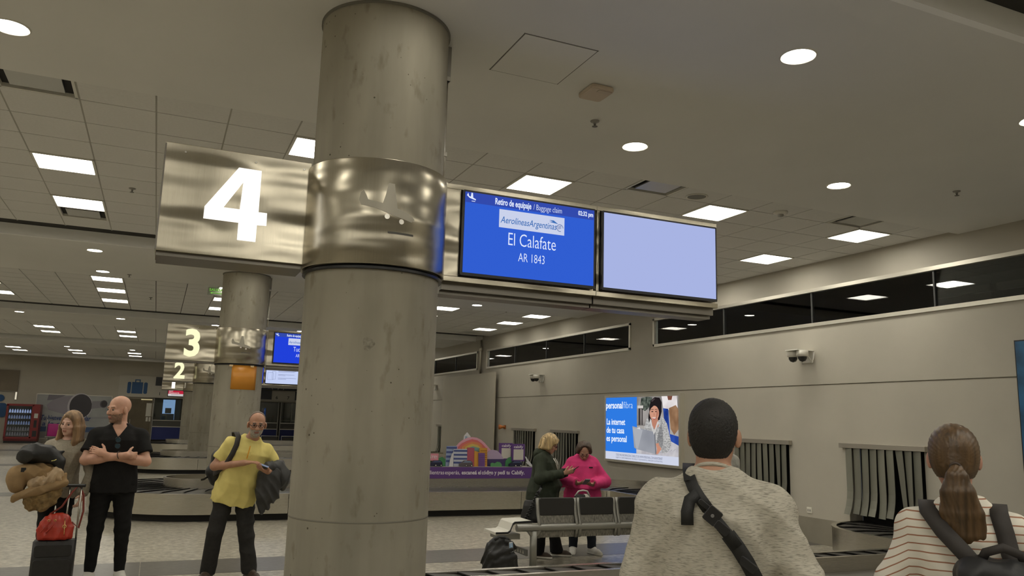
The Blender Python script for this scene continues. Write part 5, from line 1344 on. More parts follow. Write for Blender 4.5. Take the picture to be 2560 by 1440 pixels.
        for s_ in (-1, 1):
            p = P(s_ * .031, .0785, .003); mb = MB().sphere((0, 0, 0), .0115 * q, 14, 10); me = mb.mesh('eye'); me.materials.append(ew); me.materials.append(ei)
            fd = f
            me.polygons.foreach_set('material_index', [1 if Vector(pl_.center).normalized().dot(Vector(fd)) > .72 else 0 for pl_ in me.polygons]); me.polygons.foreach_set('use_smooth', [True] * len(me.polygons))
            e = bpy.data.objects.new('eye', me); COL.objects.link(e); e.parent = o; e.location = p
        return o
    def shirt(s, m, name='shirt', hem=-.06, loose=(.016, .02), sleeve='short', srad=None, neck='crew', nh=.0, wr=(.004, 24), seed=1, color=None, vox=.0078, belly=0, cuffcut=.02, flare=0, collar=0):
        sf = Soft(vox); k = s.k; rows = []
        for h, cx, cy, rx, ry in s.rows:
            t = loose[0] + (loose[1] if h < .25 * k else 0) * (1 - max(0, h) / (.25 * k)) ; bl = belly * math.exp(-((h / k - .10) / .12) ** 2)
            rows.append((h, cx, cy + bl * .8, rx * s.girth + t + flare * max(0, .1 - h), ry * s.girth + t + bl))
        rows = [r for r in rows if r[0] > max(hem, -.05) * k - .02]; rows = [(hem * k - .05, 0, rows[0][2], rows[0][3] + flare * .1, rows[0][4])] + rows
        sf.loft(s.pel, (s.lat, s.fr, s.up), rows, .03)
        for sd, (sh, el, wr_) in s.arm.items():
            a = s.armr * k; L = loose[0]
            sf.ell(sh, (.060 * a + L * .6, .062 * a + L * .6, .058 * a + L * .6), (s.lat, s.fr, s.up), .045); sf.rc(s.T(sd * .03, -.025, .50), sh + s.up * .006, .045 * k + L * .7, .045 * a + L * .8, .05)
            if sleeve == 'short':
                e = sh + (el - sh) * .70; rr = srad or (.060 * a + L)
                sf.rc(sh, e + (el - sh) * .1, .058 * a + L, rr, .03, cut=[(e, el - sh)])
            elif sleeve == 'long':
                d_ = unit(wr_ - el); e = wr_ - d_ * cuffcut; rr = srad or (.047 * a + L)
                sf.rc(sh, el, .056 * a + L, rr * 1.02, .03); sf.rc(el, wr_, rr * 1.02, rr * .80, .03, cut=[(e, d_)])
        hp = s.pel + s.up * hem * k
        sf.keep(lambda x, y, z: -((x - hp[0]) * s.up[0] + (y - hp[1]) * s.up[1] + (z - hp[2]) * s.up[2]))
        C, l, f, u, nb = s.headframe()
        if neck == 'crew':
            c = s.T(0, .012, .565 + nh); rr = .068 * k if s.male else .075 * k
            n_ = unit(s.up * 1 + s.fr * .45)
            sf.keep(lambda x, y, z: (x - c[0]) * n_[0] + (y - c[1]) * n_[1] + (z - c[2]) * n_[2] + .0)
        elif neck == 'v':
            c = s.T(0, .012, .555 + nh); n_ = unit(s.up * 1 + s.fr * .45); vt = s.T(0, .12, .395 + nh)
            sf.keep(lambda x, y, z: (x - c[0]) * n_[0] + (y - c[1]) * n_[1] + (z - c[2]) * n_[2])
            def vee(x, y, z):
                px, py, pz = x - vt[0], y - vt[1], z - vt[2]
                a = np.abs(px * s.lat[0] + py * s.lat[1] + pz * s.lat[2]); b = px * s.fr[0] + py * s.fr[1] + pz * s.fr[2]; c_ = px * s.up[0] + py * s.up[1] + pz * s.up[2]
                return np.maximum(a * .85 - c_ * .5, -(b + .09))
            sf.sub(vee)
        if collar:
            sf.rc(s.T(0, -.02, .50), nb + s.up * collar, .072 * k, .062 * k, .02)
        if wr: sf.wrinkle(wr[0], wr[1], seed)
        return sf.build(name, m, s.o, color)
    def trousers(s, m, waist=.06, cuff=.07, loose=(.012, .016), kn=.066, an=.060, wr=(.004, 22), seed=3, name='trousers', color=None, flare=0):
        sf = Soft(.008); k = s.k
        rows = [(h, cx, cy, rx * s.girth + loose[0], ry * s.girth + loose[0]) for h, cx, cy, rx, ry in s.rows if h < (waist + .12) * k]
        sf.loft(s.pel, (s.lat, s.fr, s.up), rows, .03)
        for sd, (hip, kn_, an_, toe) in s.leg.items():
            sf.rc(hip, kn_, .086 * k + loose[1], kn * k, .035); d_ = unit(an_ - kn_); e = an_ + d_ * (.0); c0 = V3(0, 0, cuff) + an_ * V3(1, 1, 0)
            sf.rc(kn_, an_ - V3(0, 0, .03), kn * k, an * k, .02, cut=[(c0, (0, 0, -1))])
            if flare: sf.rc(kn_ + (an_ - kn_) * .5, an_ - V3(0, 0, .03), an * k * .9, an * k + flare, .02, cut=[(c0, (0, 0, -1))])
        hp = s.pel + s.up * waist * k
        sf.keep(lambda x, y, z: (x - hp[0]) * s.up[0] + (y - hp[1]) * s.up[1] + (z - hp[2]) * s.up[2])
        if wr: sf.wrinkle(wr[0], wr[1], seed, dirs=((.3, .2, 1), (-.4, .3, 1), (.8, .4, .6)))
        return sf.build(name, m, s.o, color)
    def shoes(s, upper, sole, big=1.0):
        for sd, (hip, kn, an, toe) in s.leg.items():
            k = s.k * big; b = V3(an[0], an[1], 0); sf = Soft(.006); L = toe * k
            sf.rc(b - L * .035 + V3(0, 0, .05), b + L * .03 + V3(0, 0, .065), .042 * k, .045 * k, .02); sf.rc(b + L * .0 + V3(0, 0, .05), b + L * .13 + V3(0, 0, .034), .046 * k, .042 * k, .03); sf.rc(b + L * .13 + V3(0, 0, .034), b + L * .175 + V3(0, 0, .028), .043 * k, .034 * k, .02)
            sf.rc(b + V3(0, 0, .07), b + V3(0, 0, .105), .044 * k, .042 * k, .02)
            sf.rc(b - L * .04 + V3(0, 0, .012), b + L * .18 + V3(0, 0, .012), .046 * k, .042 * k, .008)
            sf.keep(lambda x, y, z: -(z - .002) + 0 * x + 0 * y); sf.keep(lambda x, y, z: (z - .115) + 0 * x + 0 * y)
            sf.build('shoe', [upper, sole], s.o, lambda x, y, z: (z < .026).astype(int))
    def hairlocal(s, x, y, z):
        C, l, f, u, nb = s.headframe(); px, py, pz = x - C[0], y - C[1], z - C[2]; q = s.hs
        return tuple((px * v[0] + py * v[1] + pz * v[2]) / q for v in (l, f, u))

    def hair_cap(s, m, t=.006, front=.050, nape=-.07, side=.012, sideb=.0, name='hair', extra=None, rough=.0012, vox=.005, seed=5, top=0):
        C, l, f, u, nb = s.headframe(); q = s.hs; A = (l, f, u); P = s.hd; sf = Soft(vox)
        tmp = Soft(vox)
        tmp.ell(P(0, -.016, .036 + top / 2), ((.079 + t) * q, (.100 + t) * q, (.090 + t + top / 2) * q), A, .02)
        tmp.ell(P(0, -.035, -.015), ((.069 + t) * q, (.070 + t) * q, (.080 + t) * q), A, .03)
        def kp(x, y, z):
            a, b, c = s.hairlocal(x, y, z)
            g1 = b - (front + .35 * np.minimum(c - .07, 0) + .25 * np.maximum(c - .09, 0) - .0 * a)
            ll = np.interp(b, [-.09, -.045, -.012, .02, .06], [nape, nape, side, sideb, sideb + .035])
            return np.maximum(g1, ll - c) * q
        f1, f2 = tmp.p[0][0], tmp.p[1][0]
        sf.p.append((lambda x, y, z: smax(smin(f1(x, y, z), f2(x, y, z), .03), kp(x, y, z), .006), np.minimum(tmp.p[0][1], tmp.p[1][1]), np.maximum(tmp.p[0][2], tmp.p[1][2]), .015))
        if rough:
            sf.wrinkle(rough, 330, seed)
        if extra: extra(sf, P, q, A)
        return sf.build(name, m, s.o)

    def surf(s, u, h, front=1, lift=.004, t=.016):
        """point on the garment front (1) or back (-1)"""
        rw = s.rows; hh = h * s.k; ii = lambda c: np.interp(hh, [r[0] for r in rw], [r[c] for r in rw])
        rx = ii(3) * s.girth + t; ry = ii(4) * s.girth + t; q = max(0, 1 - (abs(u * s.k) / rx) ** 2.3) ** (1 / 2.3)
        return tuple(s.pel + s.lat * u * s.k + s.fr * (ii(2) + front * (ry * q + lift)) + s.up * hh)
def ring(pts, r, m, name, parent, seg=8): return MB().tube(pts, r, seg, caps=False).build(name, m, parent, True)
def circle_pts(c, ax1, ax2, r, n=20): return [tuple(V3(*c) + (V3(*ax1) * math.cos(2 * math.pi * i / n) + V3(*ax2) * math.sin(2 * math.pi * i / n)) * r) for i in range(n + 1)]
def glasses(p, m, lens=None, r=.021, wide=1.0, thin=.0016):
    g = None
    for s_ in (-1, 1):
        pts = []
        for i in range(21):
            t = 2 * math.pi * i / 20; pts.append(tuple(p.hd(s_ * .033 + r * wide * math.cos(t), .108 - .004 * abs(math.cos(t)), .002 + r * .72 * math.sin(t))))
        o = ring(pts, thin, m, 'glasses_rim', p.o, 6)
        MB().tube([tuple(p.hd(s_ * (.033 + r * wide), .104, .006)), tuple(p.hd(s_ * .074, .075, .008)), tuple(p.hd(s_ * .082, .0, .008))], thin, 6).build('glasses_arm', m, p.o, True)
    MB().tube([tuple(p.hd(-.013, .108, .006)), tuple(p.hd(0, .113, .009)), tuple(p.hd(.013, .108, .006))], thin, 6).build('glasses_bridge', m, p.o, True)
DENIM = cloth('denim_dark', (.020, .024, .032)); BLKC = cloth('black', (.0125, .012, .012), noise=(20, .15, 3)); BLKN = mat('black_nylon', (.012, .012, .013), .5, noise=(25, .3, 4), bump=(35, .3, .006))
SHOEW = mat('white_trainer', (.62, .60, .55), .5); SOLEW = mat('white_sole', (.70, .68, .62), .5); SHOEB = mat('brown_shoe', (.055, .035, .022), .5); SOLED = mat('dark_sole', (.02, .018, .016), .6)
def std_legs(p, w=.12, toe=.25, kn=.04):
    k = p.k
    for s_ in (-1, 1): p.setleg(s_, (s_ * (w * .9), kn, .50 * k), (s_ * w, 0, .09 * k), (s_ * toe, 1, 0))

# ---- man in black, arms folded
p = Person('m', 'bald bearded man in black T-shirt with folded arms', (-.32, 9.15, 0), R(180), 1.82, MALE, skin('ruddy', (.60, .34, .24)))
p.girth = 1.10; p.armr = 1.16; p.torso((0, -.02)); std_legs(p, .135, .30, .02); p.hy = .88; p.hp = .08; p.hr = 0; p.hs *= 1.05
p.setarm(1, (.275, .075, 1.185), (-.095, .262, 1.245)); p.setarm(-1, (-.275, .075, 1.175), (.085, .200, 1.235))
p.hands = [((-.095, .262, 1.245), (-.85, -.6, -.05), (.3, -1, 0), (0, 0, 1), .62, dict(sc=.98, spread=.03)), ((.095, .21, 1.25), (.95, -.10, .36), (.15, -1, -.2), (-.4, 0, 1), .40, dict(sc=1.02, spread=.04))]
p.body(stubble=mat('beard_brown', (.27, .165, .115), .7, noise=(60, .3)), browm=mat('brow_sandy', (.22, .12, .07), .7), jaw=1.12)
p.shirt(BLKC, 't_shirt', hem=-.10, neck='v', nh=.03, loose=(.015, .012), seed=2, wr=(.0035, 22))
p.trousers(cloth('black_track', (.010, .0098, .010), noise=(20, .15, 3)), waist=.08, cuff=.10, kn=.070, an=.046, loose=(.018, .022), wr=(.0028, 24))
p.shoes(SHOEW, SOLEW)
c = V3(-.03, .24, 1.245); d = unit(V3(-.35, .187, .065)); a1 = unit(np.cross(d, V3(0, 0, 1))); a2 = np.cross(d, a1)
ring(circle_pts(c, a1, a2, .036), .004, mat('bracelet_dark', (.03, .015, .012), .5), 'bracelet', p.o)
t = thing('sunglasses', "dark sunglasses hooked on the black T-shirt's neckline", 'sunglasses', (-.315, 8.955, 1.36), R(180))
GB = mat('glasses_black', (.01, .01, .012), .25); GLN = mat('lens_blue', (.03, .06, .08), .05)
for i, zz in enumerate((.03, -.03)):
    MB().tube(circle_pts((0, .012, zz), (1, 0, .2), (0, 0, 1), .024, 16), .004, 6, caps=False).build('rim', GB, t, True)
    MB().tube([(0, .012, zz), (0, .016, zz)], .023, 14).build('lens', GLN, t)
MB().tube([(0, .012, .005), (0, .012, -.006)], .004, 6).build('bridge', GB, t); MB().tube([(.02, 0, .055), (-.02, -.015, -.03)], .003, 6).build('temple', GB, t); MB().tube([(.01, .014, .056), (-.012, .0, .075)], .003, 6).build('temple', GB, t)

# ---- woman in beige sweater
p = Person('w', 'long haired woman in beige sweater holding a coat on her arm', (-.745, 9.25, 0), R(162), 1.655, FEM, skin('fair', (.64, .40, .31)))
p.torso((-.10, 0), pel=(.075, 0, .885)); k = p.k
p.setleg(1, (.15, .05, .47), (.15, 0, .085), (.2, 1, 0)); p.setleg(-1, (-.02, .05, .47), (-.05, -.02, .085), (-.2, 1, 0))
p.hy = .22; p.hp = .12; p.hr = -.05
p.setarm(1, (.265, -.01, 1.07), (.115, .235, 1.04)); p.setarm(-1, (-.22, -.03, 1.07), (-.20, .10, .85))
p.hands = [((.115, .235, 1.04), (-.7, .8, .05), (-.2, -.3, 1), (.6, .5, .5), .5, dict(sc=.88)), ((-.20, .10, .85), (.1, .45, -1), (1, 0, .1), (0, 1, .3), .5, dict(sc=.88))]
p.body(browm=mat('brow_brown', (.26, .15, .09), .7))
p.shirt(cloth('beige_knit', (.33, .295, .235), noise=(60, .12, 3), bump=(160, .4, .004)), 'sweater', hem=-.06, loose=(.02, .018), sleeve='long', neck='crew', nh=-.028, cuffcut=.0, seed=6, wr=(.005, 20))
p.trousers(BLKC, waist=.05, cuff=.05, kn=.060, an=.046, loose=(.006, .004)); p.shoes(BLKN, SOLED)
HB = mat('hair_blonde_brown', (.27, .165, .085), .5, noise=(5, .45, 3), stretch=(5, 5, .6))
def ex(sf, P, q, A):
    for s_ in (-1, 1):
        for j in range(5):
            a = .070 + .004 * j; b = .035 - .028 * j
            sf.rc(P(s_ * .062, b * .8, .05), P(s_ * .082, b, -.03), .020, .024, .02); sf.rc(P(s_ * .082, b, -.03), P(s_ * (.090 + .006 * (j % 2)), b * .9 + .008, -.16), .024, .026, .02); sf.rc(P(s_ * .09, b * .9 + .008, -.16), P(s_ * .082, b + .03, -.33 + .018 * j), .026, .010, .02)
    for j in range(3): sf.rc(P(-.05 + .05 * j, -.09, .0), P(-.06 + .06 * j, -.105, -.24), .03, .02, .03)
    sf.warp(lambda x, y, z: .0022 * np.sin(420 * (x + .3 * y) + 6 * np.sin(14 * z)) + 0 * z)
p.hair_cap(HB, .012, .075, -.09, -.02, -.03, extra=ex, rough=0, top=.006)

# ---- man in yellow
p = Person('y', 'grey bearded man with glasses in yellow shirt using a phone', (.85, 9.0, 0), R(176), 1.775, MALE, skin('tanned', (.47, .25, .16)))
p.torso((-.21, .10), pel=(.0, 0, .895)); p.girth = 1.10; p.armr = 1.08
p.setleg(1, (.175, .06, .48), (.215, 0, .09), (.35, 1, 0)); p.setleg(-1, (-.125, .05, .48), (-.195, .03, .09), (-.45, 1, 0))
p.hy = -.02; p.hp = .12; p.hr = .06; p.headoff = V3(0, .03, 0)
p.setarm(1, (.235, .03, 1.135), (-.045, .265, 1.185)); p.setarm(-1, (-.375, .02, 1.13), (-.285, .245, 1.10))
p.hands = [((-.045, .265, 1.185), (-1, .30, .12), (0, -.15, -1), (0, -1, .2), .30, {}), ((-.285, .245, 1.10), (.75, .62, .25), (-.1, -.1, 1), (-.6, .8, 0), .55, {})]
p.body(stubble=mat('beard_grey', (.36, .32, .28), .7, noise=(70, .25)), browm=mat('brow_grey', (.12, .10, .085), .7))
YEL = cloth('yellow', (.74, .63, .22), noise=(8, .07, 4), bump=(90, .12, .003))
p.shirt(YEL, 'henley_shirt', hem=-.14, neck='crew', nh=-.010, loose=(.016, .02), srad=.084, seed=8, wr=(.0068, 24), belly=.02)
MB().strap([p.surf(.0, h, 1, .004) for h in (.475, .45, .42, .385, .35)], tuple(p.fr), .016, .003).build('placket', mat('placket_orange', (.72, .36, .03), .7), p.o)
MB().strap([p.surf(-.014, h, 1, .004) for h in (.475, .45, .42, .385, .345)], tuple(p.fr), .022, .005).build('button_flap', YEL, p.o)
p.trousers(cloth('charcoal_trekking', (.030, .029, .028)), waist=.03, cuff=.05, kn=.080, an=.076, loose=(.016, .02), wr=(.007, 20), seed=9)
p.shoes(SHOEB, SOLED)
p.hair_cap(mat('hair_cropped_grey', (.16, .12, .095), .7, noise=(80, .3)), .003, .010, -.06, .03, .03, rough=.0006, vox=.0052)
glasses(p, mat('glasses_black', (.01, .01, .012), .25), thin=.0024)
PB = mat('phone_black', (.008, .008, .009), .15); PSC = emis('phone_screen', S(150, 160, 180), .6)
def phone(loc, rot, label, m=PB):
    t = thing('phone', label, 'phone', loc); t.rotation_euler = rot
    MB().rbox(-.037, .037, -.075, .075, -.004, .004, .010).build('case', m, t); MB().box(-.033, .033, -.068, .068, .0041, .0046).build('screen', PSC, t)
    return t
phone((1.055, 8.70, 1.165), (R(20), R(-8), R(75)), "black phone in the yellow shirt man's hand")

# ---- woman in green hoodie
p = Person('h', 'blonde woman in dark green hoodie looking down at a phone', (4.64, 9.44, 0), R(-128), 1.555, FEM, skin('warm', (.55, .31, .21)))
p.girth = 1.24; p.torso((0, .04)); k = p.k
p.setleg(1, (.11, .05, .44), (.12, -.02, .08), (.1, 1, 0)); p.setleg(-1, (-.11, .12, .44), (-.12, .18, .08), (-.1, 1, 0))
p.hp = .40; p.hy = 0; p.headoff = V3(0, .03, .0)
p.setarm(1, (.275, .02, .985), (.10, .30, 1.055)); p.setarm(-1, (-.275, .02, .985), (-.10, .31, 1.055))
p.hands = [((.10, .30, 1.055), (-.5, 1, .25), (-.8, -.1, .6), (.2, .5, 1), .35, dict(sc=.9)), ((-.10, .31, 1.055), (.5, 1, .2), (.8, -.1, .6), (-.2, .5, 1), .4, dict(sc=.9))]
p.body()
GRN = cloth('green_fleece', (.034, .041, .028), noise=(18, .15, 4))
p.shirt(GRN, 'hoodie', hem=-.14, loose=(.028, .03), sleeve='long', neck='crew', nh=.01, cuffcut=.015, srad=.072, seed=12, wr=(.005, 18), belly=.05, collar=.012)
sf = Soft(.008); 
sf.ell(p.T(0, -.10, .50), (.125, .055, .075), (p.lat, p.fr, p.up), .03); sf.rc(p.T(-.10, -.06, .53), p.T(-.07, .06, .50), .032, .025, .03); sf.rc(p.T(.10, -.06, .53), p.T(.07, .06, .50), .032, .025, .03); sf.rc(p.T(-.10, -.06, .53), p.T(.10, -.06, .53), .035, .035, .03)
sf.wrinkle(.003, 30, 4).build('hood', GRN, p.o)
for s_ in (-1, 1): MB().tube([p.surf(s_ * .055, .46, 1, .012, .03), p.surf(s_ * .052, .40, 1, .018, .03), p.surf(s_ * .045, .30, 1, .022, .03)], .006, 6).build('drawstring', SOLEW, p.o, True)
MB().tube([p.surf(x, h, 1, .008, .032) for x, h in ((-.075, .38), (.075, .38), (.06, .29), (0, .25), (-.06, .29), (-.075, .38))], .004, 5).build('chest_logo', mat('logo_olive', (.16, .15, .09), .6), p.o)
text('chest_print', 'G', .09, mat('logo_olive', (.16, .15, .09), .6), p.o, (0, 0, 0), '+Z', .001, .002, 'CENTER').matrix_local = Matrix.Translation(Vector(p.surf(0, .30, 1, .012, .03))) @ Matrix(((-1, 0, 0, 0), (0, 0, 1, 0), (0, 1, 0, 0), (0, 0, 0, 1)))
p.trousers(cloth('black_flared', (.011, .0105, .0105)), waist=.02, cuff=.045, kn=.074, an=.074, loose=(.014, .014), flare=.022)
p.shoes(SHOEB, SOLEW)
HBL = mat('hair_highlighted', (.42, .30, .145), .45, noise=(6, .55, 3), stretch=(6, 6, 1))
def ex(sf, P, q, A):
    for s_ in (-1, 1):
        for j in range(4): sf.rc(P(s_ * .055, .05 - .035 * j, .08), P(s_ * .080, .035 - .034 * j, -.045 - .012 * j), .028, .024, .025)
    sf.rc(P(-.05, .07, .085), P(.06, .085, .05), .022, .016, .02); sf.rc(P(0, -.09, .02), P(0, -.10, -.09), .05, .035, .03)
    sf.warp(lambda x, y, z: .0022 * np.sin(330 * (x - y) + 7 * np.sin(18 * z)) + 0 * z)
p.hair_cap(HBL, .014, .075, -.10, -.03, -.02, extra=ex, rough=0, top=.012)
glasses(p, mat('glasses_red', (.10, .02, .03), .3), thin=.0028)
def loc2w(p, v): c, s_ = math.cos(p.rz), math.sin(p.rz); return (p.loc[0] + c * v[0] - s_ * v[1], p.loc[1] + s_ * v[0] + c * v[1], v[2])
phone(loc2w(p, (.0, .41, 1.095)), (R(35), 0, p.rz), "dark phone held by the woman in green hoodie")

# ---- woman in pink fleece
p = Person('k', 'short haired woman in bright pink fleece with bowed head', (5.29, 9.55, 0), R(158), 1.50, FEM, skin('brownish', (.45, .25, .175)))
p.girth = 1.30; p.torso((0, .08)); k = p.k
p.setleg(1, (.115, .05, .42), (.115, 0, .075), (.15, 1, 0)); p.setleg(-1, (-.115, .05, .42), (-.13, .03, .075), (-.65, 1, 0))
p.hp = .62; p.headoff = V3(0, .04, -.01)
p.setarm(1, (.285, .035, .935), (.105, .285, .915)); p.setarm(-1, (-.29, .035, .93), (-.095, .29, .905))
p.hands = [((.105, .285, .915), (-.7, 1, .1), (-.3, -.1, 1), (.5, .6, .6), .4, dict(sc=.9)), ((-.095, .29, .905), (.7, 1, .1), (.3, -.1, 1), (-.5, .6, .6), .45, dict(sc=.9))]
p.body()
p.shirt(cloth('pink_fleece', (.66, .055, .20), noise=(12, .12, 4)), 'fleece', hem=-.13, loose=(.03, .03), sleeve='long', neck='crew', nh=.03, cuffcut=.01, srad=.082, seed=14, wr=(.006, 17), belly=.05, collar=.035)
MB().box(-.026, .026, 0, .004, -.008, .008).build('chest_badge', BLACK, p.o).location = p.surf(-.10, .385, 1, .004, .032)
p.trousers(DENIM, waist=.02, cuff=.07, kn=.078, an=.068, loose=(.014, .014)); p.shoes(SHOEW, SOLEW, 1.06)
HBR = mat('hair_dark_brown', (.065, .040, .026), .5, noise=(6, .5, 3), stretch=(6, 6, 1))
def ex(sf, P, q, A):
    for s_ in (-1, 1):
        for j in range(3): sf.rc(P(s_ * .055, .02 - .04 * j, .075), P(s_ * .084, .015 - .035 * j, .0), .032, .026, .03)
    sf.warp(lambda x, y, z: .002 * np.sin(300 * (x + y) + 6 * np.sin(20 * z)) + 0 * z)
p.hair_cap(HBR, .016, .035, -.08, -.005, .0, extra=ex, rough=0, top=.01)
glasses(p, mat('glasses_black', (.01, .01, .012), .25), thin=.0020)
ring(circle_pts((-.13, .25, .91), unit((1, .2, 0)), (0, 0, 1), .034), .006, BLACK, 'wristwatch', p.o)
phone(loc2w(p, (.0, .405, .945)), (R(30), 0, p.rz + .2), "grey phone held by the woman in pink fleece", mat('phone_grey', (.25, .25, .26), .3))
PINKP = p

# ---- man in grey, seen from behind
HEATHER = bpy.data.materials.new('cloth_heather_grey'); HEATHER.use_nodes = True
def heather(m):
    nt = m.node_tree; L = nt.links; b = nt.nodes['Principled BSDF']; b.inputs['Roughness'].default_value = .9; b.inputs['Specular IOR Level'].default_value = .15
    tc = nt.nodes.new('ShaderNodeTexCoord'); mp = nt.nodes.new('ShaderNodeMapping'); mp.inputs['Scale'].default_value = (26, 26, 300); L.new(tc.outputs['Object'], mp.inputs[0])
    n = nt.nodes.new('ShaderNodeTexNoise'); n.inputs['Scale'].default_value = 1.6; n.inputs['Detail'].default_value = 4; L.new(mp.outputs[0], n.inputs['Vector'])
    r = nt.nodes.new('ShaderNodeValToRGB'); e = r.color_ramp.elements; e[0].position = .34; e[0].color = (.25, .235, .195, 1); e[1].position = .50; e[1].color = (.50, .47, .395, 1); L.new(n.outputs[0], r.inputs[0]); L.new(r.outputs[0], b.inputs['Base Color'])
    n2 = nt.nodes.new('ShaderNodeTexNoise'); n2.inputs['Scale'].default_value = 400; L.new(tc.outputs['Object'], n2.inputs['Vector'])
    bp = nt.nodes.new('ShaderNodeBump'); bp.inputs['Strength'].default_value = .2; bp.inputs['Distance'].default_value = .002; L.new(n2.outputs[0], bp.inputs['Height']); L.new(bp.outputs[0], b.inputs['Normal'])
heather(HEATHER)
p = Person('g', 'dark haired man in heather grey top seen from behind', (1.86, 2.39, 0), R(-40), 1.80, MALE, skin('olive', (.46, .25, .16)), vox=.006)
p.girth = 1.10; p.armr = 1.08; p.torso((0, .02)); std_legs(p, .13, .2); p.hy = .13; p.hp = .05; p.hs *= .97; p.headoff = V3(0, 0, -.022)
p.setarm(-1, (-.262, -.03, 1.15), (-.225, .20, 1.00)); p.setarm(1, (.300, -.045, 1.16), (.24, .19, 1.00))
p.hands = [((-.225, .20, 1.00), (.3, 1, -.1), (1, 0, 0), (0, .2, 1), .6, {}), ((.24, .19, 1.00), (-.3, 1, -.1), (-1, 0, 0), (0, .2, 1), .6, {})]
p.body()
p.shirt(HEATHER, 'sweatshirt', hem=-.12, loose=(.020, .016), sleeve='long', neck='crew', nh=.012, cuffcut=.0, srad=.066, seed=21, wr=(.0062, 24), vox=.0062)
MB().tube([tuple(p.T(.061 * math.cos(R(a)), -.014 + .056 * math.sin(R(a)), .552 - .026 * math.sin(R(a)))) for a in range(0, 361, 15)], .008, 8, caps=False).build('neckband', HEATHER, p.o, True)
p.trousers(DENIM, waist=.02, cuff=.05, kn=.075, an=.07); p.shoes(SHOEB, SOLED)
HBK = mat('hair_black', (.009, .0072, .006), .6, noise=(120, .5, 3), bump=(220, .5, .004))
p.hair_cap(HBK, .006, .05, -.085, .0, .005, rough=.0016, vox=.0042)
GREYP_ = p
# sling strap across the back
STRAP = mat('webbing_black', (.010, .010, .010), .6, bump=(300, .4, .002))
t = thing('sling_strap', "black webbing sling strap with buckle across the grey shirt man's back", 'strap', p.loc, p.rz)
def backpt(u, h, lift=.012, v=None):
    """point on the back surface of the sweatshirt"""
    rows = p.rows; hh = h * p.k; rx = np.interp(hh, [r[0] for r in rows], [r[3] for r in rows]) * p.girth + .024; ry = np.interp(hh, [r[0] for r in rows], [r[4] for r in rows]) * p.girth + .024; cy = np.interp(hh, [r[0] for r in rows], [r[2] for r in rows])
    q = max(0, 1 - (abs(u * p.k) / rx) ** 2.3) ** (1 / 2.3)
    return p.pel + p.lat * u * p.k + p.fr * (cy - ry * q - lift) + p.up * hh
def band(pairs, w_, th, name, m, par, lift=.010):
    pts = [backpt(u, h, lift) for u, h in pairs]; nr = []
    for u, h in pairs: nr.append(tuple(unit(-p.fr + p.lat * u * 2.2)))
    return MB().strap([tuple(q) for q in pts], nr, w_, th).build(name, m, par, True)
SL = [(-.075, .53), (-.062, .50), (-.04, .468), (-.012, .432), (.018, .395), (.05, .357), (.08, .317), (.108, .272), (.133, .222), (.155, .170), (.170, .11), (.178, .05)]
band(SL[:4], .042, .004, 'upper_strap', STRAP, t, .008); band(SL[5:], .050, .005, 'lower_strap', STRAP, t, .010); band(SL[3:7], .038, .004, 'middle_strap', STRAP, t, .012)
MB().strap([tuple(p.T(-.075, .05, .56)), tuple(p.T(-.085, .0, .572)), tuple(p.T(-.082, -.045, .555)), tuple(backpt(-.073, .52, .010))], [(0, 0, 1), (0, 0, 1), (0, -.4, 1), (0, -1, .3)], .042, .004).build('shoulder_strap', STRAP, t, True)
MB().strap([tuple(backpt(-.045, .478, .016)), tuple(backpt(-.072, .458, .018)), tuple(backpt(-.080, .42, .018)), tuple(backpt(-.079, .378, .014))], [(0, -1, 0)] * 4, .042, .004).build('loose_tail', STRAP, t, True)
def clipbox(u, h, wx, wz, th, ang, name, m, lift=.014):
    o = MB().rbox(-wx / 2, wx / 2, -th, 0, -wz / 2, wz / 2, .006, 'y').build(name, m, t, bevel=.002); q = backpt(u, h, lift)
    o.matrix_local = Matrix.Translation(Vector(q)) @ Matrix.Rotation(-.30 * u * 4, 4, 'Z') @ Matrix.Rotation(ang, 4, 'Y'); return o
BK = mat('buckle_black', (.018, .018, .019), .3)
bk = clipbox(.003, .414, .050, .055, .012, R(38), 'buckle', BK, .016); clipbox(.033, .377, .052, .03, .012, R(38), 'buckle_end', BK, .016); clipbox(-.022, .446, .050, .018, .010, R(38), 'ladder_lock', BK, .015); clipbox(.112, .265, .062, .030, .012, R(35), 'slider', BK, .015)
MB().cyl((0, 0), .006, 0, .003, 10).build('button', mat('button_grey', (.2, .2, .2), .3), bk).matrix_local = Matrix.Translation((0, -.012, 0)) @ Matrix.Rotation(R(90), 4, 'X')
sf = Soft(.008); q = p.T(.24, .02, .03); sf.ell(q, (.09, .10, .13), (p.lat, p.fr, p.up), .02); sf.wrinkle(.003, 30, 3); sf.build('pouch', BLKN, t)

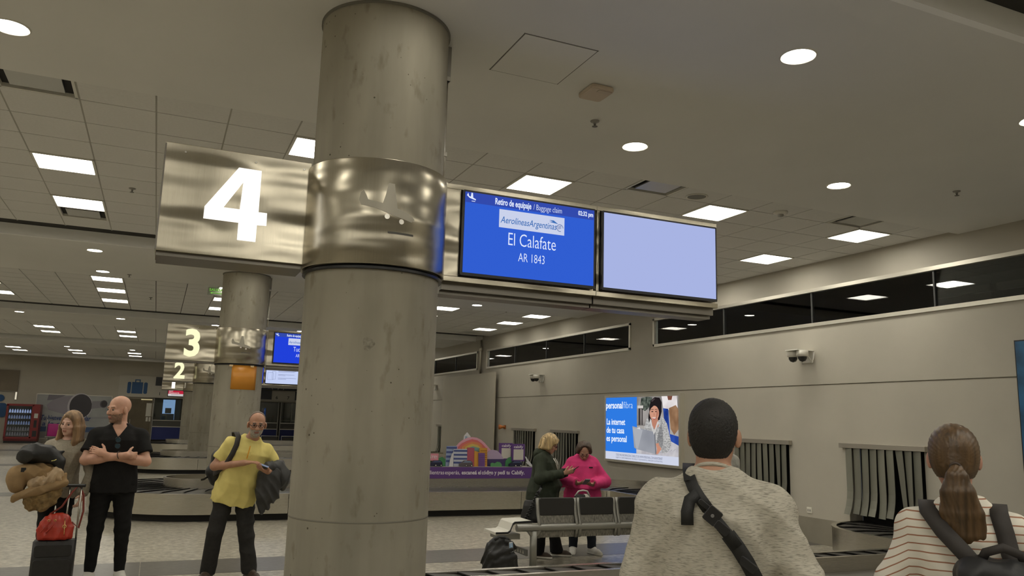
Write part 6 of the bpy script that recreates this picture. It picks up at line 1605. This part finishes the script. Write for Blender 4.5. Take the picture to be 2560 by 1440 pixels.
# ---- woman with a ponytail
STRIPE = bpy.data.materials.new('cloth_stripe'); STRIPE.use_nodes = True
def stripe(m):
    nt = m.node_tree; L = nt.links; b = nt.nodes['Principled BSDF']; b.inputs['Roughness'].default_value = .9; b.inputs['Specular IOR Level'].default_value = .15
    tc = nt.nodes.new('ShaderNodeTexCoord'); sx = nt.nodes.new('ShaderNodeSeparateXYZ'); L.new(tc.outputs['Object'], sx.inputs[0])
    ab = nt.nodes.new('ShaderNodeMath'); ab.operation = 'ABSOLUTE'; L.new(sx.outputs[0], ab.inputs[0])
    ov = nt.nodes.new('ShaderNodeMath'); ov.operation = 'SUBTRACT'; ov.inputs[1].default_value = .185; L.new(ab.outputs[0], ov.inputs[0])
    mx = nt.nodes.new('ShaderNodeMath'); mx.operation = 'MAXIMUM'; mx.inputs[1].default_value = 0; L.new(ov.outputs[0], mx.inputs[0])
    sl = nt.nodes.new('ShaderNodeMath'); sl.operation = 'MULTIPLY_ADD'; sl.inputs[1].default_value = .55; L.new(mx.outputs[0], sl.inputs[0]); L.new(sx.outputs[2], sl.inputs[2])
    n = nt.nodes.new('ShaderNodeTexNoise'); n.inputs['Scale'].default_value = 7; L.new(tc.outputs['Object'], n.inputs['Vector'])
    wob = nt.nodes.new('ShaderNodeMath'); wob.operation = 'MULTIPLY_ADD'; wob.inputs[1].default_value = .012; L.new(n.outputs[0], wob.inputs[0]); L.new(sl.outputs[0], wob.inputs[2])
    sc = nt.nodes.new('ShaderNodeMath'); sc.operation = 'MULTIPLY'; sc.inputs[1].default_value = 1 / .0285; L.new(wob.outputs[0], sc.inputs[0])
    fr = nt.nodes.new('ShaderNodeMath'); fr.operation = 'FRACT'; L.new(sc.outputs[0], fr.inputs[0])
    lt = nt.nodes.new('ShaderNodeMath'); lt.operation = 'LESS_THAN'; lt.inputs[1].default_value = .17; L.new(fr.outputs[0], lt.inputs[0])
    mixc = nt.nodes.new('ShaderNodeMix'); mixc.data_type = 'RGBA'; mixc.inputs[6].default_value = (.74, .70, .61, 1); mixc.inputs[7].default_value = (.36, .18, .115, 1); L.new(lt.outputs[0], mixc.inputs[0]); L.new(mixc.outputs[2], b.inputs['Base Color'])
stripe(STRIPE)
p = Person('p', 'woman with brown ponytail and striped shirt wearing a backpack', (2.78, 2.11, 0), R(-51), 1.705, FEM, skin('rosy', (.52, .28, .20)), vox=.006)
p.girth = 1.04; p.torso((0, 0)); std_legs(p, .10, .15); p.hp = -.02; p.armr = .90; p.headoff = V3(-.015, 0, 0)
p.setarm(-1, (-.240, -.02, 1.12), (-.22, .18, .98)); p.setarm(1, (.240, -.02, 1.12), (.22, .18, .98))
p.hands = [((-.22, .18, .98), (.3, 1, 0), (1, 0, 0), (0, .2, 1), .6, dict(sc=.9)), ((.22, .18, .98), (-.3, 1, 0), (-1, 0, 0), (0, .2, 1), .6, dict(sc=.9))]
p.body()
p.shirt(STRIPE, 'striped_shirt', hem=-.08, loose=(.018, .016), sleeve='long', neck='crew', nh=.0, srad=.062, seed=31, wr=(.0035, 20), vox=.0065)
p.trousers(DENIM, waist=.02, cuff=.05); p.shoes(SHOEW, SOLEW)
HPN = mat('hair_chestnut', (.095, .055, .024), .42, noise=(6, .5, 4), stretch=(9, 9, .6))
PT = p.hd(0, -.125, .020)
def ex(sf, P, q, A):
    sf.ell(P(0, -.104, -.016), (.024, .022, .024), A, .03)
    def comb(x, y, z):
        a, b, c = p.hairlocal(x, y, z); th = np.arctan2(a, c + .018); return .0011 * np.sin(46 * th) + 0 * b
    sf.warp(comb)
p.hair_cap(HPN, .009, .060, -.070, -.02, -.03, extra=ex, rough=0, vox=.0046)
sf = Soft(.0046); P = p.hd
base = [(0, -.118, -.022), (0, -.142, -.055), (.005, -.150, -.115), (.012, -.146, -.19), (.02, -.140, -.27), (.03, -.135, -.34)]
for j in range(9):
    o_ = (-.048 + .012 * j); pts = []; rr = []
    for i, (a, b, c) in enumerate(base):
        s_ = (.10, .42, .80, 1.02, 1.0, .70)[i]; pts.append(P(a + o_ * s_ + .004 * math.sin(i * 1.7 + j), b + .014 * (abs(j - 4) / 4) * s_, c + (.02 * abs(j - 3) / 4 if i == 5 else 0) * 2)); rr.append((.011, .016, .020, .021, .018, .006)[i])
    sf.chain(pts, rr, .010)
sf.warp(lambda x, y, z: .0013 * np.sin(430 * (x * .89 + y * -.45) + 5 * np.sin(22 * z)) + 0 * z)
sf.build('ponytail', HPN, p.o)
MB().tube([tuple(P(.017 * math.cos(R(a)), -.126 - .006 * math.sin(R(a)), -.026 + .016 * math.sin(R(a)))) for a in range(0, 361, 20)], .005, 6, caps=False).build('hair_tie', mat('hair_tie', (.06, .04, .03), .6), p.o, True)
PONY = p
# her backpack
t = thing('backpack', 'black backpack with tan zip pulls on the ponytailed woman', 'backpack', p.loc, p.rz)
sf = Soft(.008); sf.box(p.T(.105, -.235, .165), (.145, .085, .20), (p.lat, p.fr, p.up), .055); sf.box(p.T(.105, -.285, .10), (.112, .06, .13), (p.lat, p.fr, p.up), .045, .02); sf.wrinkle(.0045, 26, 11); sf.build('bag', BLKN, t)
def pback(u, h, lift=.01):
    rows = p.rows; hh = h * p.k; rx = np.interp(hh, [r[0] for r in rows], [r[3] for r in rows]) * p.girth + .02; ry = np.interp(hh, [r[0] for r in rows], [r[4] for r in rows]) * p.girth + .022; cy = np.interp(hh, [r[0] for r in rows], [r[2] for r in rows])
    q = max(0, 1 - (abs(u * p.k) / rx) ** 2.3) ** (1 / 2.3); return tuple(p.pel + p.lat * u * p.k + p.fr * (cy - ry * q - lift) + p.up * hh)
SB = mat('strap_charcoal', (.030, .025, .022), .7)
for s_ in (-1, 1):
    u = s_ * .125
    MB().strap([tuple(p.T(u * .95, .13, .30)), tuple(p.T(u * .95, .11, .42)), tuple(p.T(u * .95, .05, .512)), tuple(p.T(u * .95, -.02, .530)), tuple(p.T(u * .93, -.085, .505)), pback(u * .80 + .03, .44, .016), pback(u * .60 + .065, .375, .03), tuple(p.T(u * .45 + .095, -.175, .315))], [(0, 1, 0), (0, 1, .4), (0, .4, 1), (0, -.2, 1), (0, -.8, .7), (0, -1, .2), (0, -1, .2), (0, -1, .3)], .058, .012).build('shoulder_strap', SB, t, True)
MB().strap([tuple(p.T(.04, -.20, .345)), tuple(p.T(.06, -.235, .39)), tuple(p.T(.11, -.25, .41)), tuple(p.T(.16, -.235, .39)), tuple(p.T(.18, -.20, .345))], (0, -1, .3), .03, .008).build('grab_handle', SB, t, True)
TAN = mat('zip_cord_tan', (.46, .27, .15), .6)
MB().tube([tuple(p.T(u, v, h)) for u, v, h in ((-.01, -.318, .285), (-.025, -.33, .265), (-.028, -.34, .215), (.0, -.34, .235), (.03, -.335, .26), (.0, -.327, .28), (-.01, -.318, .285))], .0035, 6).build('zip_pull', TAN, t, True)
MB().tube([tuple(p.T(u, v, h)) for u, v, h in ((.15, -.338, .265), (.12, -.352, .255), (.105, -.355, .23), (.10, -.358, .16), (.115, -.358, .16), (.118, -.355, .22))], .0035, 6).build('zip_pull', TAN, t, True)
MB().strap([tuple(p.T(-.03, -.305, .295)), tuple(p.T(.06, -.328, .305)), tuple(p.T(.15, -.328, .30)), tuple(p.T(.235, -.30, .295))], (0, -1, .2), .006, .004).build('zip', mat('zip_grey', (.08, .075, .07), .4, .5), t)

# ---- partly visible people
p = Person('e', 'person in white top mostly outside the left edge of the view', (-4.18, 20.4, 0), R(150), 1.70, MALE, skin('warm', (.55, .31, .21)), vox=.011)
p.torso(); std_legs(p); p.setarm(1, (.24, -.02, 1.09), (.24, .06, .84)); p.setarm(-1, (-.24, -.02, 1.09), (-.24, .06, .84))
p.hands = [((s_ * .24, .06, .84), (0, .15, -1), (-s_, 0, 0), (0, 1, 0), .4, {}) for s_ in (-1, 1)]
p.body(); p.shirt(cloth('white_cotton', (.66, .63, .56)), 't_shirt', hem=-.1, vox=.011); p.trousers(DENIM); p.shoes(SHOEW, SOLEW); p.hair_cap(HBK, .006, vox=.009, rough=0)
p = Person('b', 'person in pale grey shirt hidden behind the dark haired man', (6.06, 7.55, 0), R(200), 1.66, MALE, skin('warm', (.55, .31, .21)), vox=.010)
p.torso(); std_legs(p); p.setarm(1, (.24, -.02, 1.06), (.20, .16, .88)); p.setarm(-1, (-.24, -.02, 1.06), (-.20, .16, .88))
p.hands = [((s_ * .20, .16, .88), (-s_ * .4, 1, -.2), (-s_, 0, 0), (0, 0, 1), .5, {}) for s_ in (-1, 1)]
p.body(); p.shirt(cloth('pale_grey', (.42, .41, .37)), 'shirt', hem=-.1, sleeve='long', vox=.009); p.trousers(DENIM); p.shoes(SHOEB, SOLED); p.hair_cap(HBK, .006, vox=.008, rough=0)
# ================================================================== BAGS, COATS, LUGGAGE
GOLD = mat('gold_metal', (.75, .52, .22), .25, 1.0)
# upright black suitcase with its telescopic handle
t = thing('suitcase', 'black soft suitcase with extended handle below the red handbag', 'suitcase', (-.755, 8.86, 0))
CASE = mat('case_nylon', (.013, .012, .012), .55, noise=(30, .25, 3), bump=(60, .2, .003))
MB().rbox(-.175, .175, -.11, .11, .05, .455, .035).build('shell', CASE, t, True)
MB().rbox(-.155, .155, -.128, -.108, .08, .30, .03, 'y').build('front_pocket', CASE, t, bevel=.006); MB().rbox(-.155, .155, -.122, -.108, .32, .43, .025, 'y').build('front_pocket', CASE, t, bevel=.006)
for xx in (-.06, .06): MB().box(xx - .004, xx + .004, -.113, .113, .452, .459).build('piping', BLACK, t)
for xx in (-.13, .13):
    for yy in (-.07, .07): 
        w_ = MB().cyl((0, 0), .025, -.01, .01, 14).build('wheel', BLACK, t); w_.matrix_local = Matrix.Translation((xx, yy, .025)) @ Matrix.Rotation(R(90), 4, 'Y')
        MB().box(xx - .015, xx + .015, yy - .02, yy + .02, .03, .06).build('caster', BLACK, t)
for xx in (.065, .165): MB().tube([(xx, .085, .44), (xx, .085, .94)], .0085, 8).build('handle_post', ALU, t, True)
MB().rbox(.03, .20, .065, .105, .935, .965, .012, 'x').build('handle_grip', BLACK, t, bevel=.006)
# red handbag on it
t = thing('handbag', 'glossy red handbag with gold fittings standing on the suitcase', 'handbag', (-.765, 8.86, .459))
REDL = mat('red_leather', (.42, .035, .018), .32, noise=(9, .2, 3), bump=(60, .15, .003))
sf = Soft(.006); sf.loft((0, 0, 0), ((1, 0, 0), (0, 1, 0), (0, 0, 1)), [(.0, 0, 0, .145, .075), (.03, 0, 0, .155, .085), (.12, 0, 0, .148, .075), (.19, 0, 0, .118, .055), (.235, .01, 0, .075, .030), (.245, .01, 0, .06, .02)], .02); sf.wrinkle(.0035, 40, 3); sf.keep(lambda x, y, z: -(z - .001) + 0 * x + 0 * y); sf.build('body', REDL, t)
MB().tube([(-.05, -.060, .17), (-.085, -.085, .12), (-.11, -.09, .08)], .006, 6).build('pleat', REDL, t, True); MB().tube([(-.0, -.06, .17), (-.04, -.088, .11), (-.07, -.09, .075)], .006, 6).build('pleat', REDL, t, True)
for q in ((-.055, -.062, .185), (-.005, -.062, .185)): MB().tube(circle_pts(q, (1, 0, 0), (0, 0, 1), .009, 12), .003, 5, caps=False).build('gold_ring', GOLD, t, True)
MB().tube([(.075, -.05, .20), (.08, -.075, .15), (.082, -.088, .10), (.085, -.09, .05)], .004, 6).build('chain', GOLD, t, True); MB().tube(circle_pts((.08, -.085, .13), (1, 0, 0), (0, 0, 1), .014, 14), .004, 6, caps=False).build('gold_ring', GOLD, t, True)
MB().strap([(.13, .0, .16), (.19, .03, .10), (.215, .06, .25), (.20, .09, .40), (.155, .09, .50), (.10, .06, .43), (.03, .02, .30), (-.06, .0, .235)], [(0, -1, 0)] * 8, .018, .005).build('strap', mat('red_strap', (.20, .03, .02), .4), t, True)
# camel coat over the arm
t = thing('coat', 'camel coat bundled over the beige sweater woman\'s arm', 'coat', (-.95, 9.0, 1.0))
CAM = mat('camel_wool', (.30, .195, .095), .85, noise=(7, .22, 4), bump=(50, .35, .006)); LIN = mat('coat_lining', (.46, .33, .20), .35, noise=(9, .35, 4), bump=(14, .5, .02)); FUR = mat('coat_pile', (.235, .155, .065), .95, noise=(25, .4, 4), bump=(70, .8, .01))
O_ = V3(.95, -9.0, -1.0)
def L_(x, y, z): return tuple(V3(x, y, z) + O_)
T1 = unit((.97, 0, .24)); 
sf = Soft(.0075); sf.ell(L_(-1.0, 8.95, 1.085), (.195, .12, .08), None, .03); sf.ell(L_(-1.14, 8.92, 1.00), (.085, .09, .13), ((.95, 0, .3), (0, 1, 0), (-.3, 0, .95)), .04); sf.ell(L_(-.90, 8.93, 1.05), (.15, .10, .10), None, .04); sf.rc(L_(-.98, 9.04, 1.06), L_(-.86, 9.1, 1.04), .07, .05, .03); sf.wrinkle(.013, 24, 4); sf.build('body', CAM, t)
sf = Soft(.0075); sf.ell(L_(-.90, 8.87, 1.00), (.15, .06, .075), (T1, (0, 1, 0), np.cross(T1, (0, 1, 0))), .03); sf.ell(L_(-.81, 8.87, 1.06), (.07, .055, .08), None, .03); sf.wrinkle(.009, 50, 6); sf.build('lining', LIN, t)
sf = Soft(.0075); T2 = unit((.96, 0, .30)); sf.ell(L_(-.93, 8.85, .92), (.235, .065, .048), (T2, (0, 1, 0), np.cross(T2, (0, 1, 0))), .03); sf.rc(L_(-1.12, 8.86, .85), L_(-1.14, 8.86, .82), .035, .02, .03); sf.rc(L_(-.745, 8.86, .985), L_(-.75, 8.88, 1.05), .035, .03, .03); sf.wrinkle(.009, 30, 7); sf.build('lapel', CAM, t)
sf = Soft(.008); sf.ell(L_(-.92, 8.91, .85), (.15, .07, .085), (T2, (0, 1, 0), np.cross(T2, (0, 1, 0))), .03); sf.rc(L_(-1.0, 8.9, .84), L_(-1.0, 8.9, .77), .07, .05, .04); sf.rc(L_(-.89, 8.9, .86), L_(-.90, 8.9, .76), .075, .055, .04); sf.rc(L_(-.80, 8.91, .90), L_(-.82, 8.9, .82), .055, .04, .04); sf.wrinkle(.008, 44, 8); sf.build('sleeve', FUR, t)
MB().box(-.155, -.115, -.165, -.155, .085, .125).build('label', BLACK, t)
# black bag resting on the coat
t = thing('duffel_bag', 'black soft bag balanced on top of the camel coat', 'bag', (-.95, 9.0, 1.14))
sf = Soft(.0075); O2 = V3(.95, -9.0, -1.14); M_ = lambda x, y, z: tuple(V3(x, y, z) + O2)
sf.ell(M_(-1.0, 8.93, 1.255), (.155, .11, .085), None, .03); sf.rc(M_(-1.08, 8.93, 1.22), M_(-1.02, 8.93, 1.30), .07, .05, .04); sf.rc(M_(-.90, 8.9, 1.25), M_(-.80, 8.88, 1.18), .075, .05, .05); sf.rc(M_(-.80, 8.88, 1.18), M_(-.785, 8.88, 1.08), .045, .03, .03); sf.rc(M_(-.84, 8.9, 1.25), M_(-.775, 8.88, 1.275), .03, .012, .03); sf.wrinkle(.012, 26, 9); sf.build('body', BLKN, t)
MB().tube([M_(-.86, 8.80, 1.19), M_(-.835, 8.795, 1.195), M_(-.82, 8.80, 1.205)], .004, 6).build('zip_pull', mat('zip_yellow', (.7, .6, .2), .4), t, True)
# jacket over the yellow shirt man's arm
t = thing('jacket', 'charcoal padded jacket hung over the yellow shirt man\'s forearm', 'jacket', (1.2, 8.85, 1.0))
O3 = V3(-1.2, -8.85, -1.0); J_ = lambda x, y, z: tuple(V3(x, y, z) + O3)
JK = mat('jacket_shell', (.034, .034, .034), .6, noise=(8, .25, 3), bump=(30, .25, .006))
sf = Soft(.0075); sf.rc(J_(1.13, 8.80, 1.13), J_(1.24, 8.90, 1.14), .065, .075, .03); sf.ell(J_(1.285, 8.88, 1.04), (.085, .10, .125), None, .04); sf.rc(J_(1.33, 8.9, .98), J_(1.31, 8.9, .92), .05, .04, .04); sf.wrinkle(.010, 26, 3); sf.build('sleeve', JK, t)
sf = Soft(.0075); sf.rc(J_(1.10, 8.80, 1.06), J_(1.10, 8.80, .86), .075, .085, .03); sf.rc(J_(1.20, 8.83, 1.05), J_(1.20, 8.83, .84), .08, .065, .03); sf.rc(J_(1.09, 8.80, .86), J_(1.10, 8.82, .70), .05, .035, .03); sf.rc(J_(1.14, 8.82, .86), J_(1.16, 8.82, .74), .06, .03, .03); sf.wrinkle(.012, 28, 5); sf.build('body', JK, t)
# the yellow shirt man's backpack
t = thing('backpack', 'black backpack slung on the yellow shirt man\'s right shoulder', 'backpack', (.72, 9.25, 1.0))
O4 = V3(-.72, -9.25, -1.0); B_ = lambda x, y, z: tuple(V3(x, y, z) + O4)
sf = Soft(.008); sf.box(B_(.74, 9.23, 1.10), (.15, .085, .19), None, .07); sf.ell(B_(.66, 9.22, 1.06), (.12, .09, .10), None, .04); sf.wrinkle(.006, 24, 5); sf.build('bag', BLKN, t)
MB().strap([B_(.80, 9.12, 1.42), B_(.785, 9.05, 1.478), B_(.80, 8.97, 1.482), B_(.815, 8.88, 1.44), B_(.80, 8.845, 1.36), B_(.765, 8.835, 1.27), B_(.72, 8.86, 1.17), B_(.66, 8.93, 1.10), B_(.62, 9.10, 1.05)], [(0, .5, 1), (0, .3, 1), (0, -.3, 1), (0, -.8, .8), (0, -1, .3), (0, -1, 0), (-.3, -1, 0), (-.8, -.8, 0), (-1, -.2, 0)], .052, .010).build('shoulder_strap', mat('strap_charcoal', (.030, .025, .022), .7), t, True)
MB().strap([B_(.58, 9.2, 1.02), B_(.53, 9.16, .99), B_(.50, 9.14, .985)], (0, -1, 0), .02, .003).build('loose_strap', STRAP, t)
# satchel of the woman in green
t = thing('satchel', 'black leather satchel with woven strap behind the green hoodie woman', 'bag', (4.39, 9.28, .5))
O5 = V3(-4.40, -9.17, -.5); C_ = lambda x, y, z: tuple(V3(x, y, z) + O5)
BL = mat('black_leather', (.016, .016, .017), .38, bump=(60, .2, .003))
sf = Soft(.0075); sf.loft(C_(4.42, 9.13, .45), ((.8, -.6, 0), (.6, .8, 0), (0, 0, 1)), [(0, 0, 0, .14, .05), (.05, 0, 0, .145, .055), (.2, 0, 0, .12, .045), (.27, 0, 0, .10, .025)], .02); sf.wrinkle(.003, 30, 2); sf.build('body', BL, t)
N_ = 22; pa, pb = V3(4.455, 9.03, .83), V3(4.285, 9.06, .47)
for i in range(N_):
    q = pa + (pb - pa) * (i / (N_ - 1)); s_ = 1 if i % 2 else -1
    MB().sphere(tuple(q + O5 + V3(.012 * s_, 0, 0)), (.018, .010, .013), 8, 6).build('strap_link', BL, t, True)
MB().strap([tuple(pb + O5), C_(4.30, 9.09, .47), C_(4.33, 9.12, .47)], (0, 0, 1), .03, .006).build('strap_end', BL, t); MB().strap([tuple(pa + O5), C_(4.50, 9.06, .87), C_(4.52, 9.10, .90)], (0, -1, .5), .03, .006).build('strap_end', BL, t)
MB().box(-.05, .06, -.105, -.1, .10, .13).build('flap_edge', BL, t) if False else None
# bag on the floor below the bench tray
t = thing('floor_backpack', 'black backpack with blue and white tag on the floor by the bench', 'backpack', (3.72, 8.63, 0))
sf = Soft(.008); sf.loft((0, 0, 0), ((1, 0, 0), (0, 1, 0), (0, 0, 1)), [(.0, 0, 0, .19, .11), (.04, 0, 0, .215, .13), (.16, 0, 0, .21, .125), (.27, -.02, 0, .16, .10), (.34, -.03, 0, .11, .07), (.375, -.03, 0, .06, .04)], .03); sf.rc((-.08, -.03, .33), (.06, -.05, .36), .04, .03, .03); sf.rc((-.15, -.09, .20), (.10, -.11, .26), .03, .03, .04); sf.rc((-.10, -.11, .12), (.14, -.115, .18), .025, .03, .03); sf.wrinkle(.010, 24, 12); sf.keep(lambda x, y, z: -(z - .002) + 0 * x + 0 * y); sf.build('body', BLKN, t)
MB().strap([(-.09, -.05, .355), (-.04, -.06, .39), (.03, -.06, .385), (.09, -.06, .33)], (0, -1, .5), .03, .008).build('grab_handle', STRAP, t, True)
MB().strap([(.02, -.08, .35), (.10, -.11, .33), (.15, -.11, .26)], (0, -1, .2), .035, .008).build('strap', STRAP, t, True)
tg = MB().rbox(-.022, .022, -.004, 0, -.055, .055, .006, 'y').build('tag', mat('tag_white', (.70, .74, .78), .4), t); tg.matrix_local = Matrix.Translation((.085, -.125, .285)) @ Matrix.Rotation(R(-6), 4, 'Y')
MB().box(-.018, -.008, -.006, -.004, -.045, .045).build('tag_stripe', mat('tag_blue', (.10, .30, .62), .4), tg); MB().box(.006, .016, -.006, -.004, -.045, .045).build('tag_stripe', mat('tag_blue', (.10, .30, .62), .4), tg)
MB().tube(circle_pts((-.03, -.135, .045), (.8, 0, -.6), (.6, 0, .8), .014, 12), .004, 6, caps=False).build('zip_ring', mat('zip_white', (.7, .7, .66), .3, .5), t, True)
# handbag on the bench
t = thing('shoulder_bag', 'black and white bag on the bench seat before the pink fleece', 'handbag', (5.02, 9.07, .42))
sf = Soft(.007); sf.loft((0, 0, 0), ((1, 0, 0), (0, 1, 0), (0, 0, 1)), [(0, 0, 0, .13, .08), (.1, 0, 0, .14, .085), (.3, 0, 0, .13, .06), (.38, 0, 0, .10, .03)], .02); sf.wrinkle(.008, 40, 2); sf.keep(lambda x, y, z: -(z - .001) + 0 * x + 0 * y)
sf.build('body', [BLKN, mat('bag_white', (.6, .57, .52), .5)], t, lambda x, y, z: ((z > .33) & (x > .03)).astype(int))
MB().tube([(-.1, 0, .36), (-.06, -.02, .42), (0, -.02, .43), (.06, -.02, .42), (.11, 0, .35)], .012, 6).build('handle', mat('bag_white', (.6, .57, .52), .5), t, True)
# pink case by the mural
t = thing('pink_suitcase', 'magenta suitcase on a trolley before the engine mural', 'suitcase', (-4.45, 45.0, 0))
MB().rbox(-.27, .27, -.13, .13, .35, .95, .06).build('shell', mat('magenta_case', (.42, .02, .20), .35), t, True, bevel=.02)
for xx in (-.2, .2): MB().tube([(xx, 0, 0), (xx, 0, .36)], .03, 8).build('wheel_leg', GREYP, t)
MB().tube([(-.32, 0, .05), (-.32, 0, 1.15), (-.10, 0, 1.15)], .02, 8).build('trolley_bar', ALU, t, True); MB().box(-.34, .3, -.2, .2, .31, .35).build('trolley_deck', GREYP, t)
